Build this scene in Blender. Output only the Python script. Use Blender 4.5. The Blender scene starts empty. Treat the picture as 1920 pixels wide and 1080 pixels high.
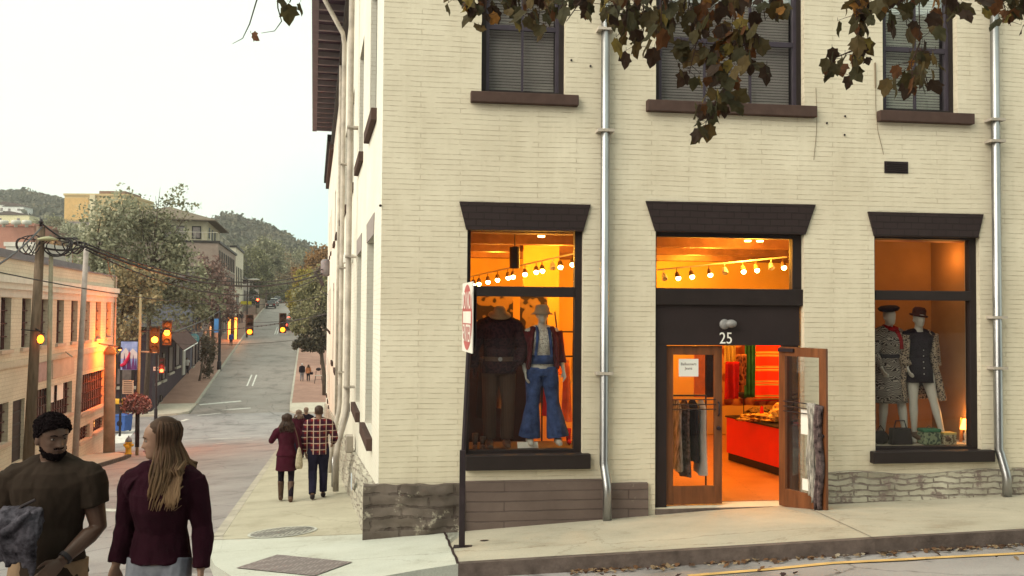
import bpy, bmesh, math, random
from mathutils import Vector, Matrix, noise
R = math.radians
S = bpy.context.scene
COL = S.collection
rnd = random.Random(7)
# ------------------------------------------------------------------ camera
FPX = 1600.0
cam_d = bpy.data.cameras.new('camera'); cam = bpy.data.objects.new('camera', cam_d); COL.objects.link(cam)
S.camera = cam
cam_d.sensor_width = 36; cam_d.lens = 36 * FPX / 1920; cam_d.clip_end = 6000; cam_d.clip_start = 0.05
CAMM = (Matrix.Rotation(R(90 + 1.72), 3, 'X') @ Matrix.Rotation(R(0.42), 3, 'Z'))
cam.rotation_euler = CAMM.to_euler()
S.render.resolution_x, S.render.resolution_y = 1024, 576

def ray(px, py):
    return CAMM @ Vector(((px - 960) / FPX, -(py - 540) / FPX, -1.0))
def P(px, py, D):
    r = ray(px, py); return r * (D / r.y)
# ------------------------------------------------------------------ frames
th, ph = R(13.1), R(7.3)
CX, CY = -1.8, 11.69
dv = Vector((-math.sin(th), math.cos(th), 0)); rv = Vector((math.cos(th), math.sin(th), 0))
uv_ = Vector((math.cos(ph), math.sin(ph), 0)); nv = Vector((math.sin(ph), -math.cos(ph), 0))
ZU = Vector((0, 0, 1))
C0 = Vector((CX, CY, 0))
class Frame:
    def __init__(s, o, x, y): s.o, s.x, s.y = Vector(o), Vector(x), Vector(y)
    def p(s, a, b, z): return s.o + s.x * a + s.y * b + ZU * z
    def loc(s, w):
        d = Vector(w) - s.o; d.z = 0
        # solve for non-orthogonal safe (frames are orthogonal)
        return d.dot(s.x), d.dot(s.y)
    def hit(s, px, py, off=0.0):
        r = ray(px, py); o = s.o + s.y * off
        t = o.dot(s.y) / r.dot(s.y); w = r * t
        return (w - s.o).dot(s.x), w.z
FF = Frame(C0, uv_, nv)          # front wall: x along wall, y outwards
SF = Frame(C0, dv, -rv)          # side wall: x down the street, y outwards
ST = Frame(C0, dv, rv)           # street frame (a, b)
WF = Frame((0, 0, 0), (1, 0, 0), (0, 1, 0))
def sm(x, a, b):
    t = min(1, max(0, (x - a) / (b - a))); return t * t * (3 - 2 * t)
def prof(a):
    if a < -16: return -3.06 + .14 * 16 + 0.0
    if a < 0: return -3.06 - .14 * a
    pts = [(0, -3.06), (48, -7.96), (53, -8.3), (58, -8.38), (63, -8.15), (150, -.5), (165, .55), (200, 2.1), (300, 5), (700, 12)]
    for (x0, z0), (x1, z1) in zip(pts, pts[1:]):
        if a <= x1: return z0 + (z1 - z0) * (a - x0) / (x1 - x0)
    return 12
def cross(b): return .045 * max(b, -16) if b < 4.8 else .216 + .01 * (min(b, 40) - 4.8)
def zsw(a, b): return prof(a) + cross(b) * (1 - sm(a, 38, 60))
def zrd(a, b): return zsw(a, b) - .15
def zw(x, y, up=0.0):
    a, b = ST.loc((x, y, 0)); return zrd(a, b) + up
def G(px, py, up=.15):
    """street (a, b) under a pixel, on the pavement (up=.15) or road (0) surface"""
    r = ray(px, py); t = 3.0; last = 0
    for i in range(1200):
        w = r * t; a, b = ST.loc(w)
        if w.z < zrd(a, b) + up: break
        last = t; t *= 1.01
    for i in range(30):
        m = (last + t) / 2; w = r * m; a, b = ST.loc(w)
        if w.z < zrd(a, b) + up: t = m
        else: last = m
    return a, b
# ------------------------------------------------------------------ tagging
def tag(o, label=None, cat=None, group=None, kind=None):
    if label: o['label'] = label
    if cat: o['category'] = cat
    if group: o['group'] = group
    if kind: o['kind'] = kind
    return o
def empty(name, loc=(0, 0, 0), rz=0, label=None, cat=None, group=None):
    o = bpy.data.objects.new(name, None); COL.objects.link(o); o.location = loc; o.rotation_euler = (0, 0, rz)
    o.empty_display_size = .2
    return tag(o, label, cat, group)
def copy_tree(o, parent=None):
    c = o.copy(); COL.objects.link(c)
    if parent is not None: c.parent = parent
    for ch in list(o.children): copy_tree(ch, c)
    return c
# ------------------------------------------------------------------ mesh builder
class MB:
    def __init__(s): s.v = []; s.f = []; s.m = []; s.cur = 0
    def add(s, vs, fs):
        n = len(s.v); s.v += [tuple(v) for v in vs]
        s.f += [tuple(i + n for i in f) for f in fs]; s.m += [s.cur] * len(fs); return s
    def box(s, a0, a1, b0, b1, z0, z1, F=WF):
        vs = [F.p(a, b, z) for z in (z0, z1) for b in (b0, b1) for a in (a0, a1)]
        return s.add(vs, [(0, 2, 3, 1), (4, 5, 7, 6), (0, 1, 5, 4), (2, 6, 7, 3), (0, 4, 6, 2), (1, 3, 7, 5)])
    def prism(s, poly, y0, y1, F=WF):
        """poly of (x, z) in frame F extruded along frame y"""
        n = len(poly)
        vs = [F.p(x, y0, z) for x, z in poly] + [F.p(x, y1, z) for x, z in poly]
        return s.add(vs, [tuple(range(n)), tuple(range(2 * n - 1, n - 1, -1))] + [(i, i + n, (i + 1) % n + n, (i + 1) % n) for i in range(n)])
    def slab(s, poly, z0, z1):
        """poly of world (x, y), z0/z1 numbers"""
        n = len(poly)
        vs = [(x, y, z0) for x, y in poly] + [(x, y, z1) for x, y in poly]
        return s.add(vs, [tuple(range(n - 1, -1, -1)), tuple(range(n, 2 * n))] + [(i, (i + 1) % n, (i + 1) % n + n, i + n) for i in range(n)])
    def tube(s, pts, rad, n=10, cap=True, ell=None, side=None):
        pts = [Vector(p) for p in pts]
        if not hasattr(rad, '__len__'): rad = [rad] * len(pts)
        vs = []; fs = []; prev = None
        for i, p in enumerate(pts):
            t = (pts[min(i + 1, len(pts) - 1)] - pts[max(i - 1, 0)])
            if t.length < 1e-9: t = Vector((0, 0, 1))
            t.normalize()
            if prev is None:
                x = Vector(side) if side is not None else (Vector((1, 0, 0)) if abs(t.x) < .9 else Vector((0, 1, 0)))
            else: x = prev
            x = (x - t * x.dot(t))
            if x.length < 1e-6: x = t.orthogonal()
            x.normalize(); prev = x; y = t.cross(x)
            r = rad[i]; rx, ry = (r if hasattr(r, '__len__') else (r, r))
            for k in range(n):
                a = 2 * math.pi * k / n
                vs.append(p + x * (rx * math.cos(a)) + y * (ry * math.sin(a)))
        for i in range(len(pts) - 1):
            for k in range(n):
                fs.append((i * n + k, i * n + (k + 1) % n, (i + 1) * n + (k + 1) % n, (i + 1) * n + k))
        if cap:
            fs.append(tuple(range(n - 1, -1, -1))); L = (len(pts) - 1) * n; fs.append(tuple(range(L, L + n)))
        return s.add(vs, fs)
    def lathe(s, prof_, c=(0, 0, 0), n=20, axis=None):
        c = Vector(c); M = Matrix.Identity(3)
        if axis is not None: M = Vector((0, 0, 1)).rotation_difference(Vector(axis)).to_matrix()
        vs = []; fs = []
        for r, z in prof_:
            for k in range(n):
                a = 2 * math.pi * k / n
                vs.append(c + M @ Vector((r * math.cos(a), r * math.sin(a), z)))
        for i in range(len(prof_) - 1):
            for k in range(n):
                fs.append((i * n + k, i * n + (k + 1) % n, (i + 1) * n + (k + 1) % n, (i + 1) * n + k))
        fs.append(tuple(range(n - 1, -1, -1))); L = (len(prof_) - 1) * n; fs.append(tuple(range(L, L + n)))
        return s.add(vs, fs)
    def ball(s, c, r, n=12, M=None):
        rx, ry, rz = r if hasattr(r, '__len__') else (r, r, r)
        c = Vector(c); vs = []; fs = []; m = max(5, n // 2 + 1)
        for i in range(1, m):
            t = math.pi * i / m
            for k in range(n):
                a = 2 * math.pi * k / n
                q = Vector((rx * math.sin(t) * math.cos(a), ry * math.sin(t) * math.sin(a), -rz * math.cos(t)))
                vs.append(c + (M @ q if M else q))
        q = Vector((0, 0, -rz)); vs.append(c + (M @ q if M else q)); q = -q; vs.append(c + (M @ q if M else q))
        for i in range(m - 2):
            for k in range(n): fs.append((i * n + k, i * n + (k + 1) % n, (i + 1) * n + (k + 1) % n, (i + 1) * n + k))
        b = len(vs) - 2
        for k in range(n):
            fs.append((b, (k + 1) % n, k)); L = (m - 2) * n; fs.append((b + 1, L + k, L + (k + 1) % n))
        return s.add(vs, fs)
    def grid(s, fn, nu, nv_):
        vs = [fn(i / nu, j / nv_) for j in range(nv_ + 1) for i in range(nu + 1)]
        fs = [(j * (nu + 1) + i, j * (nu + 1) + i + 1, (j + 1) * (nu + 1) + i + 1, (j + 1) * (nu + 1) + i) for j in range(nv_) for i in range(nu)]
        return s.add(vs, fs)
    def cloth(s, fn, nu, nv_, th_=.008):
        """thin solid sheet: grid fn plus an offset copy, closed"""
        g = [[Vector(fn(i / nu, j / nv_)) for i in range(nu + 1)] for j in range(nv_ + 1)]
        vs = []; W = nu + 1
        nm = (g[0][nu] - g[0][0]).cross(g[nv_][0] - g[0][0])
        nm = nm.normalized() if nm.length > 1e-9 else ZU
        for off in (0, th_):
            for j in range(nv_ + 1):
                for i in range(nu + 1): vs.append(g[j][i] + nm * off)
        N = W * (nv_ + 1); fs = []
        for j in range(nv_):
            for i in range(nu):
                a = j * W + i; fs.append((a, a + W, a + W + 1, a + 1)); fs.append((N + a, N + a + 1, N + a + W + 1, N + a + W))
        for i in range(nu):
            fs.append((i, i + 1, N + i + 1, N + i)); L = nv_ * W; fs.append((L + i + 1, L + i, N + L + i, N + L + i + 1))
        for j in range(nv_):
            a = j * W; fs.append((a + W, a, N + a, N + a + W)); a += nu; fs.append((a, a + W, N + a + W, N + a))
        return s.add(vs, fs)
    def build(s, name, mats, parent=None, smooth=False, bevel=0, F=None, uv=False, keep=False, remesh=0, smit=0, loc=None):
        me = bpy.data.meshes.new(name); me.from_pydata(s.v, [], s.f); me.update()
        if not isinstance(mats, (list, tuple)): mats = [mats]
        for m in mats: me.materials.append(m)
        if len(mats) > 1 and not remesh: me.polygons.foreach_set('material_index', s.m)
        if uv:
            F = F or WF; L = me.uv_layers.new(name='UVMap').data
            for pl in me.polygons:
                n = pl.normal; ax, ay, az = abs(n.dot(F.x)), abs(n.dot(F.y)), abs(n.z)
                for li in pl.loop_indices:
                    c = me.vertices[me.loops[li].vertex_index].co; q = c - F.o; x, y = q.dot(F.x), q.dot(F.y)
                    L[li].uv = (x, c.z) if ay >= ax and ay >= az else ((y, c.z) if ax >= az else (x, y))
        if smooth: me.polygons.foreach_set('use_smooth', [True] * len(me.polygons))
        o = bpy.data.objects.new(name, me); COL.objects.link(o)
        if loc is not None:
            o.location = loc
        if parent is not None: o.parent = parent
        if remesh:
            md = o.modifiers.new('r', 'REMESH'); md.mode = 'VOXEL'; md.voxel_size = remesh; md.use_smooth_shade = True
            if smit:
                m2 = o.modifiers.new('s', 'SMOOTH'); m2.factor = .5; m2.iterations = smit
            bake(o)
            for m in mats[:1]:
                if len(o.data.materials) == 0: o.data.materials.append(m)
            o.data.polygons.foreach_set('use_smooth', [True] * len(o.data.polygons))
        if bevel:
            md = o.modifiers.new('b', 'BEVEL'); md.width = bevel; md.segments = 2; md.limit_method = 'ANGLE'
        return o
def bake(o):
    dg = bpy.context.evaluated_depsgraph_get(); dg.update()
    me = bpy.data.meshes.new_from_object(o.evaluated_get(dg)); o.modifiers.clear(); o.data = me
def reorigin(o, loc):
    """world mesh under an empty at loc: keep it in place"""
    o.matrix_parent_inverse = Matrix.Translation(-Vector(loc)); return o
# ------------------------------------------------------------------ materials
def new_mat(name):
    m = bpy.data.materials.new(name); m.use_nodes = True; nt = m.node_tree
    return m, nt, nt.nodes['Principled BSDF']
def N(nt, typ, **kw):
    n = nt.nodes.new(typ)
    for k, v in kw.items():
        if k in n.inputs.keys() if isinstance(k, str) else False: n.inputs[k].default_value = v
        else:
            try: setattr(n, k, v)
            except Exception: n.inputs[k].default_value = v
    return n
def c4(c, k=1.0): return (min(1, c[0] * k), min(1, c[1] * k), min(1, c[2] * k), 1)
def lin(r, g, b):
    f = lambda x: (x / 255 / 12.92) if x / 255 <= .04045 else ((x / 255 + .055) / 1.055) ** 2.4
    return (f(r), f(g), f(b))
def ramp(nt, stops):
    r = nt.nodes.new('ShaderNodeValToRGB'); e = r.color_ramp.elements
    while len(e) > 1: e.remove(e[-1])
    e[0].position = stops[0][0]; e[0].color = c4(stops[0][1])
    for p_, c in stops[1:]:
        x = e.new(p_); x.color = c4(c)
    return r
def mat(name, base, rough=.8, var=.15, scale=3.0, bump=.0, bscale=None, metal=0, spec=None, base2=None, detail=5, coords='Object', stretch=None, isl=0, trans=0):
    if spec is None: spec = .3 if rough < .7 else .06
    m, nt, b = new_mat(name)
    tc = nt.nodes.new('ShaderNodeTexCoord'); src = tc.outputs[coords]
    if stretch:
        mp = nt.nodes.new('ShaderNodeMapping'); mp.inputs['Scale'].default_value = stretch; nt.links.new(src, mp.inputs[0]); src = mp.outputs[0]
    nz = N(nt, 'ShaderNodeTexNoise'); nz.inputs['Scale'].default_value = scale; nz.inputs['Detail'].default_value = detail; nz.inputs['Roughness'].default_value = .6
    nt.links.new(src, nz.inputs['Vector'])
    c2 = base2 or base
    r = ramp(nt, [(.3, [x * (1 - var) for x in base]), (.7, [min(1, x * (1 + var)) for x in c2])])
    nt.links.new(nz.outputs['Fac'], r.inputs[0]); out = r.outputs[0]
    if isl:
        g = nt.nodes.new('ShaderNodeNewGeometry'); hs = nt.nodes.new('ShaderNodeHueSaturation')
        mr = N(nt, 'ShaderNodeMapRange'); mr.inputs['To Min'].default_value = 1 - isl; mr.inputs['To Max'].default_value = 1 + isl
        nt.links.new(g.outputs['Random Per Island'], mr.inputs['Value']); nt.links.new(mr.outputs[0], hs.inputs['Value'])
        nt.links.new(out, hs.inputs['Color']); out = hs.outputs[0]
    nt.links.new(out, b.inputs['Base Color'])
    b.inputs['Roughness'].default_value = rough; b.inputs['Metallic'].default_value = metal; b.inputs['Specular IOR Level'].default_value = spec
    if bump:
        n2 = N(nt, 'ShaderNodeTexNoise'); n2.inputs['Scale'].default_value = bscale or scale * 6; n2.inputs['Detail'].default_value = 6
        nt.links.new(src, n2.inputs['Vector'])
        bp = nt.nodes.new('ShaderNodeBump'); bp.inputs['Strength'].default_value = 1; bp.inputs['Distance'].default_value = bump
        nt.links.new(n2.outputs['Fac'], bp.inputs['Height']); nt.links.new(bp.outputs[0], b.inputs['Normal'])
    return m
def emis(name, col, strength):
    m, nt, b = new_mat(name); b.inputs['Base Color'].default_value = c4(col); b.inputs['Emission Color'].default_value = c4(col); b.inputs['Emission Strength'].default_value = strength
    return m
def glass(name, tint=(1, 1, 1), refl=.25, rough=.02):
    """thin pane: mostly see-through, mirrors the street a little"""
    m = bpy.data.materials.new(name); m.use_nodes = True; nt = m.node_tree; nt.nodes.clear()
    out = nt.nodes.new('ShaderNodeOutputMaterial'); mx = nt.nodes.new('ShaderNodeMixShader')
    tr = nt.nodes.new('ShaderNodeBsdfTransparent'); tr.inputs[0].default_value = c4(tint)
    gl = nt.nodes.new('ShaderNodeBsdfGlossy'); gl.inputs['Roughness'].default_value = rough; gl.inputs[0].default_value = (1, 1, 1, 1)
    fr = nt.nodes.new('ShaderNodeFresnel'); fr.inputs[0].default_value = 1.45
    ad = N(nt, 'ShaderNodeMath', operation='MULTIPLY_ADD'); ad.inputs[1].default_value = .38; ad.inputs[2].default_value = refl
    nt.links.new(fr.outputs[0], ad.inputs[0]); nt.links.new(ad.outputs[0], mx.inputs[0])
    nt.links.new(tr.outputs[0], mx.inputs[1]); nt.links.new(gl.outputs[0], mx.inputs[2]); nt.links.new(mx.outputs[0], out.inputs[0])
    return m
def brick(name, c1, c2, mortar, bw=.21, bh=.072, msz=.007, bump=.004, rough=.75, mort_noise=.5, wear=None, coords='UV', sc=1.0, offs=.5, dirt=.15, streak=0, warp=.05):
    m, nt, b = new_mat(name)
    tc = nt.nodes.new('ShaderNodeTexCoord'); 
    wp = N(nt, 'ShaderNodeTexNoise'); wp.inputs['Scale'].default_value = .9; wp.inputs['Detail'].default_value = 4; nt.links.new(tc.outputs[coords], wp.inputs['Vector'])
    vm = N(nt, 'ShaderNodeVectorMath', operation='MULTIPLY_ADD'); vm.inputs[1].default_value = (warp, warp, 0); wp.inputs['Scale'].default_value = .9 if warp < .06 else 2.4
    nt.links.new(wp.outputs['Color'], vm.inputs[0]); nt.links.new(tc.outputs[coords], vm.inputs[2])
    br = nt.nodes.new('ShaderNodeTexBrick'); br.offset = offs
    br.inputs['Scale'].default_value = sc; br.inputs['Brick Width'].default_value = bw; br.inputs['Row Height'].default_value = bh
    br.inputs['Mortar Size'].default_value = msz; br.inputs['Mortar Smooth'].default_value = .35; br.inputs['Bias'].default_value = 0
    br.inputs['Color1'].default_value = c4(c1); br.inputs['Color2'].default_value = c4(c2); br.inputs['Mortar'].default_value = c4(mortar)
    nt.links.new(vm.outputs[0], br.inputs['Vector'])
    # patches where the paint hides the joints
    n1 = N(nt, 'ShaderNodeTexNoise'); n1.inputs['Scale'].default_value = 5.0; n1.inputs['Detail'].default_value = 6; n1.inputs['Roughness'].default_value = .7; nt.links.new(tc.outputs[coords], n1.inputs['Vector'])
    mr = N(nt, 'ShaderNodeMapRange'); mr.inputs['From Min'].default_value = .42; mr.inputs['From Max'].default_value = .66; mr.inputs['To Min'].default_value = 1 - mort_noise; mr.inputs['To Max'].default_value = 1
    nt.links.new(n1.outputs['Fac'], mr.inputs['Value'])
    mul = N(nt, 'ShaderNodeMath', operation='MULTIPLY'); nt.links.new(br.outputs['Fac'], mul.inputs[0]); nt.links.new(mr.outputs[0], mul.inputs[1])
    n2 = N(nt, 'ShaderNodeTexNoise'); n2.inputs['Scale'].default_value = .7; n2.inputs['Detail'].default_value = 7; n2.inputs['Roughness'].default_value = .65; nt.links.new(tc.outputs[coords], n2.inputs['Vector'])
    rp = ramp(nt, [(.3, [x * (1 - dirt) for x in c1]), (.7, c2)]); nt.links.new(n2.outputs['Fac'], rp.inputs[0])
    mx = N(nt, 'ShaderNodeMix', data_type='RGBA'); nt.links.new(mul.outputs[0], mx.inputs['Factor'])
    nt.links.new(rp.outputs[0], mx.inputs[6]); mx.inputs[7].default_value = c4(mortar); col = mx.outputs[2]
    if wear:  # (colour, threshold): stains of another colour with a shape of their own
        n3 = N(nt, 'ShaderNodeTexNoise'); n3.inputs['Scale'].default_value = wear[2]; n3.inputs['Detail'].default_value = 8; n3.inputs['Roughness'].default_value = .75; nt.links.new(tc.outputs[coords], n3.inputs['Vector'])
        m3 = N(nt, 'ShaderNodeMapRange'); m3.inputs['From Min'].default_value = wear[1]; m3.inputs['From Max'].default_value = wear[1] + .06; nt.links.new(n3.outputs['Fac'], m3.inputs['Value'])
        m4 = N(nt, 'ShaderNodeMix', data_type='RGBA'); nt.links.new(m3.outputs[0], m4.inputs['Factor']); nt.links.new(col, m4.inputs[6]); m4.inputs[7].default_value = c4(wear[0]); col = m4.outputs[2]
    if streak:  # rain drips and grime, long and narrow
        mp = nt.nodes.new('ShaderNodeMapping'); mp.inputs['Scale'].default_value = (3.2, .22, 1); nt.links.new(tc.outputs[coords], mp.inputs[0])
        n5 = N(nt, 'ShaderNodeTexNoise'); n5.inputs['Scale'].default_value = 1.3; n5.inputs['Detail'].default_value = 7; n5.inputs['Roughness'].default_value = .7; nt.links.new(mp.outputs[0], n5.inputs['Vector'])
        r5 = ramp(nt, [(.36, (1 - streak, 1 - streak * 1.1, 1 - streak * 1.35)), (.52, (1, 1, 1))]); nt.links.new(n5.outputs['Fac'], r5.inputs[0])
        m6 = N(nt, 'ShaderNodeMix', data_type='RGBA', blend_type='MULTIPLY'); m6.inputs['Factor'].default_value = 1; nt.links.new(col, m6.inputs[6]); nt.links.new(r5.outputs[0], m6.inputs[7]); col = m6.outputs[2]
    nt.links.new(col, b.inputs['Base Color'])
    inv = N(nt, 'ShaderNodeMath', operation='MULTIPLY'); inv.inputs[1].default_value = -1; nt.links.new(mul.outputs[0], inv.inputs[0])
    ad = N(nt, 'ShaderNodeMath', operation='MULTIPLY_ADD'); ad.inputs[1].default_value = .38; nt.links.new(n1.outputs['Fac'], ad.inputs[0]); nt.links.new(inv.outputs[0], ad.inputs[2])
    bp = nt.nodes.new('ShaderNodeBump'); bp.inputs['Strength'].default_value = 1; bp.inputs['Distance'].default_value = bump
    nt.links.new(ad.outputs[0], bp.inputs['Height']); nt.links.new(bp.outputs[0], b.inputs['Normal'])
    b.inputs['Roughness'].default_value = rough; b.inputs['Specular IOR Level'].default_value = .25
    return m
def text_mesh(body, size, name, m, parent, M, ext=.002, font=None, sx=1.0, align='CENTER'):
    cu = bpy.data.curves.new(name, 'FONT'); cu.body = body; cu.size = size; cu.extrude = ext; cu.align_x = align; cu.align_y = 'CENTER'; cu.resolution_u = 4
    o = bpy.data.objects.new(name, cu); COL.objects.link(o)
    dg = bpy.context.evaluated_depsgraph_get(); dg.update(); me = bpy.data.meshes.new_from_object(o.evaluated_get(dg))
    bpy.data.objects.remove(o)
    me.transform(Matrix.Diagonal((sx, 1, 1, 1))); me.transform(M); me.materials.clear(); me.materials.append(m)
    o = bpy.data.objects.new(name, me); COL.objects.link(o)
    if parent is not None: o.parent = parent
    return o
def fmat(F, a, z, off, flip=False):
    """4x4: local x->frame x, local y->up, local z->frame outwards"""
    x = F.x if not flip else -F.x
    M = Matrix((x, ZU, F.y)).transposed().to_4x4(); M.translation = F.p(a, off, z); return M
# ------------------------------------------------------------------ world and light
S.view_settings.view_transform = 'Standard'; S.view_settings.look = 'None'; S.view_settings.gamma = 1; S.view_settings.exposure = .94
S.cycles.use_denoising = True
S.cycles.max_bounces = 6; S.cycles.diffuse_bounces = 3; S.cycles.glossy_bounces = 3; S.cycles.transparent_max_bounces = 12; S.cycles.transmission_bounces = 4
S.cycles.sample_clamp_indirect = 4; S.cycles.caustics_reflective = False; S.cycles.caustics_refractive = False
SUNV = Vector((-.80, -.50, .62)).normalized()
w = bpy.data.worlds.new('World'); S.world = w; w.use_nodes = True; nt = w.node_tree
bg = nt.nodes['Background']
sk = nt.nodes.new('ShaderNodeTexSky'); sk.sky_type = 'NISHITA'; sk.sun_disc = False
sk.sun_elevation = math.asin(SUNV.z); sk.sun_rotation = math.atan2(SUNV.x, SUNV.y)
tc = nt.nodes.new('ShaderNodeTexCoord'); mp = nt.nodes.new('ShaderNodeMapping'); mp.inputs['Scale'].default_value = (1, 1, 3.5)
nt.links.new(tc.outputs['Generated'], mp.inputs[0])
nz = N(nt, 'ShaderNodeTexNoise'); nz.inputs['Scale'].default_value = 1.6; nz.inputs['Detail'].default_value = 5; nt.links.new(mp.outputs[0], nz.inputs['Vector'])
cl = ramp(nt, [(.3, (.56, .64, .53)), (.7, (.60, .66, .56))]); nt.links.new(nz.outputs['Fac'], cl.inputs[0])
dim = N(nt, 'ShaderNodeMix', data_type='RGBA', blend_type='MULTIPLY'); dim.inputs['Factor'].default_value = 1; dim.inputs[7].default_value = (.1, .1, .1, 1)
nt.links.new(sk.outputs[0], dim.inputs[6])
# clear blue gap low over the ridge, down the street
sp = nt.nodes.new('ShaderNodeVectorMath'); sp.operation = 'DISTANCE'; sp.inputs[1].default_value = P(640, 470, 100).normalized()
nt.links.new(tc.outputs['Generated'], sp.inputs[0])
gap = N(nt, 'ShaderNodeMapRange', interpolation_type='SMOOTHSTEP'); gap.inputs['From Min'].default_value = .012; gap.inputs['From Max'].default_value = .16; gap.inputs['To Min'].default_value = 1; gap.inputs['To Max'].default_value = 0
nt.links.new(sp.outputs['Value'], gap.inputs['Value'])
blu = N(nt, 'ShaderNodeMix', data_type='RGBA'); blu.inputs[7].default_value = (.44, .60, .56, 1); nt.links.new(gap.outputs[0], blu.inputs['Factor']); nt.links.new(cl.outputs[0], blu.inputs[6])
mx = N(nt, 'ShaderNodeMix', data_type='RGBA'); mx.inputs['Factor'].default_value = .93; nt.links.new(dim.outputs[2], mx.inputs[6]); nt.links.new(blu.outputs[2], mx.inputs[7])
nt.links.new(mx.outputs[2], bg.inputs['Color']); bg.inputs['Strength'].default_value = 1.0
ld = bpy.data.lights.new('sun', 'SUN'); ld.energy = 2.3; ld.angle = R(60); ld.color = (1, .90, .74)
lo = bpy.data.objects.new('sun', ld); COL.objects.link(lo); lo.rotation_euler = (-SUNV).to_track_quat('-Z', 'Y').to_euler()
# ------------------------------------------------------------------ materials
M = {}
M['cream'] = brick('painted_brick', (.69, .61, .47), (.77, .70, .56), (.56, .475, .35), bump=.011, mort_noise=.95, dirt=.10, msz=.0056, bw=1.1, streak=.05)
M['white_brick'] = brick('side_painted_brick', (.74, .70, .61), (.80, .77, .68), (.58, .53, .44), bump=.004, mort_noise=.8, dirt=.08, bw=.9)
M['cream2'] = brick('left_brick', (.62, .54, .43), (.70, .62, .50), (.46, .38, .30), bump=.004, mort_noise=.5, dirt=.15, bw=.3, bh=.14, msz=.012)
M['soldier'] = brick('soldier_brick', (.026, .016, .017), (.034, .021, .022), (.015, .010, .010), bw=.22, bh=.095, bump=.008, mort_noise=.3, msz=.008)
M['trim'] = mat('purple_brown_paint', (.018, .0115, .0115), .55, .2, 4, bump=.001)
M['trim2'] = mat('aubergine_panel_paint', (.022, .0135, .0145), .6, .15, 3, bump=.001)
M['sill'] = mat('brown_stone_sill', (.080, .051, .044), .8, .15, 6, bump=.003)
M['plinth'] = brick('brown_stone_plinth', (.13, .10, .085), (.20, .16, .135), (.075, .052, .045), warp=.16, bw=.75, bh=.15, msz=.020, bump=.03, mort_noise=.95, wear=((.38, .34, .27), .57, 3.0), dirt=.55)
M['plinth_band'] = brick('smooth_cement_plinth', (.13, .092, .082), (.175, .13, .115), (.085, .06, .055), bw=3.5, bh=.135, msz=.010, bump=.008, mort_noise=.5, wear=((.33, .29, .24), .64, 1.6), dirt=.2)
M['stone_light'] = brick('pale_ledge_stone', (.34, .30, .24), (.62, .58, .47), (.16, .12, .11), warp=.16, bw=.42, bh=.085, msz=.014, bump=.03, mort_noise=.5, wear=((.22, .17, .15), .53, 3.2), dirt=.5)
M['stone_side'] = brick('pale_rubble_stone', (.40, .36, .29), (.66, .62, .52), (.20, .16, .14), warp=.16, bw=.45, bh=.09, msz=.012, bump=.03, mort_noise=.6, wear=((.24, .19, .17), .56, 2.6), dirt=.45)
M['asphalt'] = None
def asphalt(name, c, patch):
    m, nt, b = new_mat(name); tc = nt.nodes.new('ShaderNodeTexCoord')
    n1 = N(nt, 'ShaderNodeTexNoise'); n1.inputs['Scale'].default_value = .35; n1.inputs['Detail'].default_value = 9; n1.inputs['Roughness'].default_value = .68
    nt.links.new(tc.outputs['Object'], n1.inputs['Vector'])
    r = ramp(nt, [(.36, [x * .62 for x in c]), (.47, c), (.7, patch)]); nt.links.new(n1.outputs['Fac'], r.inputs[0])
    n2 = N(nt, 'ShaderNodeTexNoise'); n2.inputs['Scale'].default_value = 90; n2.inputs['Detail'].default_value = 3; nt.links.new(tc.outputs['Object'], n2.inputs['Vector'])
    r2 = ramp(nt, [(.3, (.72, .72, .72)), (.72, (1.0, 1.0, 1.0))]); nt.links.new(n2.outputs['Fac'], r2.inputs[0])
    mx = N(nt, 'ShaderNodeMix', data_type='RGBA', blend_type='MULTIPLY'); mx.inputs['Factor'].default_value = 1; nt.links.new(r.outputs[0], mx.inputs[6]); nt.links.new(r2.outputs[0], mx.inputs[7])
    # cracks: thin voronoi edges, only in patches
    vo = nt.nodes.new('ShaderNodeTexVoronoi'); vo.feature = 'DISTANCE_TO_EDGE'; vo.inputs['Scale'].default_value = .45
    vm = N(nt, 'ShaderNodeVectorMath', operation='MULTIPLY_ADD'); vm.inputs[1].default_value = (1.2, 1.2, 0); nt.links.new(n1.outputs['Color'], vm.inputs[0]); nt.links.new(tc.outputs['Object'], vm.inputs[2]); nt.links.new(vm.outputs[0], vo.inputs['Vector'])
    cr = N(nt, 'ShaderNodeMapRange'); cr.inputs['From Min'].default_value = .002; cr.inputs['From Max'].default_value = .012; cr.inputs['To Min'].default_value = .55; cr.inputs['To Max'].default_value = 1; nt.links.new(vo.outputs['Distance'], cr.inputs['Value'])
    m2 = N(nt, 'ShaderNodeVectorMath', operation='SCALE'); nt.links.new(mx.outputs[2], m2.inputs[0]); nt.links.new(cr.outputs[0], m2.inputs['Scale'])
    nt.links.new(m2.outputs[0], b.inputs['Base Color']); b.inputs['Roughness'].default_value = .62; b.inputs['Specular IOR Level'].default_value = .4
    bp = nt.nodes.new('ShaderNodeBump'); bp.inputs['Strength'].default_value = .8; bp.inputs['Distance'].default_value = .006; nt.links.new(n2.outputs['Fac'], bp.inputs['Height']); nt.links.new(bp.outputs[0], b.inputs['Normal'])
    return m
M['asphalt'] = asphalt('street_asphalt', (.34, .31, .31), (.44, .41, .41))
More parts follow.
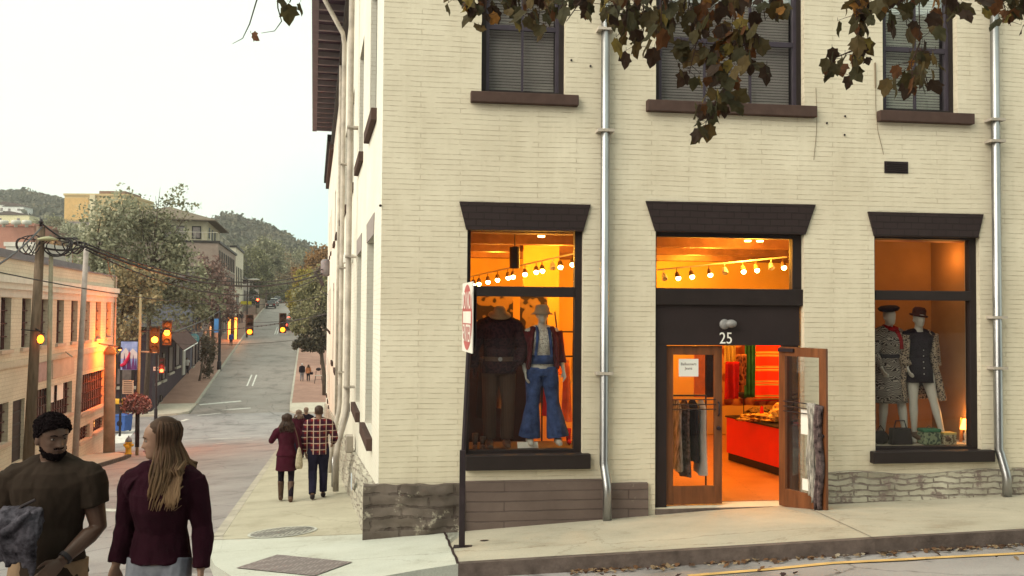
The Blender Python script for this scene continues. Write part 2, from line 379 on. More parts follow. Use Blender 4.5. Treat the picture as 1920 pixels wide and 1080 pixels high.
def concrete(name, c, c2, stain):
    m, nt, b = new_mat(name); tc = nt.nodes.new('ShaderNodeTexCoord')
    n1 = N(nt, 'ShaderNodeTexNoise'); n1.inputs['Scale'].default_value = .9; n1.inputs['Detail'].default_value = 10; n1.inputs['Roughness'].default_value = .7; nt.links.new(tc.outputs['Object'], n1.inputs['Vector'])
    r = ramp(nt, [(.34, stain), (.46, c), (.66, c2)]); nt.links.new(n1.outputs['Fac'], r.inputs[0])
    n2 = N(nt, 'ShaderNodeTexNoise'); n2.inputs['Scale'].default_value = 55; n2.inputs['Detail'].default_value = 4; nt.links.new(tc.outputs['Object'], n2.inputs['Vector'])
    r2 = ramp(nt, [(.3, (.84, .84, .84)), (.7, (1, 1, 1))]); nt.links.new(n2.outputs['Fac'], r2.inputs[0])
    mx = N(nt, 'ShaderNodeMix', data_type='RGBA', blend_type='MULTIPLY'); mx.inputs['Factor'].default_value = 1; nt.links.new(r.outputs[0], mx.inputs[6]); nt.links.new(r2.outputs[0], mx.inputs[7])
    vo = nt.nodes.new('ShaderNodeTexVoronoi'); vo.inputs['Scale'].default_value = 2.6; nt.links.new(tc.outputs['Object'], vo.inputs['Vector'])   # trodden gum and spots
    vr = ramp(nt, [(.035, (.62, .60, .58)), (.05, (1, 1, 1))]); nt.links.new(vo.outputs['Distance'], vr.inputs[0])
    vc = nt.nodes.new('ShaderNodeTexVoronoi'); vc.feature = 'DISTANCE_TO_EDGE'; vc.inputs['Scale'].default_value = .38; va = N(nt, 'ShaderNodeVectorMath', operation='MULTIPLY_ADD'); va.inputs[1].default_value = (1.1, 1.1, 0); nt.links.new(n1.outputs['Color'], va.inputs[0]); nt.links.new(tc.outputs['Object'], va.inputs[2]); nt.links.new(va.outputs[0], vc.inputs['Vector'])
    vk = ramp(nt, [(.0015, (.66, .62, .60)), (.004, (1, 1, 1))]); nt.links.new(vc.outputs['Distance'], vk.inputs[0])
    for e_ in (vr, vk):
        m8 = N(nt, 'ShaderNodeMix', data_type='RGBA', blend_type='MULTIPLY'); m8.inputs['Factor'].default_value = 1; nt.links.new(mx.outputs[2], m8.inputs[6]); nt.links.new(e_.outputs[0], m8.inputs[7]); mx = m8
    nt.links.new(mx.outputs[2], b.inputs['Base Color']); b.inputs['Roughness'].default_value = .8; b.inputs['Specular IOR Level'].default_value = .2
    bp = nt.nodes.new('ShaderNodeBump'); bp.inputs['Strength'].default_value = .6; bp.inputs['Distance'].default_value = .004; nt.links.new(n2.outputs['Fac'], bp.inputs['Height']); nt.links.new(bp.outputs[0], b.inputs['Normal'])
    return m
M['conc_front'] = concrete('front_pavement_concrete', (.45, .41, .33), (.52, .475, .385), (.35, .31, .24))
M['conc_ramp'] = concrete('corner_pavement_concrete', (.56, .565, .50), (.62, .63, .57), (.46, .455, .39))
M['conc_side'] = concrete('side_pavement_concrete', (.50, .46, .36), (.57, .53, .42), (.42, .38, .29))
M['conc_left'] = concrete('far_pavement_concrete', (.60, .53, .44), (.66, .60, .50), (.50, .44, .35))
M['kerb'] = mat('kerb_stone', (.125, .098, .088), .9, .35, 5, bump=.006)
M['kerb_pale'] = mat('kerb_concrete', (.46, .42, .36), .9, .2, 3, bump=.004)
M['redbrick_walk'] = brick('red_paver_walk', (.36, .20, .16), (.44, .26, .20), (.30, .18, .14), bw=.4, bh=.2, msz=.01, bump=.002, coords='Object')
M['paint_white'] = mat('worn_white_paint', (.68, .66, .62), .7, .2, 5)
M['paint_yellow'] = mat('worn_yellow_paint', (.62, .40, .16), .7, .2, 5)
M['joint'] = mat('dark_joint', (.045, .03, .03), .9, .3, 8)
M['galv'] = mat('galvanised_metal', (.36, .36, .37), .34, .25, 2.5, metal=1, bump=.0006, stretch=(1, 1, .3))
M['galv_paint'] = mat('painted_downpipe', (.42, .37, .32), .55, .3, 3, bump=.001)
M['black'] = mat('black_metal', (.022, .014, .018), .5, .3, 6)
M['dkwood'] = mat('weathered_pole_wood', (.16, .115, .085), .9, .35, 3, bump=.004, stretch=(3, 3, .4))
M['soil'] = mat('bare_ground', (.20, .17, .12), .95, .3, .2)
# ------------------------------------------------------------------ ground, roads, pavements
def drape(name, fn, nu, nv_, z, m, label=None, uv=False, parent=None):
    """fn(u,v)->(a,b); z(a,b) -> height"""
    def g(u, v):
        a, b = fn(u, v); p = ST.p(a, b, 0); return (p.x, p.y, z(a, b))
    return tag(MB().grid(g, nu, nv_).build(name, m, smooth=True), kind='structure')
L = lambda x0, x1, t: x0 + (x1 - x0) * t
drape('ground', lambda u, v: (L(-90, 620, v), L(-300, 400, u)), 84, 162, lambda a, b: zrd(a, b) - .5, M['soil'])
drape('road', lambda u, v: (L(-40, 62, v), L(-75, 70, u)), 145, 102, zrd, M['asphalt'])
drape('uphill_road', lambda u, v: (L(61.9, 330, v), L(-10.55, -2.75, u)), 8, 135, lambda a, b: zrd(a, b) + .004, asphalt('uphill_asphalt', (.31, .265, .24), (.37, .325, .30)))
def strip(name, pairs, n, m, zf=zsw, up=0, skirt=.32, skm=None):
    mb = MB()
    vs = []; W = n + 1
    for (ia, ib), (oa, ob) in pairs:
        for k in range(W):
            t = k / n; a, b = L(ia, oa, t), L(ib, ob, t); p = ST.p(a, b, 0); vs.append((p.x, p.y, zf(a, b) + up))
    fs = [(j * W + i, (j + 1) * W + i, (j + 1) * W + i + 1, j * W + i + 1) for j in range(len(pairs) - 1) for i in range(n)]
    mb.add(vs, fs)
    if skirt:
        base = len(vs); ring = [j * W for j in range(len(pairs))] + [(len(pairs) - 1) * W + i for i in range(1, W)] + [j * W + n for j in range(len(pairs) - 2, -1, -1)] + [i for i in range(n - 1, 0, -1)]
        mb.add([(vs[i][0], vs[i][1], vs[i][2] - skirt) for i in ring], [])
        for q in range(len(ring)):
            a0, a1 = ring[q], ring[(q + 1) % len(ring)]; mb.f.append((a0, base + q, base + (q + 1) % len(ring), a1)); mb.m.append(0)
    o = mb.build(name, m, smooth=False); return tag(o, kind='structure')
def dens(pairs, n=6):
    out = []
    for (i0, o0), (i1, o1) in zip(pairs, pairs[1:]):
        for k in range(n): t = k / n; out.append(((L(i0[0], i1[0], t), L(i0[1], i1[1], t)), (L(o0[0], o1[0], t), L(o0[1], o1[1], t))))
    return out + [pairs[-1]]
cor = [G(*p) for p in ((400, 1013), (391, 1034), (402, 1060), (440, 1084), (520, 1104), (620, 1102), (712, 1082), (785, 1069), (859, 1058))]
fr = [G(*p) for p in ((1060, 1046), (1250, 1035), (1640, 1011), (1920, 995))]
da, db = (fr[-1][0] - fr[0][0]), (fr[-1][1] - fr[0][1])
fr.append((fr[-1][0] + da * 1.2, fr[-1][1] + db * 1.2)); fr[-1] = (fr[-1][0], fr[-1][1])
def onwall(s): w_ = FF.p(s, 0, 0); return ST.loc(w_)
inn_side0 = (0.35, 0.1)
side_pairs = [((46.2, .1), (46.2, -2.3))] + [((a, .1), (a, -2.3)) for a in (40, 32, 24, 16, 10, 6, 3, 1.5)] + [((.9, .1), ((cor[0][0] + .4), -2.3)), (inn_side0, cor[0])]
s830 = FF.loc(ST.p(*G(830, 990), 0))[0]
ramp_pairs = [(inn_side0, cor[0]), ((.25, .15), cor[1]), ((.2, .2), cor[2]), ((.15, .3), cor[3]), ((.1, .4), cor[4]), (onwall(.7), cor[5]), (onwall(1.0), cor[6]), (onwall(1.2), cor[7]), (onwall(s830), cor[8])]
front_pairs = [(onwall(s830), cor[8]), (onwall(3.0), fr[0]), (onwall(4.6), fr[1]), (onwall(7.2), fr[2]), (onwall(9.3), fr[3]), (onwall(20), fr[4])]
def shorten(prs, w_=.15):
    out = []
    for i_, o_ in prs:
        d = math.hypot(o_[0] - i_[0], o_[1] - i_[1]); t = 1 - w_ / d; out.append((i_, (L(i_[0], o_[0], t), L(i_[1], o_[1], t))))
    return out
def kerbp(prs, w_=.15): return [(s_[1], p_[1]) for s_, p_ in zip(shorten(prs, w_), prs)]
def smoothz(a, b): return zsw(a, b)
strip('side_pavement', dens(shorten(side_pairs), 8), 5, M['conc_side'])
strip('corner_pavement', dens(shorten(ramp_pairs), 5), 8, M['conc_ramp'])
strip('front_pavement', dens(shorten(front_pairs), 8), 6, M['conc_front'])
strip('side_kerb', dens(kerbp(side_pairs), 8), 1, M['kerb_pale'], up=.004)
strip('corner_kerb', dens(kerbp(ramp_pairs), 5), 1, M['conc_ramp'], up=.003)
strip('front_kerb', dens(kerbp(front_pairs), 8), 1, M['kerb'], up=.004)
# opposite pavement, left of the street
left_pairs = [((a, -11.3), (a, -8.85)) for a in (2, 6, 10, 14, 18, 22, 26)] + [((28.5, -11.3), (28.6, -9.2)), ((29.2, -11.3), (30.4, -10.2)), ((29.6, -11.5), (31.2, -11.4)), ((30, -13), (31.6, -13.6)), ((30.0, -60), (31.6, -60))]
left_pairs = [((a, -12.6), (a, -8.85)) for a in (-6, 2, 6, 10, 14, 18, 22, 26, 29)] + [((31.5, -12.6), (31.4, -9.1)), ((32.6, -12.6), (33.6, -10.0)), ((32.8, -12.8), (34.7, -11.8)), ((32.9, -14), (35, -14)), ((33, -60), (35, -60))]
strip('left_pavement', dens(shorten(left_pairs), 5), 5, M['conc_left'])
strip('left_kerb', dens(kerbp(left_pairs), 5), 1, M['kerb'], up=.004)
# beyond the cross street
fl = [((62.4, -60), (61.0, -60)), ((62.4, -16), (61.0, -16)), ((62.4, -14.2), (61.0, -13)), ((62.6, -13.6), (61.5, -11.4)), ((64, -13.6), (62.6, -10.7)), ((66, -13.6), (66, -10.55))]
strip('far_corner_pavement', dens(fl, 5), 5, M['conc_left'])
strip('left_brick_pavement', dens([((66, -13.6), (66, -10.7))] + [((a, -13.6), (a, -10.7)) for a in range(76, 330, 10)], 3), 3, M['redbrick_walk'])
strip('uphill_left_kerb', dens([((66, -10.7), (66, -10.5))] + [((a, -10.7), (a, -10.5)) for a in range(76, 330, 10)], 3), 1, M['kerb_pale'], up=.004)
strip('far_right_corner_pavement', dens([((61, 0.8), (61, -2.2)), ((62, .8), (62, -2.7)), ((65.5, .8), (65.5, -2.75))], 4), 3, M['conc_left'])
strip('right_brick_pavement', dens([((65.5, .8), (65.5, -2.6))] + [((a, .8), (a, -2.6)) for a in range(76, 330, 10)], 3), 3, M['redbrick_walk'])
strip('uphill_right_kerb', dens([((65.5, -2.6), (65.5, -2.78))] + [((a, -2.6), (a, -2.78)) for a in range(76, 330, 10)], 3), 1, M['kerb_pale'], up=.004)
# joints and painted markings (thin sheets laid over the slabs)
def line(name, p0, p1, w_, m, zf, up=.008, n=12, wob=0):
    (a0, b0), (a1, b1) = p0, p1; d = math.hypot(a1 - a0, b1 - b0); na, nb = -(b1 - b0) / d * w_ / 2, (a1 - a0) / d * w_ / 2
    rr = random.Random(int(a0 * 100)); off = [rr.uniform(-wob, wob) for _ in range(n + 1)]
    def g(u, v):
        k = round(v * n); a, b = L(a0, a1, v) + na * ((u * 2 - 1) + off[k]), L(b0, b1, v) + nb * ((u * 2 - 1) + off[k]); p = ST.p(a, b, 0); return (p.x, p.y, zf(a, b) + up)
    return tag(MB().grid(g, 1, n).build(name, m), kind='structure')
jw = M['joint']
line('pavement_joint', onwall(s830), cor[8], .03, jw, zsw, wob=.5)
line('pavement_joint', inn_side0, cor[0], .012, jw, zsw)
a_, b_ = G(1640, 1011); line('pavement_joint', onwall(FF.loc(ST.p(*G(1562, 958), 0))[0]), (a_, b_), .008, M['kerb'], zsw, wob=.8)
for aa in (4.5, 9, 13.5, 18): line('pavement_joint', (aa, .1), (aa, -2.3), .01, M['kerb'], zsw)
def mk(px0, py0, px1, py1, w_, m=None, up=.009, n=14, name='road_marking'):
    return line(name, G(px0, py0, 0), G(px1, py1, 0), w_, m or M['paint_white'], zrd, up=up, n=n)
yl = [G(px, py, 0) for px, py in ((1290, 1081), (1450, 1068), (1560, 1057), (1700, 1050), (1930, 1038))]
for p0, p1 in zip(yl, yl[1:]): line('yellow_road_line', p0, p1, .11, M['paint_yellow'], zrd, up=.009, n=10)
mk(374, 759, 452, 752, .45); mk(374, 772, 470, 765, .3)
mk(370, 779, 420, 774, .2)
for x0, y0, x1, y1 in ((463, 724, 472, 703), (473, 724, 481, 703), (515, 627, 520, 613), (519, 627, 524, 613)): mk(x0, y0, x1, y1, .14, n=30, up=.014)
mk(390, 823, 470, 821, .25); mk(440, 828, 475, 826, .2); mk(405, 832, 425, 831, .2); mk(345, 826, 380, 824, .2)
mk(497, 768, 514, 768, .5); mk(340, 790, 352, 786, .35); mk(183, 956, 225, 958, .3)
mk(215, 832, 240, 806, 1.0)
# ------------------------------------------------------------------ corner building
def fs(px, py=600): return FF.hit(px, py)[0]
def fz(px, py): return FF.hit(px, py)[1]
M['glass'] = glass('shop_glass', (.97, .97, .96), .0)
M['glass_up'] = glass('upper_glass', (.95, .95, .94), .12)
M['glass_side'] = glass('side_glass', (.3, .3, .3), .35)
M['wood_door'] = mat('varnished_door_wood', (.16, .055, .020), .4, .35, 2.2, bump=.001, stretch=(6, 6, .8), spec=.4)
M['wood_floor'] = brick('orange_floorboards', (.50, .20, .06), (.62, .27, .09), (.20, .07, .02), bw=1.9, bh=.09, msz=.004, bump=.001, mort_noise=.2, coords='Object', rough=.4)
M['plaster_in'] = mat('ochre_plaster', (.66, .42, .11), .85, .15, .8)
M['brownwall'] = mat('tan_partition', (.30, .165, .065), .85, .15, 1.2)
M['ceil_in'] = mat('dark_ceiling_boards', (.12, .065, .04), .8, .3, 2, stretch=(1, 6, 1))
M['void'] = mat('dim_room_wall', (.10, .085, .09), .9, .2, 1)
M['blind'] = None
def stripes(name, c1, c2, scale, axis='Z', rough=.8, dist=0.0, metal=0, sharp=False):
    m, nt, b = new_mat(name); tc = nt.nodes.new('ShaderNodeTexCoord'); wv = nt.nodes.new('ShaderNodeTexWave'); wv.bands_direction = axis
    wv.inputs['Scale'].default_value = scale; wv.inputs['Distortion'].default_value = dist; wv.inputs['Detail'].default_value = 3; nt.links.new(tc.outputs['Object'], wv.inputs['Vector'])
    st = [(.0, c1), (1, c2)] if not sharp else [(.45, c1), (.55, c2)]
    r = ramp(nt, st); nt.links.new(wv.outputs['Fac'], r.inputs[0]); nt.links.new(r.outputs[0], b.inputs['Base Color']); b.inputs['Roughness'].default_value = rough; b.inputs['Metallic'].default_value = metal; b.inputs['Specular IOR Level'].default_value = .06
    return m
M['blind'] = stripes('slatted_blind', (.10, .10, .105), (.17, .165, .165), 9, 'Z')
M['blind_lit'] = stripes('pale_slatted_blind', (.36, .40, .38), (.50, .54, .50), 9, 'Z')
B = empty('corner_building', FF.p(0, 0, -3.2), 0, 'cream painted brick corner shop building with dark lintels and number 25 door', 'building')
def bp_(mb, name, m, parent=B, **k):
    o = mb.build(name, m, **k)
    o.parent = parent
    if parent is B: o.matrix_parent_inverse = B.matrix_world.inverted() if False else Matrix.Translation(-B.location)
    return o
def wall_with_holes(F, s0, s1, z0, z1, holes, t_out=0.0, t_in=-.35):
    ss = sorted(set([s0, s1] + [h[0] for h in holes] + [h[1] for h in holes])); zs = sorted(set([z0, z1] + [h[2] for h in holes] + [h[3] for h in holes]))
    ss = [s for s in ss if s0 <= s <= s1]; zs = [z for z in zs if z0 <= z <= z1]
    def hole(i, j):
        if i < 0 or j < 0 or i >= len(ss) - 1 or j >= len(zs) - 1: return None
        cs, cz = (ss[i] + ss[i + 1]) / 2, (zs[j] + zs[j + 1]) / 2
        return any(h[0] < cs < h[1] and h[2] < cz < h[3] for h in holes)
    mb = MB()
    for i in range(len(ss) - 1):
        for j in range(len(zs) - 1):
            if hole(i, j): continue
            a, b, c, d = ss[i], ss[i + 1], zs[j], zs[j + 1]
            mb.add([F.p(a, t_out, c), F.p(b, t_out, c), F.p(b, t_out, d), F.p(a, t_out, d)], [(0, 1, 2, 3)])
            mb.add([F.p(a, t_in, c), F.p(b, t_in, c), F.p(b, t_in, d), F.p(a, t_in, d)], [(3, 2, 1, 0)])
            if hole(i + 1, j) is not False: mb.add([F.p(b, t_out, c), F.p(b, t_in, c), F.p(b, t_in, d), F.p(b, t_out, d)], [(0, 1, 2, 3)])
            if hole(i - 1, j) is not False: mb.add([F.p(a, t_out, c), F.p(a, t_in, c), F.p(a, t_in, d), F.p(a, t_out, d)], [(3, 2, 1, 0)])
            if hole(i, j + 1) is not False: mb.add([F.p(a, t_out, d), F.p(b, t_out, d), F.p(b, t_in, d), F.p(a, t_in, d)], [(0, 1, 2, 3)])
            if hole(i, j - 1) is not False: mb.add([F.p(a, t_out, c), F.p(b, t_out, c), F.p(b, t_in, c), F.p(a, t_in, c)], [(3, 2, 1, 0)])
    return mb
EAVE = 9.07; BASE = -3.9
H1 = (fs(875), fs(1093), fz(985, 852), fz(985, 424))
H2 = (fs(1229), fs(1508), fz(1365, 951), fz(1365, 436))
H3 = (fs(1640), fs(1838), fz(1740, 846), fz(1740, 441))
U1 = (fs(903, 100), fs(1060, 100), fz(980, 178), fz(980, 178) + 2.2)
U2 = (fs(1230, 100), fs(1508, 100), fz(1370, 200), fz(1370, 200) + 2.2)
U3 = (fs(1655, 100), fs(1795, 100), fz(1730, 212), fz(1730, 212) + 2.2)
H4 = (H3[0] + 4.6, H3[1] + 4.6, H3[2], H3[3]); U4 = (U3[0] + 4.6, U3[1] + 4.6, U3[2], U3[3])
FLOOR = H2[2]
bp_(wall_with_holes(FF, .004, 15, BASE, EAVE, [H1, H2, H3, U1, U2, U3, H4, U4], 0, -.35), 'front_wall', M['cream'], uv=True, F=FF)
sideH = [(a, a + 1.7, -1.9, 1.2) for a in (1.45, 4.9)] + [(a, a + 1.5, -2.2, 1.0) for a in (9.3, 15.5, 21.5, 27.0)] + [(a, a + 1.6, 3.1, 5.4) for a in (1.3, 4.9, 8.9, 13.2, 17.5, 21.8, 26.1)]
bp_(wall_with_holes(SF, .0, 31.8, -8.2, EAVE, sideH, 0, -.35), 'side_wall', M['white_brick'], uv=True, F=SF)
bp_(MB().box(0.4, 14.9, -11.8, -12, BASE, EAVE, FF).box(14.7, 15, -.36, -11.8, BASE, EAVE, FF), 'rear_wall', M['cream'], uv=True, F=FF)
# roof, soffit, brackets, fascia
rf = bp_(MB().box(-.3, 31.8, -.2, 1.0, EAVE + .34, EAVE + .5, SF).box(-.5, 15.4, -12, .45, EAVE + .36, EAVE + .55, FF), 'roof', M['trim'])
bp_(MB().box(-.3, 31.8, -.1, 1.0, EAVE + .16, EAVE + .30, SF).box(-.45, 15.4, .002, .4, EAVE, EAVE + .3, FF), 'soffit', mat('aubergine_soffit', (.085, .050, .075), .7, .2, 3), rf)
bp_(MB().box(-.3, 31.85, .85, 1.06, EAVE - .02, EAVE + .36, SF), 'fascia', mat('mauve_fascia', (.15, .105, .125), .6, .15, 3), rf)
M['bracket'] = mat('pale_eave_bracket', (.30, .24, .26), .7, .1, 3)
for k in range(33):
    a = .5 + k * .97
    bp_(MB().box(a, a + .12, .0, .85, EAVE - .02, EAVE + .16, SF), 'eave_bracket', M['bracket'], rf)
mb = MB().box(0.01, 31.7, .004, .10, EAVE - .55, EAVE - .05, SF).box(0.01, 31.7, .004, .16, EAVE - .68, EAVE - .55, SF)
bp_(mb, 'frieze_board', M['trim2'])
# lintels (flared, dark soldier brick), proud of the wall
def lintel(pts, name='lintel'):
    poly = [FF.hit(*p) for p in pts]
    bp_(MB().prism(poly, -.16, .035, FF), name, M['soldier'], uv=True, F=FF, bevel=.006)
lintel([(874, 431), (1093, 434), (1107, 384), (861, 378)])
lintel([(1228, 434), (1509, 440), (1528, 384), (1210, 377)])
lintel([(1638, 443), (1832, 446), (1842, 402), (1626, 397)])
def sillf(x0, x1, ya, yb, nm='window_sill', m='sill', t=.10):
    cx_ = (x0 + x1) / 2; bp_(MB().box(FF.hit(x0, ya)[0], FF.hit(x1, ya)[0], -.16, t, fz(cx_, yb), fz(cx_, ya), FF), nm, M[m], bevel=.012)
sillf(882, 1083, 177, 197); sillf(1211, 1527, 195, 216); sillf(1644, 1820, 212, 232)
sillf(872, 1105, 851, 879, m='trim'); sillf(1631, 1858, 844, 866, m='trim')
# upper sash windows
def sash(F, h, mull, nm='sash_window', gm='glass_up', bm='blind', rec=-.10, extra=None):
    s0, s1, z0, z1 = h; f = .075
    mb = MB().box(s0 + .002, s0 + f, rec - .10, rec, z0 + .002, z1 - .002, F).box(s1 - f, s1 - .002, rec - .10, rec, z0 + .002, z1 - .002, F).box(s0 + f, s1 - f, rec - .10, rec, z1 - f, z1 - .002, F).box(s0 + f, s1 - f, rec - .10, rec, z0 + .002, z0 + f, F)
    zm = z0 + (z1 - z0) * .45
    w_ = bp_(mb, nm, M['trim'], bevel=.004)
    mb = MB().box(s0 + f, s1 - f, rec - .08, rec - .02, zm - .035, zm + .035, F)
    for k in range(1, mull): x = s0 + f + (s1 - s0 - 2 * f) * k / mull; mb.box(x - .016, x + .016, rec - .07, rec - .03, z0 + f, z1 - f, F)
    for a, b in ((s0 + f, s0 + f + .045), (s1 - f - .045, s1 - f)): mb.box(a, b, rec - .085, rec - .012, z0 + f, z1 - f, F)
    bp_(mb, 'sash_bars', mat('slate_sash_paint', (.045, .035, .05), .5, .2, 5) if 'sashm' not in M else M['sashm'], w_)
    bp_(MB().box(s0 + f, s1 - f, rec - .056, rec - .050, z0 + f, z1 - f, F), 'pane', M[gm], w_)
    mb = MB(); z = z0 + f + .01
    while z < z1 - f:
        mb.box(s0 + f + .05, s1 - f - .05, rec - .17, rec - .155, z, z + .030, F); z += .042
    bp_(mb, 'blind', M[bm], w_)
    bp_(MB().box(s0 - .3, s1 + .3, rec - .6, rec - .58, z0 - .3, z1 + .3, F), 'dark_room_wall', M['void'], w_)
    return w_
M['sashm'] = mat('slate_sash_paint', (.045, .035, .05), .5, .2, 5)
M['blindm'] = mat('grey_blind_slats', (.60, .555, .53), .7, .1, 3)
M['blind'] = M['blindm']; M['blind_pale'] = mat('pale_blind_slats', (.85, .88, .80), .7, .1, 3)
sash(FF, U1, 2); sash(FF, U2, 3); sash(FF, U3, 2, bm='blind_pale'); sash(FF, U4, 2)
for k, h in enumerate(sideH): 
    if k > 5: sash(SF, h, 1)
    else:
        s0, s1, z0, z1 = h
        w_ = bp_(MB().box(s0 + .002, s0 + .08, -.34, -.2, z0, z1, SF).box(s1 - .08, s1 - .002, -.34, -.2, z0, z1, SF).box(s0 + .08, s1 - .08, -.34, -.2, z1 - .1, z1 - .002, SF).box(s0 + .08, s1 - .08, -.34, -.2, z0 + .002, z0 + .1, SF).box(s0 + .08, s1 - .08, -.33, -.22, .4, .5, SF), 'side_window', M['trim'])
        bp_(MB().box(s0 + .08, s1 - .08, -.29, -.28, z0 + .1, z1 - .1, SF), 'pane', M['glass_side'], w_)
        bp_(MB().box(s0 - .2, s1 + .2, -.62, -.6, z0 - .2, z1 + .2, SF), 'dark_room_wall', M['void'], w_)
for s0, s1, z0, z1 in sideH:
    bp_(MB().box(s0 - .15, s1 + .15, -.2, .09, z0 - .19, z0 - .002, SF), 'window_sill', M['sill'], bevel=.01)
    if z0 < 0: bp_(MB().prism([(s0, z1 + .001), (s1, z1 + .001), (s1 + .1, z1 + .33), (s0 - .1, z1 + .33)], -.15, .012, SF), 'lintel', mat('grey_lintel', (.30, .26, .25), .8, .1, 4), uv=True, F=SF)
# stone base
V_ = Vector
def stone(F, s0, s1, ztop, zbot, t0, t1, amp, m, name, freq=1.6, rows=10):
    n = min(700, max(4, int((s1 - s0) / .045))); rows = int(rows * 1.8)
    def g(u, v):
        s = L(s0, s1, u); zt, zb = ztop(s), zbot(s); z = L(zb, zt, v); t = L(t1, t0, v)
        q = F.p(s, 0, z); k = .8 * noise.fractal(q * freq * 1.6, .8, 2.1, 4) + .8 * noise.fractal(V_((q.x * 2.2, q.y * 2.2, q.z * 9)), .7, 2.2, 3) + .6 * noise.noise(Vector((s * .7, z * 7, 3)))
        edge = min(1, u * n / 2, (1 - u) * n / 2)
        return F.p(s, t + amp * k * edge, z + .5 * amp * noise.noise(q * 3) * (v > .99))
    mb = MB().grid(g, n, rows)
    def top(u, v): s = L(s0, s1, u); a = g(u, 1); b = F.p(s, -.05, ztop(s) + .02); return a.lerp(b, v)
    mb.grid(top, n, 1)
    for u in (0, 1):
        def side(a, b, u=u): s = L(s0, s1, u); return g(u, b).lerp(F.p(s, -.05, L(zbot(s), ztop(s), b)), a)
        mb.grid(side, 1, rows)
    return bp_(mb, name, m, uv=True, F=F, smooth=True)
zt = fz(900, 904)
stone(FF, -.20, fs(872), lambda s: zt - .02 + .02 * noise.noise(V_((s * 6, 0, 0))), lambda s: -3.45, .07, .15, .055, M['plinth'], 'rough_stone_base')
stone(FF, fs(868), fs(1128), lambda s: zt + .01, lambda s: -3.4, .055, .065, .004, M['plinth_band'], 'cement_base', rows=14)
stone(FF, fs(1128), fs(1214), lambda s: fz(1180, 906), lambda s: -3.3, .06, .10, .018, M['plinth_band'], 'cement_base')
zl = fz(1700, 886)
stone(FF, fs(1512), 9.4, lambda s: zl + .03 * math.sin(s * 3), lambda s: -3.2, .045, .09, .02, M['stone_light'], 'ledge_stone_base', rows=12)
stone(FF, 9.4, 15, lambda s: zl + .03, lambda s: -3.2, .045, .09, .02, M['stone_light'], 'ledge_stone_base', rows=10)
stone(SF, -.03, 46, lambda s: -2.40 - .078 * s, lambda s: prof(s) - .35, .07, .19, .035, M['stone_side'], 'rubble_stone_base', rows=12)
# vent, wall nails, hanging wires
zc = fz(1680, 314)
v = bp_(MB().box(fs(1658, 314), fs(1702, 314), -.01, .012, fz(1680, 325), fz(1680, 303), FF), 'vent', M['black'])
mb = MB()
for k in range(5): z = L(fz(1680, 323), fz(1680, 305), (k + .5) / 5); mb.box(fs(1661, 314), fs(1699, 314), .012, .03, z - .008, z + .008, FF)
bp_(mb, 'vent_slat', M['trim2'], v)
def wallwire(pts, r=.004): bp_(MB().tube([FF.p(FF.hit(*p)[0], .012, FF.hit(*p)[1]) for p in pts], r, 5), 'dangling_wire', mat('old_wire', (.22, .17, .12), .8, .1, 4) if 'ow' not in M else M['ow'])
M['ow'] = mat('old_wire', (.22, .17, .12), .8, .1, 4)
wallwire([(1529, 165), (1531, 215), (1530, 250), (1525, 300)]); wallwire([(1641, 118), (1641, 200), (1645, 245), (1656, 290)])
wallwire([(1640, 118), (1641, 165)], .012)
for p in ((1584, 218), (1583, 253), (1550, 231), (1107, 124), (1071, 113)): q = FF.hit(*p); bp_(MB().ball(FF.p(q[0], .01, q[1]), .016, 8), 'wall_fixing', M['black'])
q = FF.hit(727, 386); bp_(MB().ball(FF.p(q[0] - .1, .01, q[1]), .02, 8), 'wall_fixing', M['black'])
# down pipes
def pipe(F, pts, r, m, name='down_pipe', n=14, brk=()):
    o = bp_(MB().tube([F.p(*p) for p in pts], r, n), name, m, smooth=True)
    for (s, z, t) in brk: bp_(MB().box(s - r * 1.9, s + r * 1.9, 0, t + r + .008, z - .02, z + .02, F), 'pipe_bracket', M['galv_paint'], o)
    return o
def pz(px, py): return FF.hit(px, py, .10)
s1_ = pz(1134, 500)[0]; k1, k2, k3 = pz(1134, 868)[1], pz(1136, 905)[1], pz(1137, 972)[1]
pipe(FF, [(s1_, .09, EAVE), (s1_, .09, k1), (s1_ + .005, .11, k1 - .06), (s1_ + .02, .20, k2 - .02), (s1_ + .02, .22, k2 - .08), (s1_ + .02, .22, k3 - .02)], .062, M['galv'], brk=[(s1_, pz(1134, z)[1], .09) for z in (245, 700, 55)])
s2_ = pz(1870, 500)[0]; k1, k2, k3 = pz(1878, 842)[1], pz(1882, 885)[1], pz(1888, 925)[1]
pipe(FF, [(s2_, .09, EAVE), (s2_, .09, k1), (s2_ + .01, .11, k1 - .06), (s2_ + .03, .2, k2), (s2_ + .03, .22, k2 - .07), (s2_ + .03, .22, k3 - .02)], .062, M['galv'], brk=[(s2_, pz(1870, z)[1], .09) for z in (225, 265, 595, 690)])
for a in (6.9, 11.6):
    top = [(a, .85, EAVE + .05), (a, .78, EAVE - .5), (a, .22, EAVE - 1.5), (a, .17, EAVE - 1.8)]
    gz = prof(a - 1.0)
    pipe(SF, top + [(a, .17, gz + 1.75), (a - .15, .2, gz + 1.5), (a - .6, .36, gz + .95), (a - .8, .40, gz + .7), (a - .85, .40, gz + .02)], .062, M['galv_paint'], brk=[(a, z, .17) for z in (4, 1.2, -1.6)])
for a, r in ((17.5, .05),): pipe(SF, [(a, .1, EAVE - .7), (a, .1, prof(a) + .1)], r, M['galv_paint'])
pipe(SF, [(7.7, .12, 2.0), (7.7, .12, -2.3), (7.6, .3, -2.9), (7.2, .42, -3.2), (7.2, .42, prof(7.2) + .02)], .045, M['galv'], 'conduit')
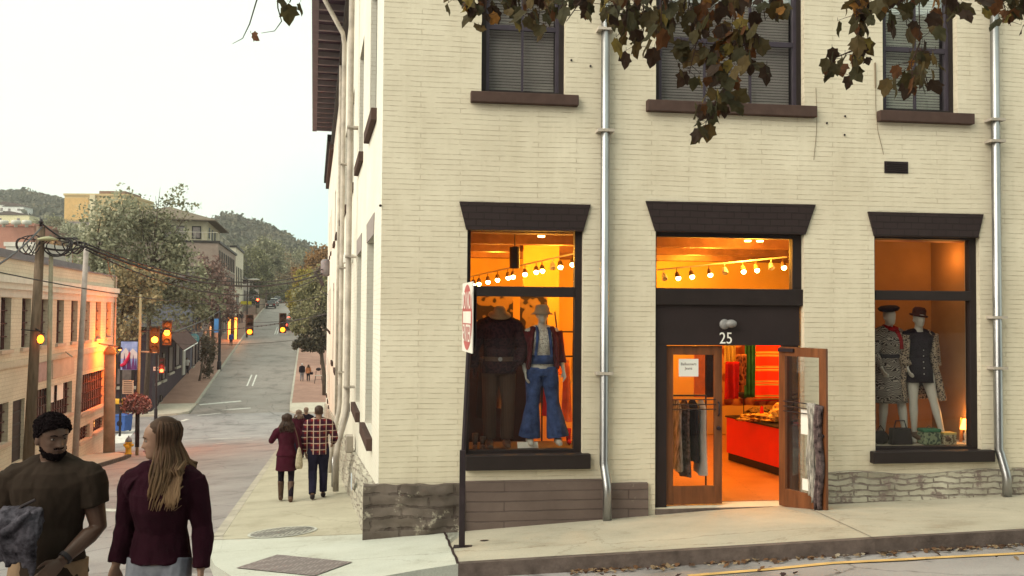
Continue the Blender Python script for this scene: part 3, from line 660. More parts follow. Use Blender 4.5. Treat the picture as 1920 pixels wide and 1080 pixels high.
o = bp_(MB().box(8.4, 8.75, .01, .22, 1.15, 1.38, SF), 'wall_light', mat('white_plastic', (.75, .74, .70), .5, .1, 3), bevel=.03)
bp_(MB().box(6.2, 6.5, .05, .2, -2.9, -2.55, SF), 'meter_box', M['galv_paint'], bevel=.02)
bp_(MB().box(3.5, 3.78, .19, .2, -3.12, -2.86, SF), 'wall_notice', mat('bluish_notice', (.55, .62, .70), .5, .1, 3))
# ---------------- shop front: display windows
def shopwin(h, ybar0, ybar1, cxp, jr=.05):
    s0, s1, z0, z1 = h; f = .055; rec = -.08
    zb0, zb1 = fz(cxp, ybar1), fz(cxp, ybar0)
    mb = MB().box(s0 + .002, s0 + f, rec - .12, rec, z0 + .002, z1 - .002, FF).box(s1 - f - jr, s1 - .002, rec - .12, rec, z0 + .002, z1 - .002, FF).box(s0 + f, s1 - f - jr, rec - .12, rec, z1 - f, z1 - .002, FF).box(s0 + f, s1 - f - jr, rec - .12, rec, z0 + .002, z0 + f, FF)
    w_ = bp_(mb, 'display_window', M['trim'], bevel=.004)
    bp_(MB().box(s0 + f, s1 - f - jr, rec - .11, rec + .01, zb0, zb1, FF), 'transom_bar', M['trim'], w_, bevel=.006)
    bp_(MB().box(s0 + f, s1 - f - jr, rec - .07, rec - .06, z0 + f, zb0, FF), 'display_pane', M['glass'], w_)
    bp_(MB().box(s0 + f, s1 - f - jr, rec - .07, rec - .06, zb1, z1 - f, FF), 'transom_pane', M['glass'], w_)
shopwin(H1, 537, 556, 985); shopwin(H3, 545, 563, 1740); shopwin(H4, 545, 563, 1740)
# door surround: jambs, header panel, transom
s0, s1, z0, z1 = H2
zh0, zh1, zt0, zt1 = fz(1365, 648), fz(1365, 572), fz(1365, 560), fz(1365, 541)
sj0, sj1 = fs(1253, 700), fs(1475, 700)
dd = bp_(MB().box(s0 + .002, sj0, -.2, -.07, z0, zh0, FF), 'door_jamb', M['trim2'], bevel=.004); bp_(MB().box(sj1, s1 - .03, -.2, -.12, z0, zh0, FF), 'door_jamb', M['trim2'], bevel=.004)
hp = bp_(MB().box(s0 + .002, s1 - .03, -.2, -.085, zh0, zh1 + .001, FF), 'header_panel', M['trim2'])
bp_(MB().box(s0 + .002, s1 - .002, -.2, -.03, zh1, zt1, FF), 'transom_bar', M['trim'], hp, bevel=.006)
bp_(MB().box(s0 + .002, s0 + .04, -.2, -.08, zt1, z1 - .002, FF).box(s1 - .14, s1 - .002, -.2, -.08, zt1, z1 - .002, FF).box(s0 + .04, s1 - .14, -.2, -.08, z1 - .07, z1 - .002, FF), 'transom_frame', M['trim'], hp, bevel=.004)
bp_(MB().box(s0 + .04, s1 - .14, -.15, -.14, zt1, z1 - .07, FF), 'transom_pane', M['glass'], hp)
text_mesh('25', .235, 'house_number', mat('white_number', (.85, .83, .78), .5, .05, 3), hp, fmat(FF, *FF.hit(1361, 635, -.085), -.082), ext=.004, sx=.86)
q = FF.hit(1358, 608, -.085)
ln = bp_(MB().lathe([(.075, 0), (.075, .02), (.05, .035), (.0, .04)], FF.p(q[0], -.085, q[1]), 18, axis=nv).ball(FF.p(q[0] + .07, -.0, q[1] + .01), (.085, .07, .06), 14), 'security_lamp', mat('grey_lamp_housing', (.22, .21, .21), .4, .1, 3, spec=.5), hp, smooth=True)
bp_(MB().box(s0, s1, -.4, .06, z0 - .2, z0 - .004, FF), 'threshold', M['kerb'])
# doors
def door(Fd, w_, z0, z1, papers, hx):
    st, rb, rt = .12, .26, .13
    d = bp_(MB().box(.002, st, -.022, .022, z0, z1, Fd).box(w_ - st, w_ - .002, -.022, .022, z0, z1, Fd).box(st, w_ - st, -.022, .022, z0, z0 + rb, Fd).box(st, w_ - st, -.022, .022, z1 - rt, z1, Fd), 'shop_door', M['wood_door'], bevel=.004)
    bp_(MB().box(st, w_ - st, -.004, .004, z0 + rb, z1 - rt, Fd), 'glass_pane', M['glass'], d)
    mb = MB(); zz = z0 + (z1 - z0) * .66
    for k in range(3): mb.tube([Fd.p(st - .02, .035, zz - k * .07), Fd.p(w_ - st + .02, .035, zz - k * .07)], .008, 8)
    bp_(mb, 'push_bar', M['black'], d)
    hxx = hx; hz = z0 + (z1 - z0) * .60
    bp_(MB().tube([Fd.p(hxx, .02, hz - .1), Fd.p(hxx, .06, hz - .07), Fd.p(hxx, .06, hz + .07), Fd.p(hxx, .02, hz + .1)], .012, 8), 'handle', M['black'], d, smooth=True)
    mb = MB().lathe([(.03, -.01), (.03, .03), (.012, .035)], Fd.p(hxx, .02, hz - .28), 12, axis=Fd.y); bp_(mb, 'lock', M['black'], d)
    for (a0, a1, b0, b1, tx) in papers:
        p_ = bp_(MB().box(a0, a1, .006, .009, b0, b1, Fd), 'notice', mat('paper', (.80, .78, .74), .8, .05, 3) if 'paper' not in M else M['paper'], d)
        if tx:
            for i, (t_, sz) in enumerate(tx): text_mesh(t_, sz, 'notice_text', M['ink'], p_, fmat(Fd, (a0 + a1) / 2, b1 - .075 - i * .062, .0095), ext=.0008)
    return d
M['paper'] = mat('paper', (.80, .78, .74), .8, .05, 3); M['ink'] = mat('ink', (.05, .03, .03), .8, .1, 3)
dz0, dz1 = z0 + .02, zh0 - .01
F1 = Frame(FF.p(sj0, -.16, 0), uv_, nv); wl = fs(1361, 700) - sj0
zz = lambda y: FF.hit(1300, y, -.15)[1]
door(F1, wl, dz0, dz1, [(.205, .50, zz(706), zz(673), [('Ballooners', .055), ('Jeans', .055)])], wl - .06)
h0 = P(1462, 800, 12.40); h1 = P(1551, 800, 11.66); h0.z = h1.z = 0; ax = (h1 - h0).normalized(); ny = Vector((ax.y, -ax.x, 0))
if ny.x > 0: ny = -ny
wr = (h1 - h0).length
F2 = Frame(h0, ax, ny)
d2 = door(F2, wr, dz0, dz1, [(.40, .62, L(dz0, dz1, .47), L(dz0, dz1, .62), None), (.42, .66, L(dz0, dz1, .13), L(dz0, dz1, .20), None)], wr - .06)
bp_(MB().box(.02, .32, -.07, -.024, dz1 - .09, dz1 - .03, F2).box(.02, .30, .024, .06, dz1 - .07, dz1 - .02, F2), 'door_closer', M['black'], d2)
# ---------------- interior shell
CE = 1.38
bp_(MB().box(.36, 14.6, -11.8, -.36, FLOOR - .22, FLOOR - .01, FF).box(H2[0], H2[1], -.36, -.09, FLOOR - .22, FLOOR - .011, FF), 'shop_floor', M['wood_floor'])
bp_(MB().box(.36, 14.6, -9.5, -.36, CE, CE + .2, FF), 'shop_ceiling', M['ceil_in'])
mb = MB()
for t in (-.62, -2.6, -4.4, -6.2, -8.0): mb.box(.36, 14.6, t - .14, t + .14, CE - .2, CE - .002, FF)
bp_(mb, 'ceiling_beam', mat('brown_beam', (.20, .10, .06), .7, .3, 3))
bp_(MB().box(.36, 14.6, -7.4, -7.2, FLOOR, CE, FF).box(.36, .5, -7.2, -.36, FLOOR, CE, FF), 'shop_back_wall', M['plaster_in'])
sB0, sB1 = H3[0] - .25, H3[1] + .2
bp_(MB().box(sB0 - .08, sB0, -1.6, -.36, FLOOR, CE, FF).box(sB1, sB1 + .1, -1.6, -.36, FLOOR, CE, FF).box(sB0, sB1, -1.6, -1.5, FLOOR, CE, FF), 'display_partition', M['brownwall'])
PL1 = FF.hit(985, 840, -.5)[1]; PL3 = FF.hit(1740, 831, -.5)[1]
bp_(MB().box(H1[0] - .2, H1[1] + .25, -1.15, -.37, FLOOR, PL1, FF), 'display_platform', mat('dark_platform', (.10, .06, .04), .6, .2, 3))
bp_(MB().box(sB0, sB1, -1.5, -.37, FLOOR, PL3, FF), 'display_platform', mat('pale_platform', (.45, .40, .33), .7, .1, 3))
bp_(MB().box(fs(1025) + .25, fs(1075) + .55, -4.2, -4.1, FLOOR, CE, FF), 'partition', M['plaster_in'])
# far section of the block: separate lower building next door, down the street
NB = empty('cream_side_building', SF.p(32, 0, prof(32)), 0, 'cream brick building with brown cornice, down the side street next to the corner shop', 'building')
def np_(mb, name, m, parent=NB, **k):
    o = mb.build(name, m, **k); o.parent = parent
    if parent is NB: o.matrix_parent_inverse = Matrix.Translation(-NB.location)
    return o
hs = [(a, a + 1.3, z, z + 2.3) for a in (34, 37.5, 41) for z in (-5.0, -1.0, 3.2)]
np_(wall_with_holes(SF, 31.805, 45.8, -9, 8.6, hs, 0, -.35), 'wall', M['white_brick'], uv=True, F=SF)
np_(MB().box(45.7, 46, -14, -.002, -9, 8.6, SF), 'wall', M['white_brick'], uv=True, F=SF)
c = np_(MB().box(31.9, 46.2, -14, .32, 8.6, 8.95, SF), 'roof', M['trim']); np_(MB().box(31.9, 46.1, .003, .2, 8.2, 8.6, SF), 'cornice', M['sill'], c)
for h in hs:
    w_ = np_(MB().box(h[0], h[1], -.34, -.2, h[2], h[2] + .1, SF).box(h[0], h[1], -.34, -.2, h[3] - .1, h[3], SF).box(h[0], h[0] + .1, -.34, -.2, h[2] + .1, h[3] - .1, SF).box(h[1] - .1, h[1], -.34, -.2, h[2] + .1, h[3] - .1, SF), 'window', M['trim'])
    np_(MB().box(h[0] + .1, h[1] - .1, -.3, -.28, h[2] + .1, h[3] - .1, SF), 'pane', M['glass_side'], w_); np_(MB().box(h[0] - .1, h[1] + .1, -.15, .06, h[2] - .15, h[2] - .003, SF), 'sill', M['sill'], w_)
# ------------------------------------------------------------------ figures
V = Vector
HROWS = [(.000, .058, -.005, .022), (.008, .074, -.022, .036), (.022, .083, -.045, .048), (.045, .085, -.062, .057), (.065, .086, -.075, .063), (.085, .088, -.084, .068), (.110, .088, -.091, .072), (.135, .091, -.096, .075), (.160, .090, -.098, .077), (.185, .080, -.094, .074), (.205, .062, -.081, .062), (.222, .036, -.058, .042), (.233, .010, -.028, .018)]
def wrinkle(me, f, fz_, amp):
    vs = [v.co.copy() for v in me.vertices]; ns = [v.normal.copy() for v in me.vertices]; out = []
    for c, n_ in zip(vs, ns): out += list(c + n_ * (amp * noise.fractal(V((c.x * f, c.y * f, c.z * f * fz_)), .9, 2, 3)))
    me.vertices.foreach_set('co', out); me.update()
def hrow(z):
    for a, b in zip(HROWS, HROWS[1:]):
        if z <= b[0]:
            t = (z - a[0]) / (b[0] - a[0]); return [L(a[k], b[k], t) for k in (1, 2, 3)]
    return list(HROWS[-1][1:])
def head_mesh(mb, T, sc=1.0, nose=1.0, nz=44, nt_=48, face=True, jaw=1.0):
    vs = []
    for i in range(nz + 1):
        z = .233 * i / nz; yf, yb, w = hrow(z); yc, ry = (yf + yb) / 2, (yf - yb) / 2
        if z < .06: w *= jaw
        for k in range(nt_):
            a = 2 * math.pi * k / nt_; ca, sa = math.cos(a), math.sin(a)
            x = w * math.copysign(abs(ca) ** .92, ca); y = yc + ry * math.copysign(abs(sa) ** .92, sa)
            if face and sa > 0:
                gx = lambda c, s: math.exp(-((x - c) / s) ** 2)
                gz = lambda c, s: math.exp(-((z - c) / s) ** 2)
                ax = abs(x); ge = math.exp(-((ax - .031) / .015) ** 2)
                if .074 <= z <= .124: y += nose * .024 * gx(0, L(.016, .009, (z - .074) / .05)) * min(1, (.126 - z) / .044)
                y += nose * .010 * gx(0, .014) * gz(.070, .006)
                y -= .011 * ge * gz(.116, .010); y += .005 * ge * gz(.116, .005)
                y += .005 * gz(.134, .007) * math.exp(-(ax / .05) ** 4)
                y += .006 * gx(0, .020) * gz(.0555, .005) + .006 * gx(0, .018) * gz(.045, .005) - .003 * gx(0, .02) * gz(.0505, .002)
                y += .006 * gx(0, .017) * gz(.014, .012)
                y += .004 * math.exp(-((ax - .043) / .018) ** 2) * gz(.093, .014)
            vs.append(T @ V((x * sc, y * sc, z * sc)))
    fs = [(i * nt_ + k, i * nt_ + (k + 1) % nt_, (i + 1) * nt_ + (k + 1) % nt_, (i + 1) * nt_ + k) for i in range(nz) for k in range(nt_)]
    fs += [tuple(range(nt_ - 1, -1, -1)), tuple(range(nz * nt_, (nz + 1) * nt_))]
    mb.add(vs, fs)
    R3 = T.to_3x3()
    if face:
        for s in (-1, 1):
            E = R3 @ Matrix.Rotation(s * R(14), 3, 'Z') @ Matrix.Rotation(R(-10), 3, 'X')
            mb.ball(T @ V((s * .077 * sc, -.008 * sc, .10 * sc)), (.009 * sc, .019 * sc, .032 * sc), 12, E)
def hand(mb, w, f, pn, sx, curl=.5, r=.0085, k=1.0):
    """w wrist, f forearm dir, pn palm normal, sx +1/-1 side of the thumb"""
    f = V(f).normalized(); pn = V(pn); pn = (pn - f * pn.dot(f)).normalized(); s = f.cross(pn).normalized() * sx
    mb.tube([w - f * .01, w + f * .03 * k, w + f * .07 * k, w + f * .092 * k], [(.026, .018), (.038, .017), (.042, .015), (.036, .012)], 12, side=s)
    for i, (o, ln) in enumerate(((.031, .072), (.0105, .080), (-.0105, .074), (-.031, .058))):
        b = w + f * .082 * k + s * o * k; c = curl * (1 + .18 * i); d1 = (f * math.cos(c * .5) + pn * math.sin(c * .5) + s * o * 1.6).normalized(); d2 = f * math.cos(c * 1.3) + pn * math.sin(c * 1.3); d3 = f * math.cos(c * 2) + pn * math.sin(c * 2)
        p1 = b + d1 * ln * .45 * k; p2 = p1 + d2 * ln * .32 * k; p3 = p2 + d3 * ln * .25 * k
        mb.tube([b, p1, p2, p3], [r * 1.1, r, r * .92, r * .7], 7)
    b = w + f * .022 * k + s * .028 * k; p1 = b + (f * .7 + s * .6 + pn * .3).normalized() * .036 * k; p2 = p1 + (f * .9 + s * .15 + pn * .4).normalized() * .03 * k; p3 = p2 + (f + pn * .4).normalized() * .02 * k
    mb.tube([b, p1, p2, p3], [r * 1.4, r * 1.2, r, r * .7], 7)
def trap(mb, sh, k, male, g, am):
    sg = 1 if sh.x > 0 else -1; zt_ = 1.487 if male else 1.452
    a = V((sg * .035, -.02, zt_)) * k; pts = [a, a.lerp(sh + V((0, 0, -.015)) * k, .5) + V((0, 0, .002)), sh + V((0, 0, -.02)) * k]
    mb.tube(pts, [((.034 + g) * k, (.045 + g) * k), ((.040 + g) * k, (.060 + g) * k), ((.050 * am + g) * k, (.060 * am + g) * k)], 14, side=(0, 0, 1))
    c = V((sg * .10, .035, 1.36 if male else 1.34)) * k   # chest to shoulder
    mb.tube([c, sh + V((0, 0, -.045)) * k], [((.07 + g) * k, (.065 + g) * k), ((.055 * am + g) * k, (.055 * am + g) * k)], 14, side=(0, 0, 1))
def curls(bm, root, m, n, r, nm, par):
    bm.faces.ensure_lookup_table(); rr = random.Random(5); mb = MB(); fs = list(bm.faces); ar = [f.calc_area() for f in fs]
    for f in rr.choices(fs, ar, k=n):
        c = f.calc_center_median(); q = r * rr.uniform(.6, 1.3); ax = V((rr.gauss(0, 1), rr.gauss(0, 1), rr.gauss(0, 1))).normalized()
        mb.ball(c + f.normal * q * .4 + ax * r * .5, (q, q * .8, q), 6)
    mb.build(nm, M[m], par, smooth=True)
def joints(h, male, pose):
    k = h / 1.75; J = dict(hipR=(.092, 0, .93), kneeR=(.10, .02, .50), ankR=(.10, -.02, .085), shoR=(.188 if male else .165, -.01, 1.425), elbR=(.235, -.03, 1.13), wriR=(.245, .03, .89))
    for q in ('hip', 'knee', 'ank', 'sho', 'elb', 'wri'): x, y, z = J[q + 'R']; J[q + 'L'] = (-x, y, z)
    J = {a: V(b) for a, b in J.items()}
    for a, b in pose.items():
        if a in J: J[a] = V(b)
    return {a: b * k for a, b in J.items()}, k
def torso_secs(male, k, grow=0.0, z0=.86, z1=1.53):
    A = [(.84, 0, .155, .105), (.95, 0, .170, .118), (1.05, .005, .152, .108), (1.15, .005, .150, .105), (1.27, .01, .172, .122), (1.36, .01, .185, .122), (1.42, 0, .178, .10), (1.465, -.01, .115, .075), (1.50, -.01, .066, .062), (1.56, .0, .058, .060)] if male else \
        [(.84, 0, .160, .105), (.93, -.01, .172, .118), (1.03, 0, .140, .098), (1.12, .005, .122, .088), (1.24, .02, .142, .112), (1.31, .02, .150, .115), (1.38, .0, .152, .088), (1.43, -.01, .10, .065), (1.475, -.01, .056, .052), (1.545, .005, .047, .050)]
    return [(z * k, cy * k, (rx + grow) * k, (ry + grow) * k) for z, cy, rx, ry in A if z0 <= z <= z1]
def person(name, label, loc, rz, h=1.75, male=True, pose={}, skin='skin', top=None, bottom=None, shoes='black', hair=None, vox=.012, yaw=0, pitch=0, headsc=1.0, cat='person', face=True, bulk=1.0, group=None, nohead=False, jaw=1.0, fingers=True):
    J, k = joints(h, male, pose); root = empty(name, loc, rz, label, cat, group)
    hz = 1.515 if male else 1.51
    T = Matrix.Translation(V((0, .012, hz)) * k) @ Matrix.Rotation(yaw, 4, 'Z') @ Matrix.Rotation(pitch, 4, 'X') @ Matrix.Translation(V((0, .0, 0)))
    mb = MB(); sec = torso_secs(male, k, 0, .8, 1.6)
    if nohead: sec = sec[:-1]
    mb.tube([(0, c, z) for z, c, rx, ry in sec], [(rx, ry) for z, c, rx, ry in sec], 24, side=(1, 0, 0))
    am = bulk * (1.0 if male else .82)
    ar = [(.058 * am), .060 * am, .050 * am, .040 * am, .043 * am, .036 * am, .026 * (am ** .5)]
    def arm(s, rr, g=0.0, upto=None):
        a, b, c = J['sho' + s], J['elb' + s], J['wri' + s]
        pts = [a + V((0, 0, -.012 * k)), a.lerp(b, .25), a.lerp(b, .6), b, b.lerp(c, .25), b.lerp(c, .6), c]
        rr = [(x + g) * k for x in rr]
        if upto is not None: pts, rr = pts[:upto], rr[:upto]
        return pts, rr
    for s in 'RL':
        p_, r_ = arm(s, ar); mb.tube(p_, r_, 14); mb.ball(J['sho' + s] + V((0, 0, -.022)) * k, .060 * am * k, 14); trap(mb, J['sho' + s], k, male, 0, am)
        f = (J['wri' + s] - J['elb' + s]).normalized()
        pn = pose.get('palm' + s, (-1 if s == 'R' else 1, .25, 0))
        if fingers: hand(mb, J['wri' + s], f, pn, pose.get('th' + s, -1 if s == 'R' else 1), pose.get('curl', .45), k=k, r=.0088 if vox < .01 else .011)
        else: mb.tube([J['wri' + s], J['wri' + s] + f * .09, J['wri' + s] + f * .16], [(.026, .02), (.04, .02), (.02, .014)], 8)
        a, b, c = J['hip' + s], J['knee' + s], J['ank' + s]
        mb.tube([a, a.lerp(b, .3), a.lerp(b, .7), b, b.lerp(c, .3), b.lerp(c, .7), c], [q * k for q in (.088, .085, .066, .054, .056, .042, .034)], 14)
        ft = V(pose.get('toe' + s, (0, 1, 0))).normalized(); mb.tube([c - ft * .05 * k + V((0, 0, -.045)) * k, c + ft * .03 * k + V((0, 0, -.04)) * k, c + ft * .12 * k + V((0, 0, -.055)) * k, c + ft * .17 * k + V((0, 0, -.06)) * k], [q * k for q in (.035, .042, .034, .020)], 10)
    if not nohead: head_mesh(mb, T, k ** .5 * headsc, face=face, jaw=jaw, nose=1.0 if male else .85)
    body = mb.build('body', M[skin], root, remesh=vox, smit=2)
    P_ = lambda v: v
    if top:
        mb = MB(); g = top.get('fit', .016); hem = top.get('hem', .93)
        sec = [q for q in torso_secs(male, k, g, .8, 1.505 if male else 1.45) if q[0] >= hem * k]
        c0 = sec[0]; fl = top.get('flare', 0); ex = [(hem * k - .001, c0[1], c0[2] + fl, c0[3] + fl)]
        if hem < .84: ex = [(hem * k, 0, (.18 + fl) * k, (.125 + fl) * k), (.9 * k, 0, (.178 + fl * .4) * k, (.128 + fl * .3) * k)] ; sec = [q for q in sec if q[0] > .92 * k]
        sec = ex + sec
        mb.tube([(0, c, z) for z, c, rx, ry in sec], [(rx, ry) for z, c, rx, ry in sec], 24, side=(1, 0, 0))
        for s in 'RL':
            p_, r_ = arm(s, ar, g * .95 + top.get('sl', 0), 3 if top.get('short') else None)
            if not top.get('short'): p_[-1] = p_[-1].lerp(p_[-2], .12)
            mb.tube(p_, r_, 14); mb.ball(J['sho' + s] + V((0, 0, -.022)) * k, (.060 * am + g * .8) * k, 14); trap(mb, J['sho' + s], k, male, g, am)
        o = mb.build(top.get('name', 'shirt'), M[top['mat']], root, remesh=vox * .95, smit=3)
        wr_ = top.get('wr', .006)
        wrinkle(o.data, 9, .55, wr_)
    if bottom:
        mb = MB(); g = bottom.get('fit', .016); fl = bottom.get('flare', 0)
        sec = [q for q in torso_secs(male, k, g * .7, .8, 1.02)]
        mb.tube([(0, c, z) for z, c, rx, ry in sec], [(rx, ry) for z, c, rx, ry in sec], 20, side=(1, 0, 0))
        for s in 'RL':
            a, b, c = J['hip' + s], J['knee' + s], J['ank' + s]; e = b.lerp(c, bottom.get('len', .96))
            mb.tube([a + V((0, 0, .03)), a.lerp(b, .3), a.lerp(b, .7), b, b.lerp(e, .5), e], [(q + g) * k for q in (.086, .086, .068, .058, .054 + fl * .5, .044 + fl)], 14)
        o = mb.build(bottom.get('name', 'trousers'), M[bottom['mat']], root, remesh=vox * .95, smit=3)
        wrinkle(o.data, 8, .6, .005)
    for s in 'RL':
        if shoes:
            c = J['ank' + s]; ft = V(pose.get('toe' + s, (0, 1, 0))).normalized(); D_ = V((0, 0, 1))
            mb = MB().tube([c - ft * .06 * k - D_ * .04 * k, c + ft * .02 * k - D_ * .035 * k, c + ft * .11 * k - D_ * .052 * k, c + ft * .185 * k - D_ * .058 * k], [q * k for q in (.042, .050, .042, .026)], 12)
            if pose.get('boots'): mb.tube([c - D_ * .03, c + (J['knee' + s] - c) * .45, c + (J['knee' + s] - c) * .72], [.048, .058, .066], 12)
            mb.build('boot' if pose.get('boots') else 'shoe', M[shoes], root, remesh=max(.008, vox), smit=1)
    if hair and not nohead:
        hk = k ** .5 * headsc
        if hair['type'] == 'short':
            mb = MB(); head_mesh(mb, T @ Matrix.Translation(V((0, -.003, -.002))) @ Matrix.Diagonal((1.09, 1.06, 1.045, 1)), hk, face=False)
            o = mb.build('hair', M[hair['mat']], root); bm = bmesh.new(); bm.from_mesh(o.data); Ti = T.inverted()
            kill = []
            for v in bm.verts:
                q = Ti @ v.co / hk; line_ = .165 - .0 * q.x
                cut = q.y * .9 + .082
                if q.z < max(.075 if q.y < -.03 else .115, .108 + (q.y + .005) * .66): kill.append(v)
                else: v.co += v.normal * (.003 * noise.noise(v.co * 90) + .004 * noise.noise(v.co * 30))
            bmesh.ops.delete(bm, geom=kill, context='VERTS'); bm.to_mesh(o.data)
            if vox < .008: curls(bm, root, hair['mat'], 1300, .0062, 'curls', o)
            bm.free()
            md = o.modifiers.new('s', 'SOLIDIFY'); md.thickness = .012; md.offset = -1; bake(o)
            o.data.polygons.foreach_set('use_smooth', [True] * len(o.data.polygons))
            if hair.get('beard'):
                mb = MB(); head_mesh(mb, T @ Matrix.Translation(V((0, -.001, -.006))) @ Matrix.Diagonal((1.07, 1.045, 1.03, 1)), hk, face=False)
                o = mb.build('beard', M[hair['mat']], root); bm = bmesh.new(); bm.from_mesh(o.data); kill = []
                for v in bm.verts:
                    q = Ti @ v.co / hk
                    top_ = .040 + max(0, (.062 - q.y)) * .62; mouth = abs(q.x) < .026 and .036 < q.z < .058 and q.y > .05
                    must = abs(q.x) < .034 and .058 <= q.z < .069 and q.y > .05
                    if (q.z > top_ and not must) or mouth or q.y < -.005: kill.append(v)
                    else: v.co += v.normal * .003 * noise.noise(v.co * 80)
                bmesh.ops.delete(bm, geom=kill, context='VERTS'); bm.to_mesh(o.data)
                if vox < .008: curls(bm, root, hair['mat'], 420, .0045, 'beard_curls', o)
                bm.free()
                md = o.modifiers.new('s', 'SOLIDIFY'); md.thickness = .012; md.offset = -1; bake(o)
                o.data.polygons.foreach_set('use_smooth', [True] * len(o.data.polygons))
        else:
            mb = MB(); rr = random.Random(3); ns = hair.get('n', 170); ln = hair.get('len', .34); Ti = T
            cap = MB(); head_mesh(cap, T @ Matrix.Translation(V((0, -.012, .006))) @ Matrix.Diagonal((1.07, .98, 1.03, 1)), hk, face=False)
            vs2 = []; 
            bm = bmesh.new(); me_ = bpy.data.meshes.new('t'); me_.from_pydata(cap.v, [], cap.f); bm.from_mesh(me_); Tin = T.inverted(); kill = []
            for v in bm.verts:
                q = Tin @ v.co / hk
                if q.z < (.03 if q.y < -.03 else .10) or (q.y > -.045 and q.z < .085 + (q.y + .045) * .88): kill.append(v)
            bmesh.ops.delete(bm, geom=kill, context='VERTS'); bm.verts.index_update()
            mb.add([v.co.copy() for v in bm.verts], [tuple(v.index for v in f.verts) for f in bm.faces]); bm.free()
            for i in range(ns):
                az = rr.uniform(79, 281) ; az = R(90 + az)       # 0 = face
                fr_ = abs(math.sin(az)) if math.sin(az) > 0 else 0
                pts = []; out = rr.uniform(1.0, 1.10); wob = rr.uniform(0, 6.28); l2 = ln * rr.uniform(.8, 1.08); top_z = .236
                for j in range(5):
                    z = L(.232, .085, j / 4); yf, yb, w_ = hrow(min(z, .231)); yc, ry = (yf + yb) / 2, (yf - yb) / 2
                    s_ = math.sin(j / 4 * math.pi / 2) ** .5 if j else .0
                    if z > .2: yf, yb, w_ = hrow(.2); ry = (yf - yb) / 2; w2, r2 = w_ * (j / 4 * 3.2 + .1), ry * (j / 4 * 3.2 + .1); w_, ry = min(w_, w2), min(ry, r2)
                    pts.append(T @ (V(((w_ * 1.06 + .008) * out * math.cos(az), yc + (ry * 1.06 + .006) * out * math.sin(az), z + .006)) * hk))
                end = pts[-1].copy(); dirv = (end - (T @ V((0, -.02, .085)) )).normalized(); dirv.z = 0
                for j in range(1, 9):
                    t = j / 8; q = end + V((0, 0, -l2 * t)) + dirv * (hair.get('spread', .07) * math.sin(min(1, t * 1.6) * 1.57)) ; q += V((math.sin(wob + t * 7), math.cos(wob + t * 6), 0)) * .016 * t
                    # rest on shoulders / chest
                    if q.z < 1.47 * k:
                        if abs(q.x) > .05 and q.z < 1.46 * k: 
                            sgn = 1 if q.y > 0 else -1; q.y = sgn * max(abs(q.y), min(.15, .085 + (1.46 * k - q.z) * .35))
                        else: q.y = (1 if q.y > 0 else -1) * max(abs(q.y), .12)
                    pts.append(q)
                r0 = rr.uniform(.004, .010); mb.tube(pts, [r0 * .6] + [r0] * 7 + [r0 * .9, r0 * .8, r0 * .7, r0 * .5, r0 * .2], 5)
            mb.build('hair', M[hair['mat']], root, smooth=True)
    if hair and not nohead and vox < .008:   # close figures: eyes and brows
        hk = k ** .5 * headsc
        for s in (-1, 1):
            mb = MB().ball(T @ (V((s * .031, .0765, .1145)) * hk), (.0105 * hk, .0085 * hk, .0050 * hk), 12, T.to_3x3()); e = mb.build('eye', M['eyewhite'], root, smooth=True)
            MB().ball(T @ (V((s * .031, .0835, .1145)) * hk), (.0050 * hk, .003 * hk, .0055 * hk), 10, T.to_3x3()).build('iris', M['eyedark'], e, smooth=True)
            MB().tube([T @ (V((s * x, y, z)) * hk) for x, y, z in ((.014, .094, .1325), (.030, .092, .1375), (.047, .079, .1335))], [.0028, .0036, .002], 6).build('eyebrow', M[hair['mat']], root)
        MB().tube([T @ (V((x, y, .0535)) * hk) for x, y in ((-.022, .084), (-.010, .0925), (0, .094), (.010, .0925), (.022, .084))], [.002, .0048, .005, .0048, .002], 7).build('lips', M['lips' if not male else 'lipsd'], root, smooth=True)
    return root, T, k, J
M['skin'] = mat('fair_skin', (.22, .125, .085), .55, .08, 6, spec=.35)
M['skin_brown'] = mat('brown_skin', (.095, .050, .034), .5, .12, 6, spec=.4)
M['lips'] = mat('lip_rose', (.25, .09, .08), .4, .05, 4); M['lipsd'] = mat('lip_brown', (.065, .030, .024), .45, .05, 4)
M['eyewhite'] = mat('eye_white', (.20, .17, .15), .3, .03, 4); M['eyedark'] = mat('iris', (.02, .012, .01), .2, .03, 4)
M['mann_white'] = mat('white_mannequin', (.52, .50, .46), .45, .05, 3)
M['hair_dark'] = mat('dark_hair', (.008, .005, .006), .95, .4, 60, bump=.004, bscale=150, spec=.05)
M['hair_blonde'] = mat('brown_blonde_hair', (.022, .011, .007), .6, .5, 5, base2=(.095, .050, .026), isl=.5, spec=.15)
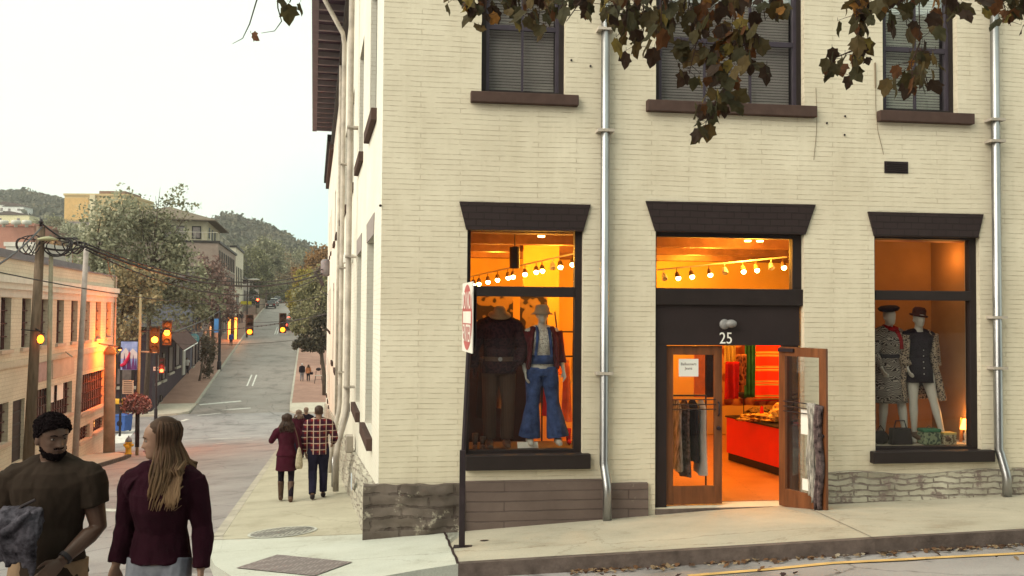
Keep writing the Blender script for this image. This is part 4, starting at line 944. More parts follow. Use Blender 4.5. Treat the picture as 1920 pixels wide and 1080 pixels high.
def ombre(name):
    m = mat(name, (.020, .010, .007), .6, .5, 5, base2=(.055, .029, .017), isl=.5, spec=.12); nt = m.node_tree; b = nt.nodes['Principled BSDF']; src = b.inputs['Base Color'].links[0].from_socket
    tc = nt.nodes.new('ShaderNodeTexCoord'); sx = nt.nodes.new('ShaderNodeSeparateXYZ'); nt.links.new(tc.outputs['Object'], sx.inputs[0]); g = nt.nodes.new('ShaderNodeNewGeometry')
    ad = N(nt, 'ShaderNodeMath', operation='MULTIPLY_ADD'); ad.inputs[1].default_value = .22; nt.links.new(g.outputs['Random Per Island'], ad.inputs[0]); nt.links.new(sx.outputs['Z'], ad.inputs[2])
    mr = N(nt, 'ShaderNodeMapRange'); mr.inputs['From Min'].default_value = 1.42; mr.inputs['From Max'].default_value = 1.70; mr.inputs['To Min'].default_value = .85; mr.inputs['To Max'].default_value = 0; nt.links.new(ad.outputs[0], mr.inputs['Value'])
    mx = N(nt, 'ShaderNodeMix', data_type='RGBA'); nt.links.new(mr.outputs[0], mx.inputs['Factor']); nt.links.new(src, mx.inputs[6]); mx.inputs[7].default_value = (.20, .125, .068, 1); nt.links.new(mx.outputs[2], b.inputs['Base Color']); return m
M['hair_ombre'] = ombre('brown_hair_blonde_ends')
M['hair_brown'] = mat('brown_hair', (.045, .022, .015), .5, .4, 20, isl=.3)
M['tee'] = mat('olive_tee', (.030, .021, .016), .9, .25, 5, bump=.002, bscale=220)
M['maroon_knit'] = mat('maroon_knit', (.019, .0045, .009), .95, .25, 6, bump=.003, bscale=130)
M['maroon_coat'] = mat('maroon_coat', (.055, .010, .020), .9, .2, 6, bump=.002)
M['jeans'] = mat('washed_denim', (.10, .105, .14), .85, .25, 3, base2=(.26, .27, .30), bump=.001)
M['khaki'] = mat('khaki_cotton', (.23, .155, .10), .85, .2, 5)
M['black_cloth'] = mat('black_cloth', (.016, .011, .018), .85, .3, 6)
M['navy_cloth'] = mat('navy_cloth', (.018, .016, .035), .85, .3, 6)
M['brown_boot'] = mat('brown_leather', (.085, .045, .030), .5, .3, 8)
M['grey_cloth'] = mat('mottled_grey_fabric', (.014, .011, .017), .9, .6, 22, base2=(.062, .057, .07), bump=.006, bscale=40)
M['blue_cloth'] = mat('blue_cloth', (.05, .09, .32), .85, .15, 6); M['rust_cloth'] = mat('rust_cloth', (.42, .17, .08), .85, .15, 6)
M['white_cloth'] = mat('white_cloth', (.55, .52, .50), .85, .1, 6)
def plaid():
    m, nt, b = new_mat('red_plaid'); tc = nt.nodes.new('ShaderNodeTexCoord'); col = None
    def wave(ax, sc, ph_=0):
        w_ = nt.nodes.new('ShaderNodeTexWave'); w_.bands_direction = ax; w_.inputs['Scale'].default_value = sc; w_.inputs['Phase Offset'].default_value = ph_; w_.inputs['Distortion'].default_value = .4; nt.links.new(tc.outputs['Object'], w_.inputs['Vector']); return w_
    base = nt.nodes.new('ShaderNodeRGB'); base.outputs[0].default_value = (.17, .022, .022, 1); col = base.outputs[0]
    for ax, sc, ph_, lo, hi, c in (('X', 2.6, 0, .45, .55, (.035, .012, .025)), ('Z', 2.6, 1, .45, .55, (.035, .012, .025)), ('X', 2.6, 2, .93, .97, (.55, .42, .34)), ('Z', 2.6, 3, .93, .97, (.50, .38, .30))):
        w_ = wave(ax, sc, ph_); mr = N(nt, 'ShaderNodeMapRange'); mr.inputs['From Min'].default_value = lo; mr.inputs['From Max'].default_value = hi; mr.inputs['To Max'].default_value = .8; nt.links.new(w_.outputs['Fac'], mr.inputs['Value'])
        mx = N(nt, 'ShaderNodeMix', data_type='RGBA'); nt.links.new(mr.outputs[0], mx.inputs['Factor']); nt.links.new(col, mx.inputs[6]); mx.inputs[7].default_value = c4(c); col = mx.outputs[2]
    nt.links.new(col, b.inputs['Base Color']); b.inputs['Roughness'].default_value = .9; b.inputs['Specular IOR Level'].default_value = .05; return m
M['plaid'] = plaid()
FACE_US = math.pi
def zroad(x, y): return zw(x, y, .004)
def zpav(x, y): a, b = ST.loc((x, y, 0)); return zsw(a, b)
# man and woman in front
mx_, my_ = P(97, 900, 4.9).x, 4.9
mz = zroad(mx_, my_)
manR, T, k, J = person('person', 'bearded man in dark olive T-shirt carrying a grey bundle over his arm, nearest at left', (mx_, my_, mz), FACE_US + R(6), 1.82, True,
    dict(shoR=(.186, -.01, 1.425), shoL=(-.186, -.01, 1.425), elbL=(-.250, .0, 1.13), wriL=(-.125, .17, .99), elbR=(.262, .0, 1.14), wriR=(.13, .22, 1.10), palmL=(.2, -1, 0), palmR=(-.2, -.3, 1), thL=-1, kneeR=(.11, .16, .52), ankR=(.11, .12, .085), kneeL=(-.10, .03, .50), ankL=(-.10, -.22, .10), curl=.5),
    skin='skin_brown', top=dict(mat='tee', short=True, hem=.88, fit=.018, flare=.016, name='shirt', sl=.004, wr=.011), bottom=dict(mat='khaki', fit=.022), hair=dict(type='short', mat='hair_dark', beard=True), vox=.006, yaw=R(46), pitch=R(-4), bulk=1.13, jaw=1.06, headsc=1.0)
mb = MB(); c = J['wriL'] - (J['wriL'] - J['elbL']).normalized() * .03; f = (J['wriL'] - J['elbL']).normalized()
mb.tube([c - f * .012, c + f * .012], .040, 16); mb.build('wristband', M['black'], manR)
# grey bundle over his right arm, with a black camera hanging behind it
def lump(name, label, cat, c, r, m, seed, parent=None, amp=.25, fr=4, vox=None, M3=None):
    bm = bmesh.new(); bmesh.ops.create_icosphere(bm, subdivisions=5, radius=1)
    for v in bm.verts:
        q = v.co + V((seed, .3 * seed, 0)); n_ = 1 + amp * .6 * noise.noise(q * fr * .35) - amp * .45 * abs(noise.noise(V((q.x * fr * .8, q.y * fr * .8, q.z * fr * .3)) + V((0, seed, q.x * 2)))) + .02 * noise.noise(q * 9)
        v.co = V((v.co.x * r[0], v.co.y * r[1], v.co.z * r[2])) * n_
        if M3: v.co = M3 @ v.co
    me = bpy.data.meshes.new(name); bm.to_mesh(me); bm.free(); me.materials.append(m); me.polygons.foreach_set('use_smooth', [True] * len(me.polygons))
    o = bpy.data.objects.new(name, me); COL.objects.link(o); o.location = c
    if parent is not None: o.parent = parent
    return tag(o, label, cat)
def bundle(name, label, cat, c, m):
    mb = MB(); rr = random.Random(4); mb.ball((0, 0, .0), (.115, .085, .10), 20)
    for i in range(7):
        x = L(-.10, .10, i / 6); l_ = rr.uniform(.10, .20); mb.tube([(x * .7, .05, .02), (x * .8, .0, .105), (x, -.075, .05), (x * 1.05, -.095, -.05), (x * 1.0, -.08, -.05 - l_ * .5), (x * .95, -.06, -.05 - l_)], [(.034, .016), (.036, .018), (.036, .020), (.032, .020), (.030, .016), (.014, .010)], 10, side=(1, 0, 0))
    mb.tube([(-.12, -.06, -.06), (-.05, -.115, -.02), (.03, -.118, .05), (.09, -.07, .10)], [.018, .022, .022, .018], 8)
    o = mb.build(name, m, remesh=.006, smit=2); wrinkle(o.data, 14, .5, .010); wrinkle(o.data, 40, .8, .003); o.location = c; return tag(o, label, cat)
pb = P(40, 990, 4.62); bundle('jacket_bundle', 'crumpled mottled grey jacket bundle carried on the bearded man\'s forearm', 'jacket', pb, M['grey_cloth'])
0 and lump('jacket_bundle', 'crumpled mottled grey jacket bundle carried on the bearded man\'s forearm', 'jacket', pb, (.125, .10, .125), M['grey_cloth'], 3, amp=.75, fr=6)
pc = P(3, 985, 4.6); cm = empty('camera', pc, 0, 'black camera hanging beside the grey bundle at the left picture edge', 'camera')
MB().box(-.05, .05, -.03, .03, -.05, .04).box(-.02, .025, -.028, .028, .04, .06).build('camera_body', M['black'], cm, bevel=.008)
MB().lathe([(.033, 0), (.035, .04), (.031, .06), (.0, .061)], (0, -.03, -.005), 16, axis=(0, -1, 0)).build('lens', M['black'], cm, smooth=True)
MB().tube([(.045, 0, .03), (.10, .01, .10), (.16, .03, .13)], .008, 6).build('strap', M['black'], cm)
wx_, wy_ = P(304, 900, 4.9).x, 4.9
womR, T, k, J = person('person', 'woman with long blonde-brown hair in maroon sweater and jeans, turned towards the bearded man', (wx_, wy_, zroad(wx_, wy_)), FACE_US - R(3), 1.765, False,
    dict(shoR=(.168, -.01, 1.41), shoL=(-.168, -.01, 1.41), elbR=(.215, -.03, 1.13), wriR=(.232, .05, .92), elbL=(-.225, -.03, 1.13), wriL=(-.245, .03, .90), kneeR=(.09, .06, .5), ankR=(.09, -.05, .09), kneeL=(-.09, .14, .51), ankL=(-.09, .14, .085), curl=.35),
    skin='skin', top=dict(mat='maroon_knit', hem=.945, fit=.022, name='sweater', flare=.014, sl=.004, wr=.010), bottom=dict(mat='jeans', fit=.008, name='jeans'), hair=dict(type='long', mat='hair_ombre', n=380, len=.33, spread=.055), vox=.006, yaw=R(-66), pitch=R(-3), headsc=.97)
# ------------------------------------------------------------------ more people
def place(px, py_feet, D, pav=True):
    p = P(px, py_feet, D); return (p.x, p.y, zpav(p.x, p.y) if pav else zroad(p.x, p.y))
AW = th  # facing away down the street
pose_walk = dict(kneeR=(.10, .10, .51), ankR=(.10, .10, .085), kneeL=(-.10, .04, .50), ankL=(-.10, -.24, .12))
pose_walk2 = dict(kneeR=(.10, .02, .50), ankR=(.10, -.20, .11), kneeL=(-.10, .10, .51), ankL=(-.10, .12, .085))
R0 = person('person', 'woman in maroon coat and knee boots walking away, hand at her head', place(536, 915, 16.7), AW, 1.70, False,
    dict(pose_walk2, boots=True, elbL=(-.30, .02, 1.20), wriL=(-.17, .12, 1.44), elbR=(.24, -.03, 1.14), wriR=(.28, .03, .92)), skin='skin', top=dict(mat='maroon_coat', hem=.62, flare=.03, fit=.030, name='coat'), bottom=dict(mat='black_cloth', fit=.004, name='leggings'), shoes='brown_boot', hair=dict(type='long', mat='hair_brown', n=120, len=.20, spread=.05), vox=.010, yaw=R(10))[0]
R1 = person('person', 'man in red plaid shirt and dark trousers walking away beside the maroon coat', place(596, 914, 16.9), AW, 1.82, True,
    dict(pose_walk, elbL=(-.25, -.03, 1.12), wriL=(-.24, .05, .88), elbR=(.30, -.02, 1.16), wriR=(.28, .18, 1.02)), skin='skin', top=dict(mat='plaid', hem=.84, fit=.026, flare=.012, name='plaid_shirt'), bottom=dict(mat='navy_cloth', fit=.024), hair=dict(type='short', mat='hair_brown'), vox=.010, bulk=1.12)[0]
bp0 = P(561, 848, 16.6); gz_ = zpav(bp0.x, bp0.y)
bag = empty('shoulder_bag', (bp0.x, bp0.y, gz_ + .62), AW, 'long pale woven shoulder bag hanging between the walking couple', 'bag')
MB().lathe([(.0, 0), (.06, .01), (.072, .08), (.058, .25), (.03, .38), (.012, .42)], n=14).build('pouch', mat('beige_weave', (.42, .36, .26), .9, .35, 22), bag, smooth=True)
MB().tube([(0, 0, .41), (-.03, .01, .6), (-.09, .0, .80)], .010, 6).build('strap', M['brown_boot'], bag)
S_ = dict(fingers=False, face=False)
person('person', 'grey-haired person in dark jacket partly hidden behind the plaid-shirted man', place(574, 850, 29.5), AW, 1.74, True, pose_walk, top=dict(mat='black_cloth', fit=.03, hem=.85, name='jacket'), bottom=dict(mat='navy_cloth'), hair=dict(type='short', mat='greyhair'), vox=.018, **S_) if False else None
M['hair_grey'] = mat('light_brown_hair', (.20, .13, .10), .6, .3, 20)
person('person', 'short-haired person in black jacket, partly hidden between the walking couple', place(573, 845, 29.5), AW, 1.72, True, pose_walk, top=dict(mat='black_cloth', fit=.03, hem=.85, name='jacket'), bottom=dict(mat='navy_cloth'), hair=dict(type='short', mat='hair_grey'), vox=.018, **S_)
person('person', 'person with light brown hair seen behind the maroon-coated woman\'s shoulder', place(559, 852, 28.8), AW, 1.66, False, pose_walk2, top=dict(mat='maroon_coat', fit=.03, hem=.85, name='jacket'), bottom=dict(mat='navy_cloth'), hair=dict(type='long', mat='hair_grey', n=60, len=.15), vox=.018, **S_)
person('person', 'man in dark jacket walking beside a rust-topped woman on red paving', place(566, 711, 86), AW, 1.78, True, pose_walk, top=dict(mat='black_cloth', fit=.03, hem=.85, name='jacket'), bottom=dict(mat='jeans'), hair=dict(type='short', mat='white_cloth'), vox=.024, **S_)
person('person', 'woman in rust-coloured top with black bag on the red brick pavement', place(578, 711, 86), AW, 1.68, False, pose_walk2, top=dict(mat='rust_cloth', fit=.03, hem=.85, name='jacket'), bottom=dict(mat='black_cloth'), hair=dict(type='long', mat='hair_blonde', n=50, len=.18), vox=.024, **S_)
p_ = place(584, 700, 85.6); hb = empty('handbag', (p_[0], p_[1], p_[2] + .75), AW, 'black handbag carried by the woman in the rust-coloured top', 'bag')
MB().box(-.16, .16, -.06, .06, 0, .24).build('bag_body', M['black_cloth'], hb, bevel=.04); MB().tube([(-.1, 0, .24), (0, 0, .42), (.1, 0, .24)], .012, 6).build('handle', M['black_cloth'], hb)
person('person', 'person in blue jacket walking on the left pavement by the black lamp post', place(433, 652, 111), AW, 1.78, True, pose_walk, top=dict(mat='blue_cloth', fit=.035, hem=.85, name='jacket'), bottom=dict(mat='navy_cloth'), hair=dict(type='short', mat='hair_dark'), vox=.028, **S_)
person('person', 'person in white T-shirt walking beside the dark corner building', place(350, 710, 88), AW + R(180), 1.76, True, pose_walk, top=dict(mat='white_cloth', short=True, fit=.03, name='shirt'), bottom=dict(mat='black_cloth'), hair=dict(type='short', mat='hair_dark'), vox=.024, **S_)
person('person', 'dark-clothed walker at left of the pair far up the street', place(447, 612, 139), AW, 1.85, True, pose_walk, top=dict(mat='black_cloth', fit=.04, name='coat', hem=.8), bottom=dict(mat='black_cloth'), hair=dict(type='short', mat='hair_dark'), vox=.03, **S_)
person('person', 'grey-clothed walker at right of the pair far up the street', place(453, 612, 140), AW, 1.75, False, pose_walk2, top=dict(mat='grey_cloth', fit=.04, name='coat', hem=.8), bottom=dict(mat='black_cloth'), hair=dict(type='short', mat='hair_dark'), vox=.03, **S_)
person('person', 'dark figure standing in the orange-lit doorway far up on the left', place(436, 628, 122), AW, 1.7, True, {}, top=dict(mat='black_cloth', fit=.04, name='coat', hem=.8), bottom=dict(mat='black_cloth'), hair=dict(type='short', mat='hair_dark'), vox=.03, **S_)
# ------------------------------------------------------------------ inside the shop
def zebra(name, c1, c2, sc=5, dist=14):
    m, nt, b = new_mat(name); tc = nt.nodes.new('ShaderNodeTexCoord'); wv = nt.nodes.new('ShaderNodeTexWave'); wv.bands_direction = 'Z'
    wv.inputs['Scale'].default_value = sc; wv.inputs['Distortion'].default_value = dist; wv.inputs['Detail'].default_value = 1; wv.inputs['Detail Scale'].default_value = .8; nt.links.new(tc.outputs['Object'], wv.inputs['Vector'])
    r = ramp(nt, [(.44, c1), (.54, c2)]); nt.links.new(wv.outputs['Fac'], r.inputs[0]); nt.links.new(r.outputs[0], b.inputs['Base Color']); b.inputs['Roughness'].default_value = .9; b.inputs['Specular IOR Level'].default_value = .05; return m
def leopard(name, c1, c2, sc=26):
    m, nt, b = new_mat(name); tc = nt.nodes.new('ShaderNodeTexCoord'); vo = nt.nodes.new('ShaderNodeTexVoronoi'); vo.inputs['Scale'].default_value = sc; nt.links.new(tc.outputs['Object'], vo.inputs['Vector'])
    r = ramp(nt, [(.28, c1), (.36, c2), (.6, c2), (.68, c1)]); nt.links.new(vo.outputs['Distance'], r.inputs[0]); nt.links.new(r.outputs[0], b.inputs['Base Color']); b.inputs['Roughness'].default_value = .9; b.inputs['Specular IOR Level'].default_value = .05; return m
M['zebra'] = zebra('zebra_print', (.022, .014, .018), (.34, .30, .26), 13, 20); M['leo'] = leopard('leopard_print', (.035, .022, .022), (.34, .27, .20))
M['lace'] = leopard('white_lace', (.30, .27, .25), (.66, .63, .58), 34); M['denim'] = mat('blue_denim', (.022, .042, .13), .85, .3, 9, base2=(.045, .075, .20), bump=.001)
M['darkprint'] = leopard('dark_paisley', (.020, .009, .014), (.040, .016, .020), 16); M['browntr'] = stripes('brown_pinstripe', (.050, .028, .020), (.085, .045, .03), 14, 'X')
M['brown_hat'] = mat('brown_felt', (.14, .085, .05), .9, .2, 8); M['redcloth'] = mat('red_cloth', (.50, .015, .012), .85, .2, 6); M['scarfred'] = mat('crimson_scarf', (.28, .008, .012), .9, .2, 8)
M['orangecl'] = mat('orange_cloth', (.70, .20, .04), .85, .2, 6); M['green'] = mat('green_cloth', (.03, .13, .07), .85, .3, 8); M['yellowcl'] = mat('straw_cloth', (.55, .42, .14), .85, .2, 6)
M['gold'] = None
def ornate(name):
    m, nt, b = new_mat(name); tc = nt.nodes.new('ShaderNodeTexCoord'); vo = nt.nodes.new('ShaderNodeTexVoronoi'); vo.feature = 'SMOOTH_F1'; vo.inputs['Scale'].default_value = 6
    wv = nt.nodes.new('ShaderNodeTexWave'); wv.wave_type = 'RINGS'; wv.inputs['Scale'].default_value = 3; wv.inputs['Distortion'].default_value = 9; wv.inputs['Detail'].default_value = 2; nt.links.new(tc.outputs['Object'], wv.inputs['Vector'])
    r = ramp(nt, [(.40, (.05, .03, .015)), (.55, (.48, .28, .07)), (.8, (.60, .38, .10))]); nt.links.new(wv.outputs['Fac'], r.inputs[0]); nt.links.new(r.outputs[0], b.inputs['Base Color']); b.inputs['Roughness'].default_value = .5; return m
M['gold'] = ornate('gilded_scrollwork')
def fpos(px, py, t): s, z = FF.hit(px, py, t); return FF.p(s, t, z)
HEAD_ = math.atan2(nv.y, nv.x) - math.pi / 2      # local +Y -> outwards
def standing(px, pfeet, t, ptop, extra=0): a = fpos(px, pfeet, t); b = fpos(px, ptop, t); return a, (b.z - a.z)
# W1 man
a, h = standing(934, 838, -.58, 588)
mA, T, k, J = person('mannequin', 'headless display mannequin in dark paisley jacket and brown trousers, left in the denim window', a, HEAD_, h / .885, True, dict(elbR=(.30, 0, 1.14), wriR=(.30, .08, .92), elbL=(-.28, .02, 1.15), wriL=(-.21, .13, .97), kneeR=(.11, .03, .5), kneeL=(-.11, .03, .5)), skin='darkprint', top=dict(mat='darkprint', hem=.86, fit=.03, flare=.02, name='jacket'), bottom=dict(mat='browntr', fit=.02, flare=.015), shoes='brown_boot', vox=.012, nohead=True, cat='mannequin', bulk=1.1)
mb = MB(); mb.tube([(0, 0, z * k) for z in (1.0, 1.05)], [(.19 * k, .148 * k)] * 2, 24, side=(1, 0, 0)); bl = mb.build('belt', M['brown_boot'], mA); MB().lathe([(.03, 0), (.03, .012), (.015, .016)], (0, .15 * k, 1.025 * k), 12, axis=(0, 1, 0)).build('buckle', M['galv'], bl)
mb = MB().lathe([(.03, 0), (.15, -.02), (.17, .0), (.16, .02), (.10, .035), (.085, .10), (.06, .125), (.02, .13)], (0, .04, 1.53 * k), 24, axis=(0, .35, 1)); mb.build('hat', mat('tan_felt', (.26, .16, .09), .9, .2, 8), mA, smooth=True)
# W1 woman
a, h = standing(1015, 832, -.55, 562)
mB, T, k, J = person('mannequin', 'white display mannequin in blue denim dungarees, lace top, maroon cardigan and brimmed hat', a, HEAD_, h / 1.03, False, dict(shoR=(.18, -.01, 1.41), elbR=(.24, -.03, 1.13), wriR=(.22, .06, .90), elbL=(-.24, -.02, 1.12), wriL=(-.27, .04, .92), kneeR=(.12, .03, .5), ankR=(.15, .0, .085), kneeL=(-.14, .04, .5), ankL=(-.20, .05, .085)), skin='mann_white', top=dict(mat='lace', hem=.98, fit=.008, name='lace_top', short=True), bottom=dict(mat='denim', fit=.024, flare=.075, name='dungaree_legs', len=.98), shoes='mann_white', vox=.010, cat='mannequin')
mb = MB()
for s in (-1, 1): mb.tube([V((s * .10, .145, 1.10)) * k, V((s * .085, .155, 1.28)) * k, V((s * .075, .11, 1.41)) * k, V((s * .07, 0, 1.475)) * k, V((s * .07, -.10, 1.38)) * k], [(.022, .008)] * 5, 8, side=(1, 0, 0))
mb.build('straps', M['denim'], mB)
mb = MB(); mb.tube([(0, 0, z * k) for z in (1.0, 1.06, 1.11)], [(.168 * k, .125 * k), (.150 * k, .120 * k), (.14 * k, .116 * k)], 24, side=(1, 0, 0)); mb.build('waistband', M['denim'], mB, smooth=True)
mb = MB()
for s in (-1, 1):
    sh, el, wr = (V((s * .185, -.015, 1.405)) * k, J['elbR' if s > 0 else 'elbL'], J['wriR' if s > 0 else 'wriL'])
    mb.tube([sh, sh.lerp(el, .5), el, el.lerp(wr, .55)], [.082 * k, .068 * k, .06 * k, .058 * k], 14)
    mb.tube([V((s * .11, -.02, 1.45)) * k, V((s * .15, .03, 1.30)) * k, V((s * .165, .03, 1.10)) * k, V((s * .18, .0, .95)) * k], [(.05 * k, .07 * k), (.045 * k, .12 * k), (.035 * k, .12 * k), (.04 * k, .10 * k)], 14, side=(1, 0, 0))
mb.build('cardigan', mat('maroon_lurex', (.09, .018, .022), .9, .4, 20), mB, remesh=.012, smit=3)
hat = MB().lathe([(.02, -.002), (.16, -.035), (.175, -.03), (.115, .005), (.105, .06), (.095, .10), (.05, .115), (.01, .112)], (0, .0, 1.645 * k), 26); hat.build('hat', mat('taupe_felt', (.36, .28, .20), .9, .2, 8), mB, smooth=True)
sb = fpos(1046, 668, -.62); hbg = empty('shoulder_bag', sb, HEAD_, 'brown slouchy shoulder bag hanging from the denim-clad mannequin', 'bag')
MB().ball((0, 0, 0), (.10, .05, .15), 16).build('pouch', M['brown_boot'], hbg, smooth=True); MB().tube([(0, 0, .14), (.02, .02, .4), (.05, 0, .66)], .012, 6).build('strap', M['brown_boot'], hbg)
# W3 zebra coat
def skirt(root, secs, m, name, n=48, ruf=.02, fr=9, th_=.012):
    vs_o = []; mb = MB(); rings = []
    for z, rx, ry, cy in secs:
        t = 1 - (z - secs[0][0]) / (secs[-1][0] - secs[0][0])
        rings.append([V((rx * math.cos(a) * (1 + ruf * t * math.sin(a * fr)), cy + ry * math.sin(a) * (1 + ruf * t * math.sin(a * fr)), z)) for a in [2 * math.pi * i / n for i in range(n)]])
    vs = [v for r_ in rings for v in r_]; fs = [(i * n + q, i * n + (q + 1) % n, (i + 1) * n + (q + 1) % n, (i + 1) * n + q) for i in range(len(rings) - 1) for q in range(n)]
    mb.add(vs, fs); o = mb.build(name, M[m], root, smooth=True); md = o.modifiers.new('s', 'SOLIDIFY'); md.thickness = th_; md.offset = -1; return o
a, h = standing(1668, 826, -.75, 575)
mC, T, k, J = person('mannequin', 'white mannequin in zebra-striped belted coat, red scarf and black beret in right window', a, HEAD_ + R(8), h / 1.0, False, dict(elbR=(.225, .0, 1.13), wriR=(.20, .10, .96), elbL=(-.225, 0, 1.13), wriL=(-.23, .06, .92), kneeL=(-.12, .08, .5), ankL=(-.16, .10, .085)), skin='mann_white', top=dict(mat='zebra', hem=.95, fit=.022, name='coat_top'), shoes='mann_white', vox=.011, cat='mannequin')
skirt(mC, [(.50 * k, .25 * k, .20 * k, 0), (.70 * k, .225 * k, .175 * k, 0), (.90 * k, .195 * k, .145 * k, 0), (1.05 * k, .155 * k, .115 * k, 0), (1.14 * k, .145 * k, .11 * k, 0)], 'zebra', 'coat_skirt')
MB().tube([(0, 0, 1.08 * k), (0, 0, 1.13 * k)], [(.158 * k, .122 * k)] * 2, 24, side=(1, 0, 0)).build('belt', M['black_cloth'], mC)
MB().tube([V((.05, .06, 1.47)) * k, V((0, .09, 1.45)) * k, V((-.06, .07, 1.46)) * k, V((-.05, -.04, 1.49)) * k, V((.04, -.05, 1.49)) * k, V((.06, .05, 1.47)) * k], .035, 10).tube([V((-.04, .09, 1.44)) * k, V((-.06, .13, 1.33)) * k, V((-.08, .14, 1.20)) * k], [.035, .045, .03], 10).build('scarf', M['scarfred'], mC, smooth=True)
MB().lathe([(.07, -.02), (.14, .0), (.165, .035), (.13, .065), (.05, .075), (.0, .075)], (0, 0, 1.70 * k), 26, axis=(.15, .1, 1)).build('beret', M['black_cloth'], mC, smooth=True)
a, h = standing(1724, 822, -.62, 575)
mD, T, k, J = person('mannequin', 'white mannequin in leopard coat over black button minidress, right of the zebra coat', a, HEAD_ - R(6), h / 1.02, False, dict(elbR=(.22, -.04, 1.14), wriR=(.20, .08, .96), elbL=(-.25, -.05, 1.15), wriL=(-.24, -.02, .95), kneeR=(.09, .02, .5), ankR=(.07, .0, .085), kneeL=(-.17, .06, .5), ankL=(-.27, .08, .085)), skin='mann_white', top=dict(mat='black_cloth', hem=.95, fit=.010, name='dress_top', short=True), shoes='brown_boot', vox=.011, cat='mannequin')
skirt(mD, [(.76 * k, .20 * k, .15 * k, 0), (.90 * k, .185 * k, .135 * k, 0), (1.05 * k, .15 * k, .11 * k, 0), (1.12 * k, .135 * k, .10 * k, 0)], 'black_cloth', 'dress_skirt', ruf=.01)
mb = MB()
for i in range(7): mb.ball(V((0, .125 + (.012 if i < 3 else 0), .80 + i * .08)) * k, .009, 8)
mb.build('buttons', M['mann_white'], mD)
mb = MB()
for s in (-1, 1):
    sh, el, wr = (V((s * .19, -.02, 1.405)) * k, J['elbR' if s > 0 else 'elbL'], J['wriR' if s > 0 else 'wriL'])
    mb.tube([sh, sh.lerp(el, .5), el, el.lerp(wr, .85)], [.085 * k, .075 * k, .068 * k, .075 * k], 14)
    mb.tube([V((s * .11, -.04, 1.46)) * k, V((s * .175, -.03, 1.30)) * k, V((s * .20, -.03, 1.0)) * k, V((s * .25, -.03, .78)) * k, V((s * .27 + (-.03), -.04, .52)) * k], [(.05 * k, .08 * k), (.045 * k, .12 * k), (.04 * k, .13 * k), (.055 * k, .14 * k), (.065 * k, .15 * k)], 14, side=(1, 0, 0))
mb.tube([V((0, -.13, 1.40)) * k, V((0, -.14, 1.0)) * k, V((0, -.15, .52)) * k], [(.17 * k, .02), (.2 * k, .02), (.26 * k, .02)], 16, side=(1, 0, 0))
mb.build('coat', M['leo'], mD, remesh=.013, smit=3)
MB().lathe([(.02, 0), (.13, -.01), (.14, .01), (.10, .02), (.10, .09), (.07, .13), (.02, .135)], (0, 0, 1.665 * k), 22, axis=(-.12, .15, 1)).build('hat', mat('dark_brown_hat', (.055, .02, .018), .9, .3, 12), mD, smooth=True)
# window goods
def on3(px, t): return FF.p(FF.hit(px, 830, t)[0], t, PL3)
def onp1(px, t): return FF.p(FF.hit(px, 840, t)[0], t, PL1)
g = empty('handbag', on3(1688, -.42), HEAD_, 'boxy black handbag with looped handle standing in the right window', 'bag')
MB().prism([(-.17, 0), (.17, 0), (.15, .25), (-.15, .25)], -.06, .06).build('bag_body', M['black_cloth'], g, bevel=.012); MB().tube([(-.1, 0, .25), (-.07, 0, .36), (.07, 0, .36), (.1, 0, .25)], .01, 6).build('handle', M['black_cloth'], g, smooth=True)
g = empty('handbag', on3(1651, -.50), HEAD_, 'small black handbag lying at the left edge of the right window', 'bag')
MB().ball((0, 0, .10), (.13, .07, .11), 14).build('bag_body', M['black_cloth'], g, smooth=True); MB().tube([(-.06, 0, .2), (0, 0, .28), (.06, 0, .2)], .008, 6).build('handle', M['black_cloth'], g)
g = empty('train_case', on3(1742, -.42), HEAD_, 'green floral vanity case below the leopard coat', 'case')
c_ = MB().box(-.14, .14, -.10, .10, 0, .19).build('case_body', leopard('green_floral', (.035, .06, .045), (.20, .24, .15), 14), g, bevel=.02); MB().box(-.143, .143, -.103, .103, .19, .24).build('lid', M['green'], g, bevel=.015); MB().tube([(-.05, 0, .24), (0, 0, .28), (.05, 0, .24)], .008, 6).build('handle', M['brown_boot'], g)
g = empty('gift_box', on3(1776, -.42), HEAD_, 'patterned cream gift box between vanity case and glowing lamp', 'box')
MB().box(-.10, .10, -.08, .08, 0, .15).build('box_body', leopard('cream_pattern', (.16, .12, .07), (.45, .40, .28), 20), g, bevel=.004); MB().box(-.105, .105, -.085, .085, .15, .18).build('lid', M['yellowcl'], g, bevel=.004)
g = empty('table_lamp', on3(1811, -.55), HEAD_, 'little lit table lamp with pleated orange shade in the right window', 'lamp')
MB().lathe([(.05, 0), (.05, .015), (.015, .03), (.03, .08), (.035, .12), (.012, .17), (.01, .24)], n=16).build('lamp_base', M['mann_white'], g, smooth=True)
m = emis('lit_lamp_shade', (1, .42, .08), 3.0); MB().lathe([(.085, .20), (.082, .215), (.045, .35), (.044, .36)], n=24).build('lamp_shade', m, g, smooth=True)
g = tag(MB().lathe([(.028, 0), (.022, .20), (.03, .24), (.012, .34), (.001, .38)], on3(1802, -.62), 14).build('candle', mat('orange_wax', (.75, .30, .06), .5, .1, 4), smooth=True), 'tall orange candle standing behind the small lit table lamp', 'candle')
pl_ = bpy.data.lights.new('table_lamp_bulb', 'POINT'); pl_.energy = 5; pl_.color = (1, .42, .10); pl_.shadow_soft_size = .06; po = bpy.data.objects.new('table_lamp_bulb', pl_); COL.objects.link(po); po.location = on3(1811, -.50) + V((0, 0, .42))
g = tag(MB().prism([(-.15, 0), (.15, 0), (.14, .10), (-.16, .10)], -.004, .004, Frame(onp1(990, -.42), uv_, nv)).build('display_card', M['paper']), 'blank white card lying at the mannequin feet in the left window', 'card')
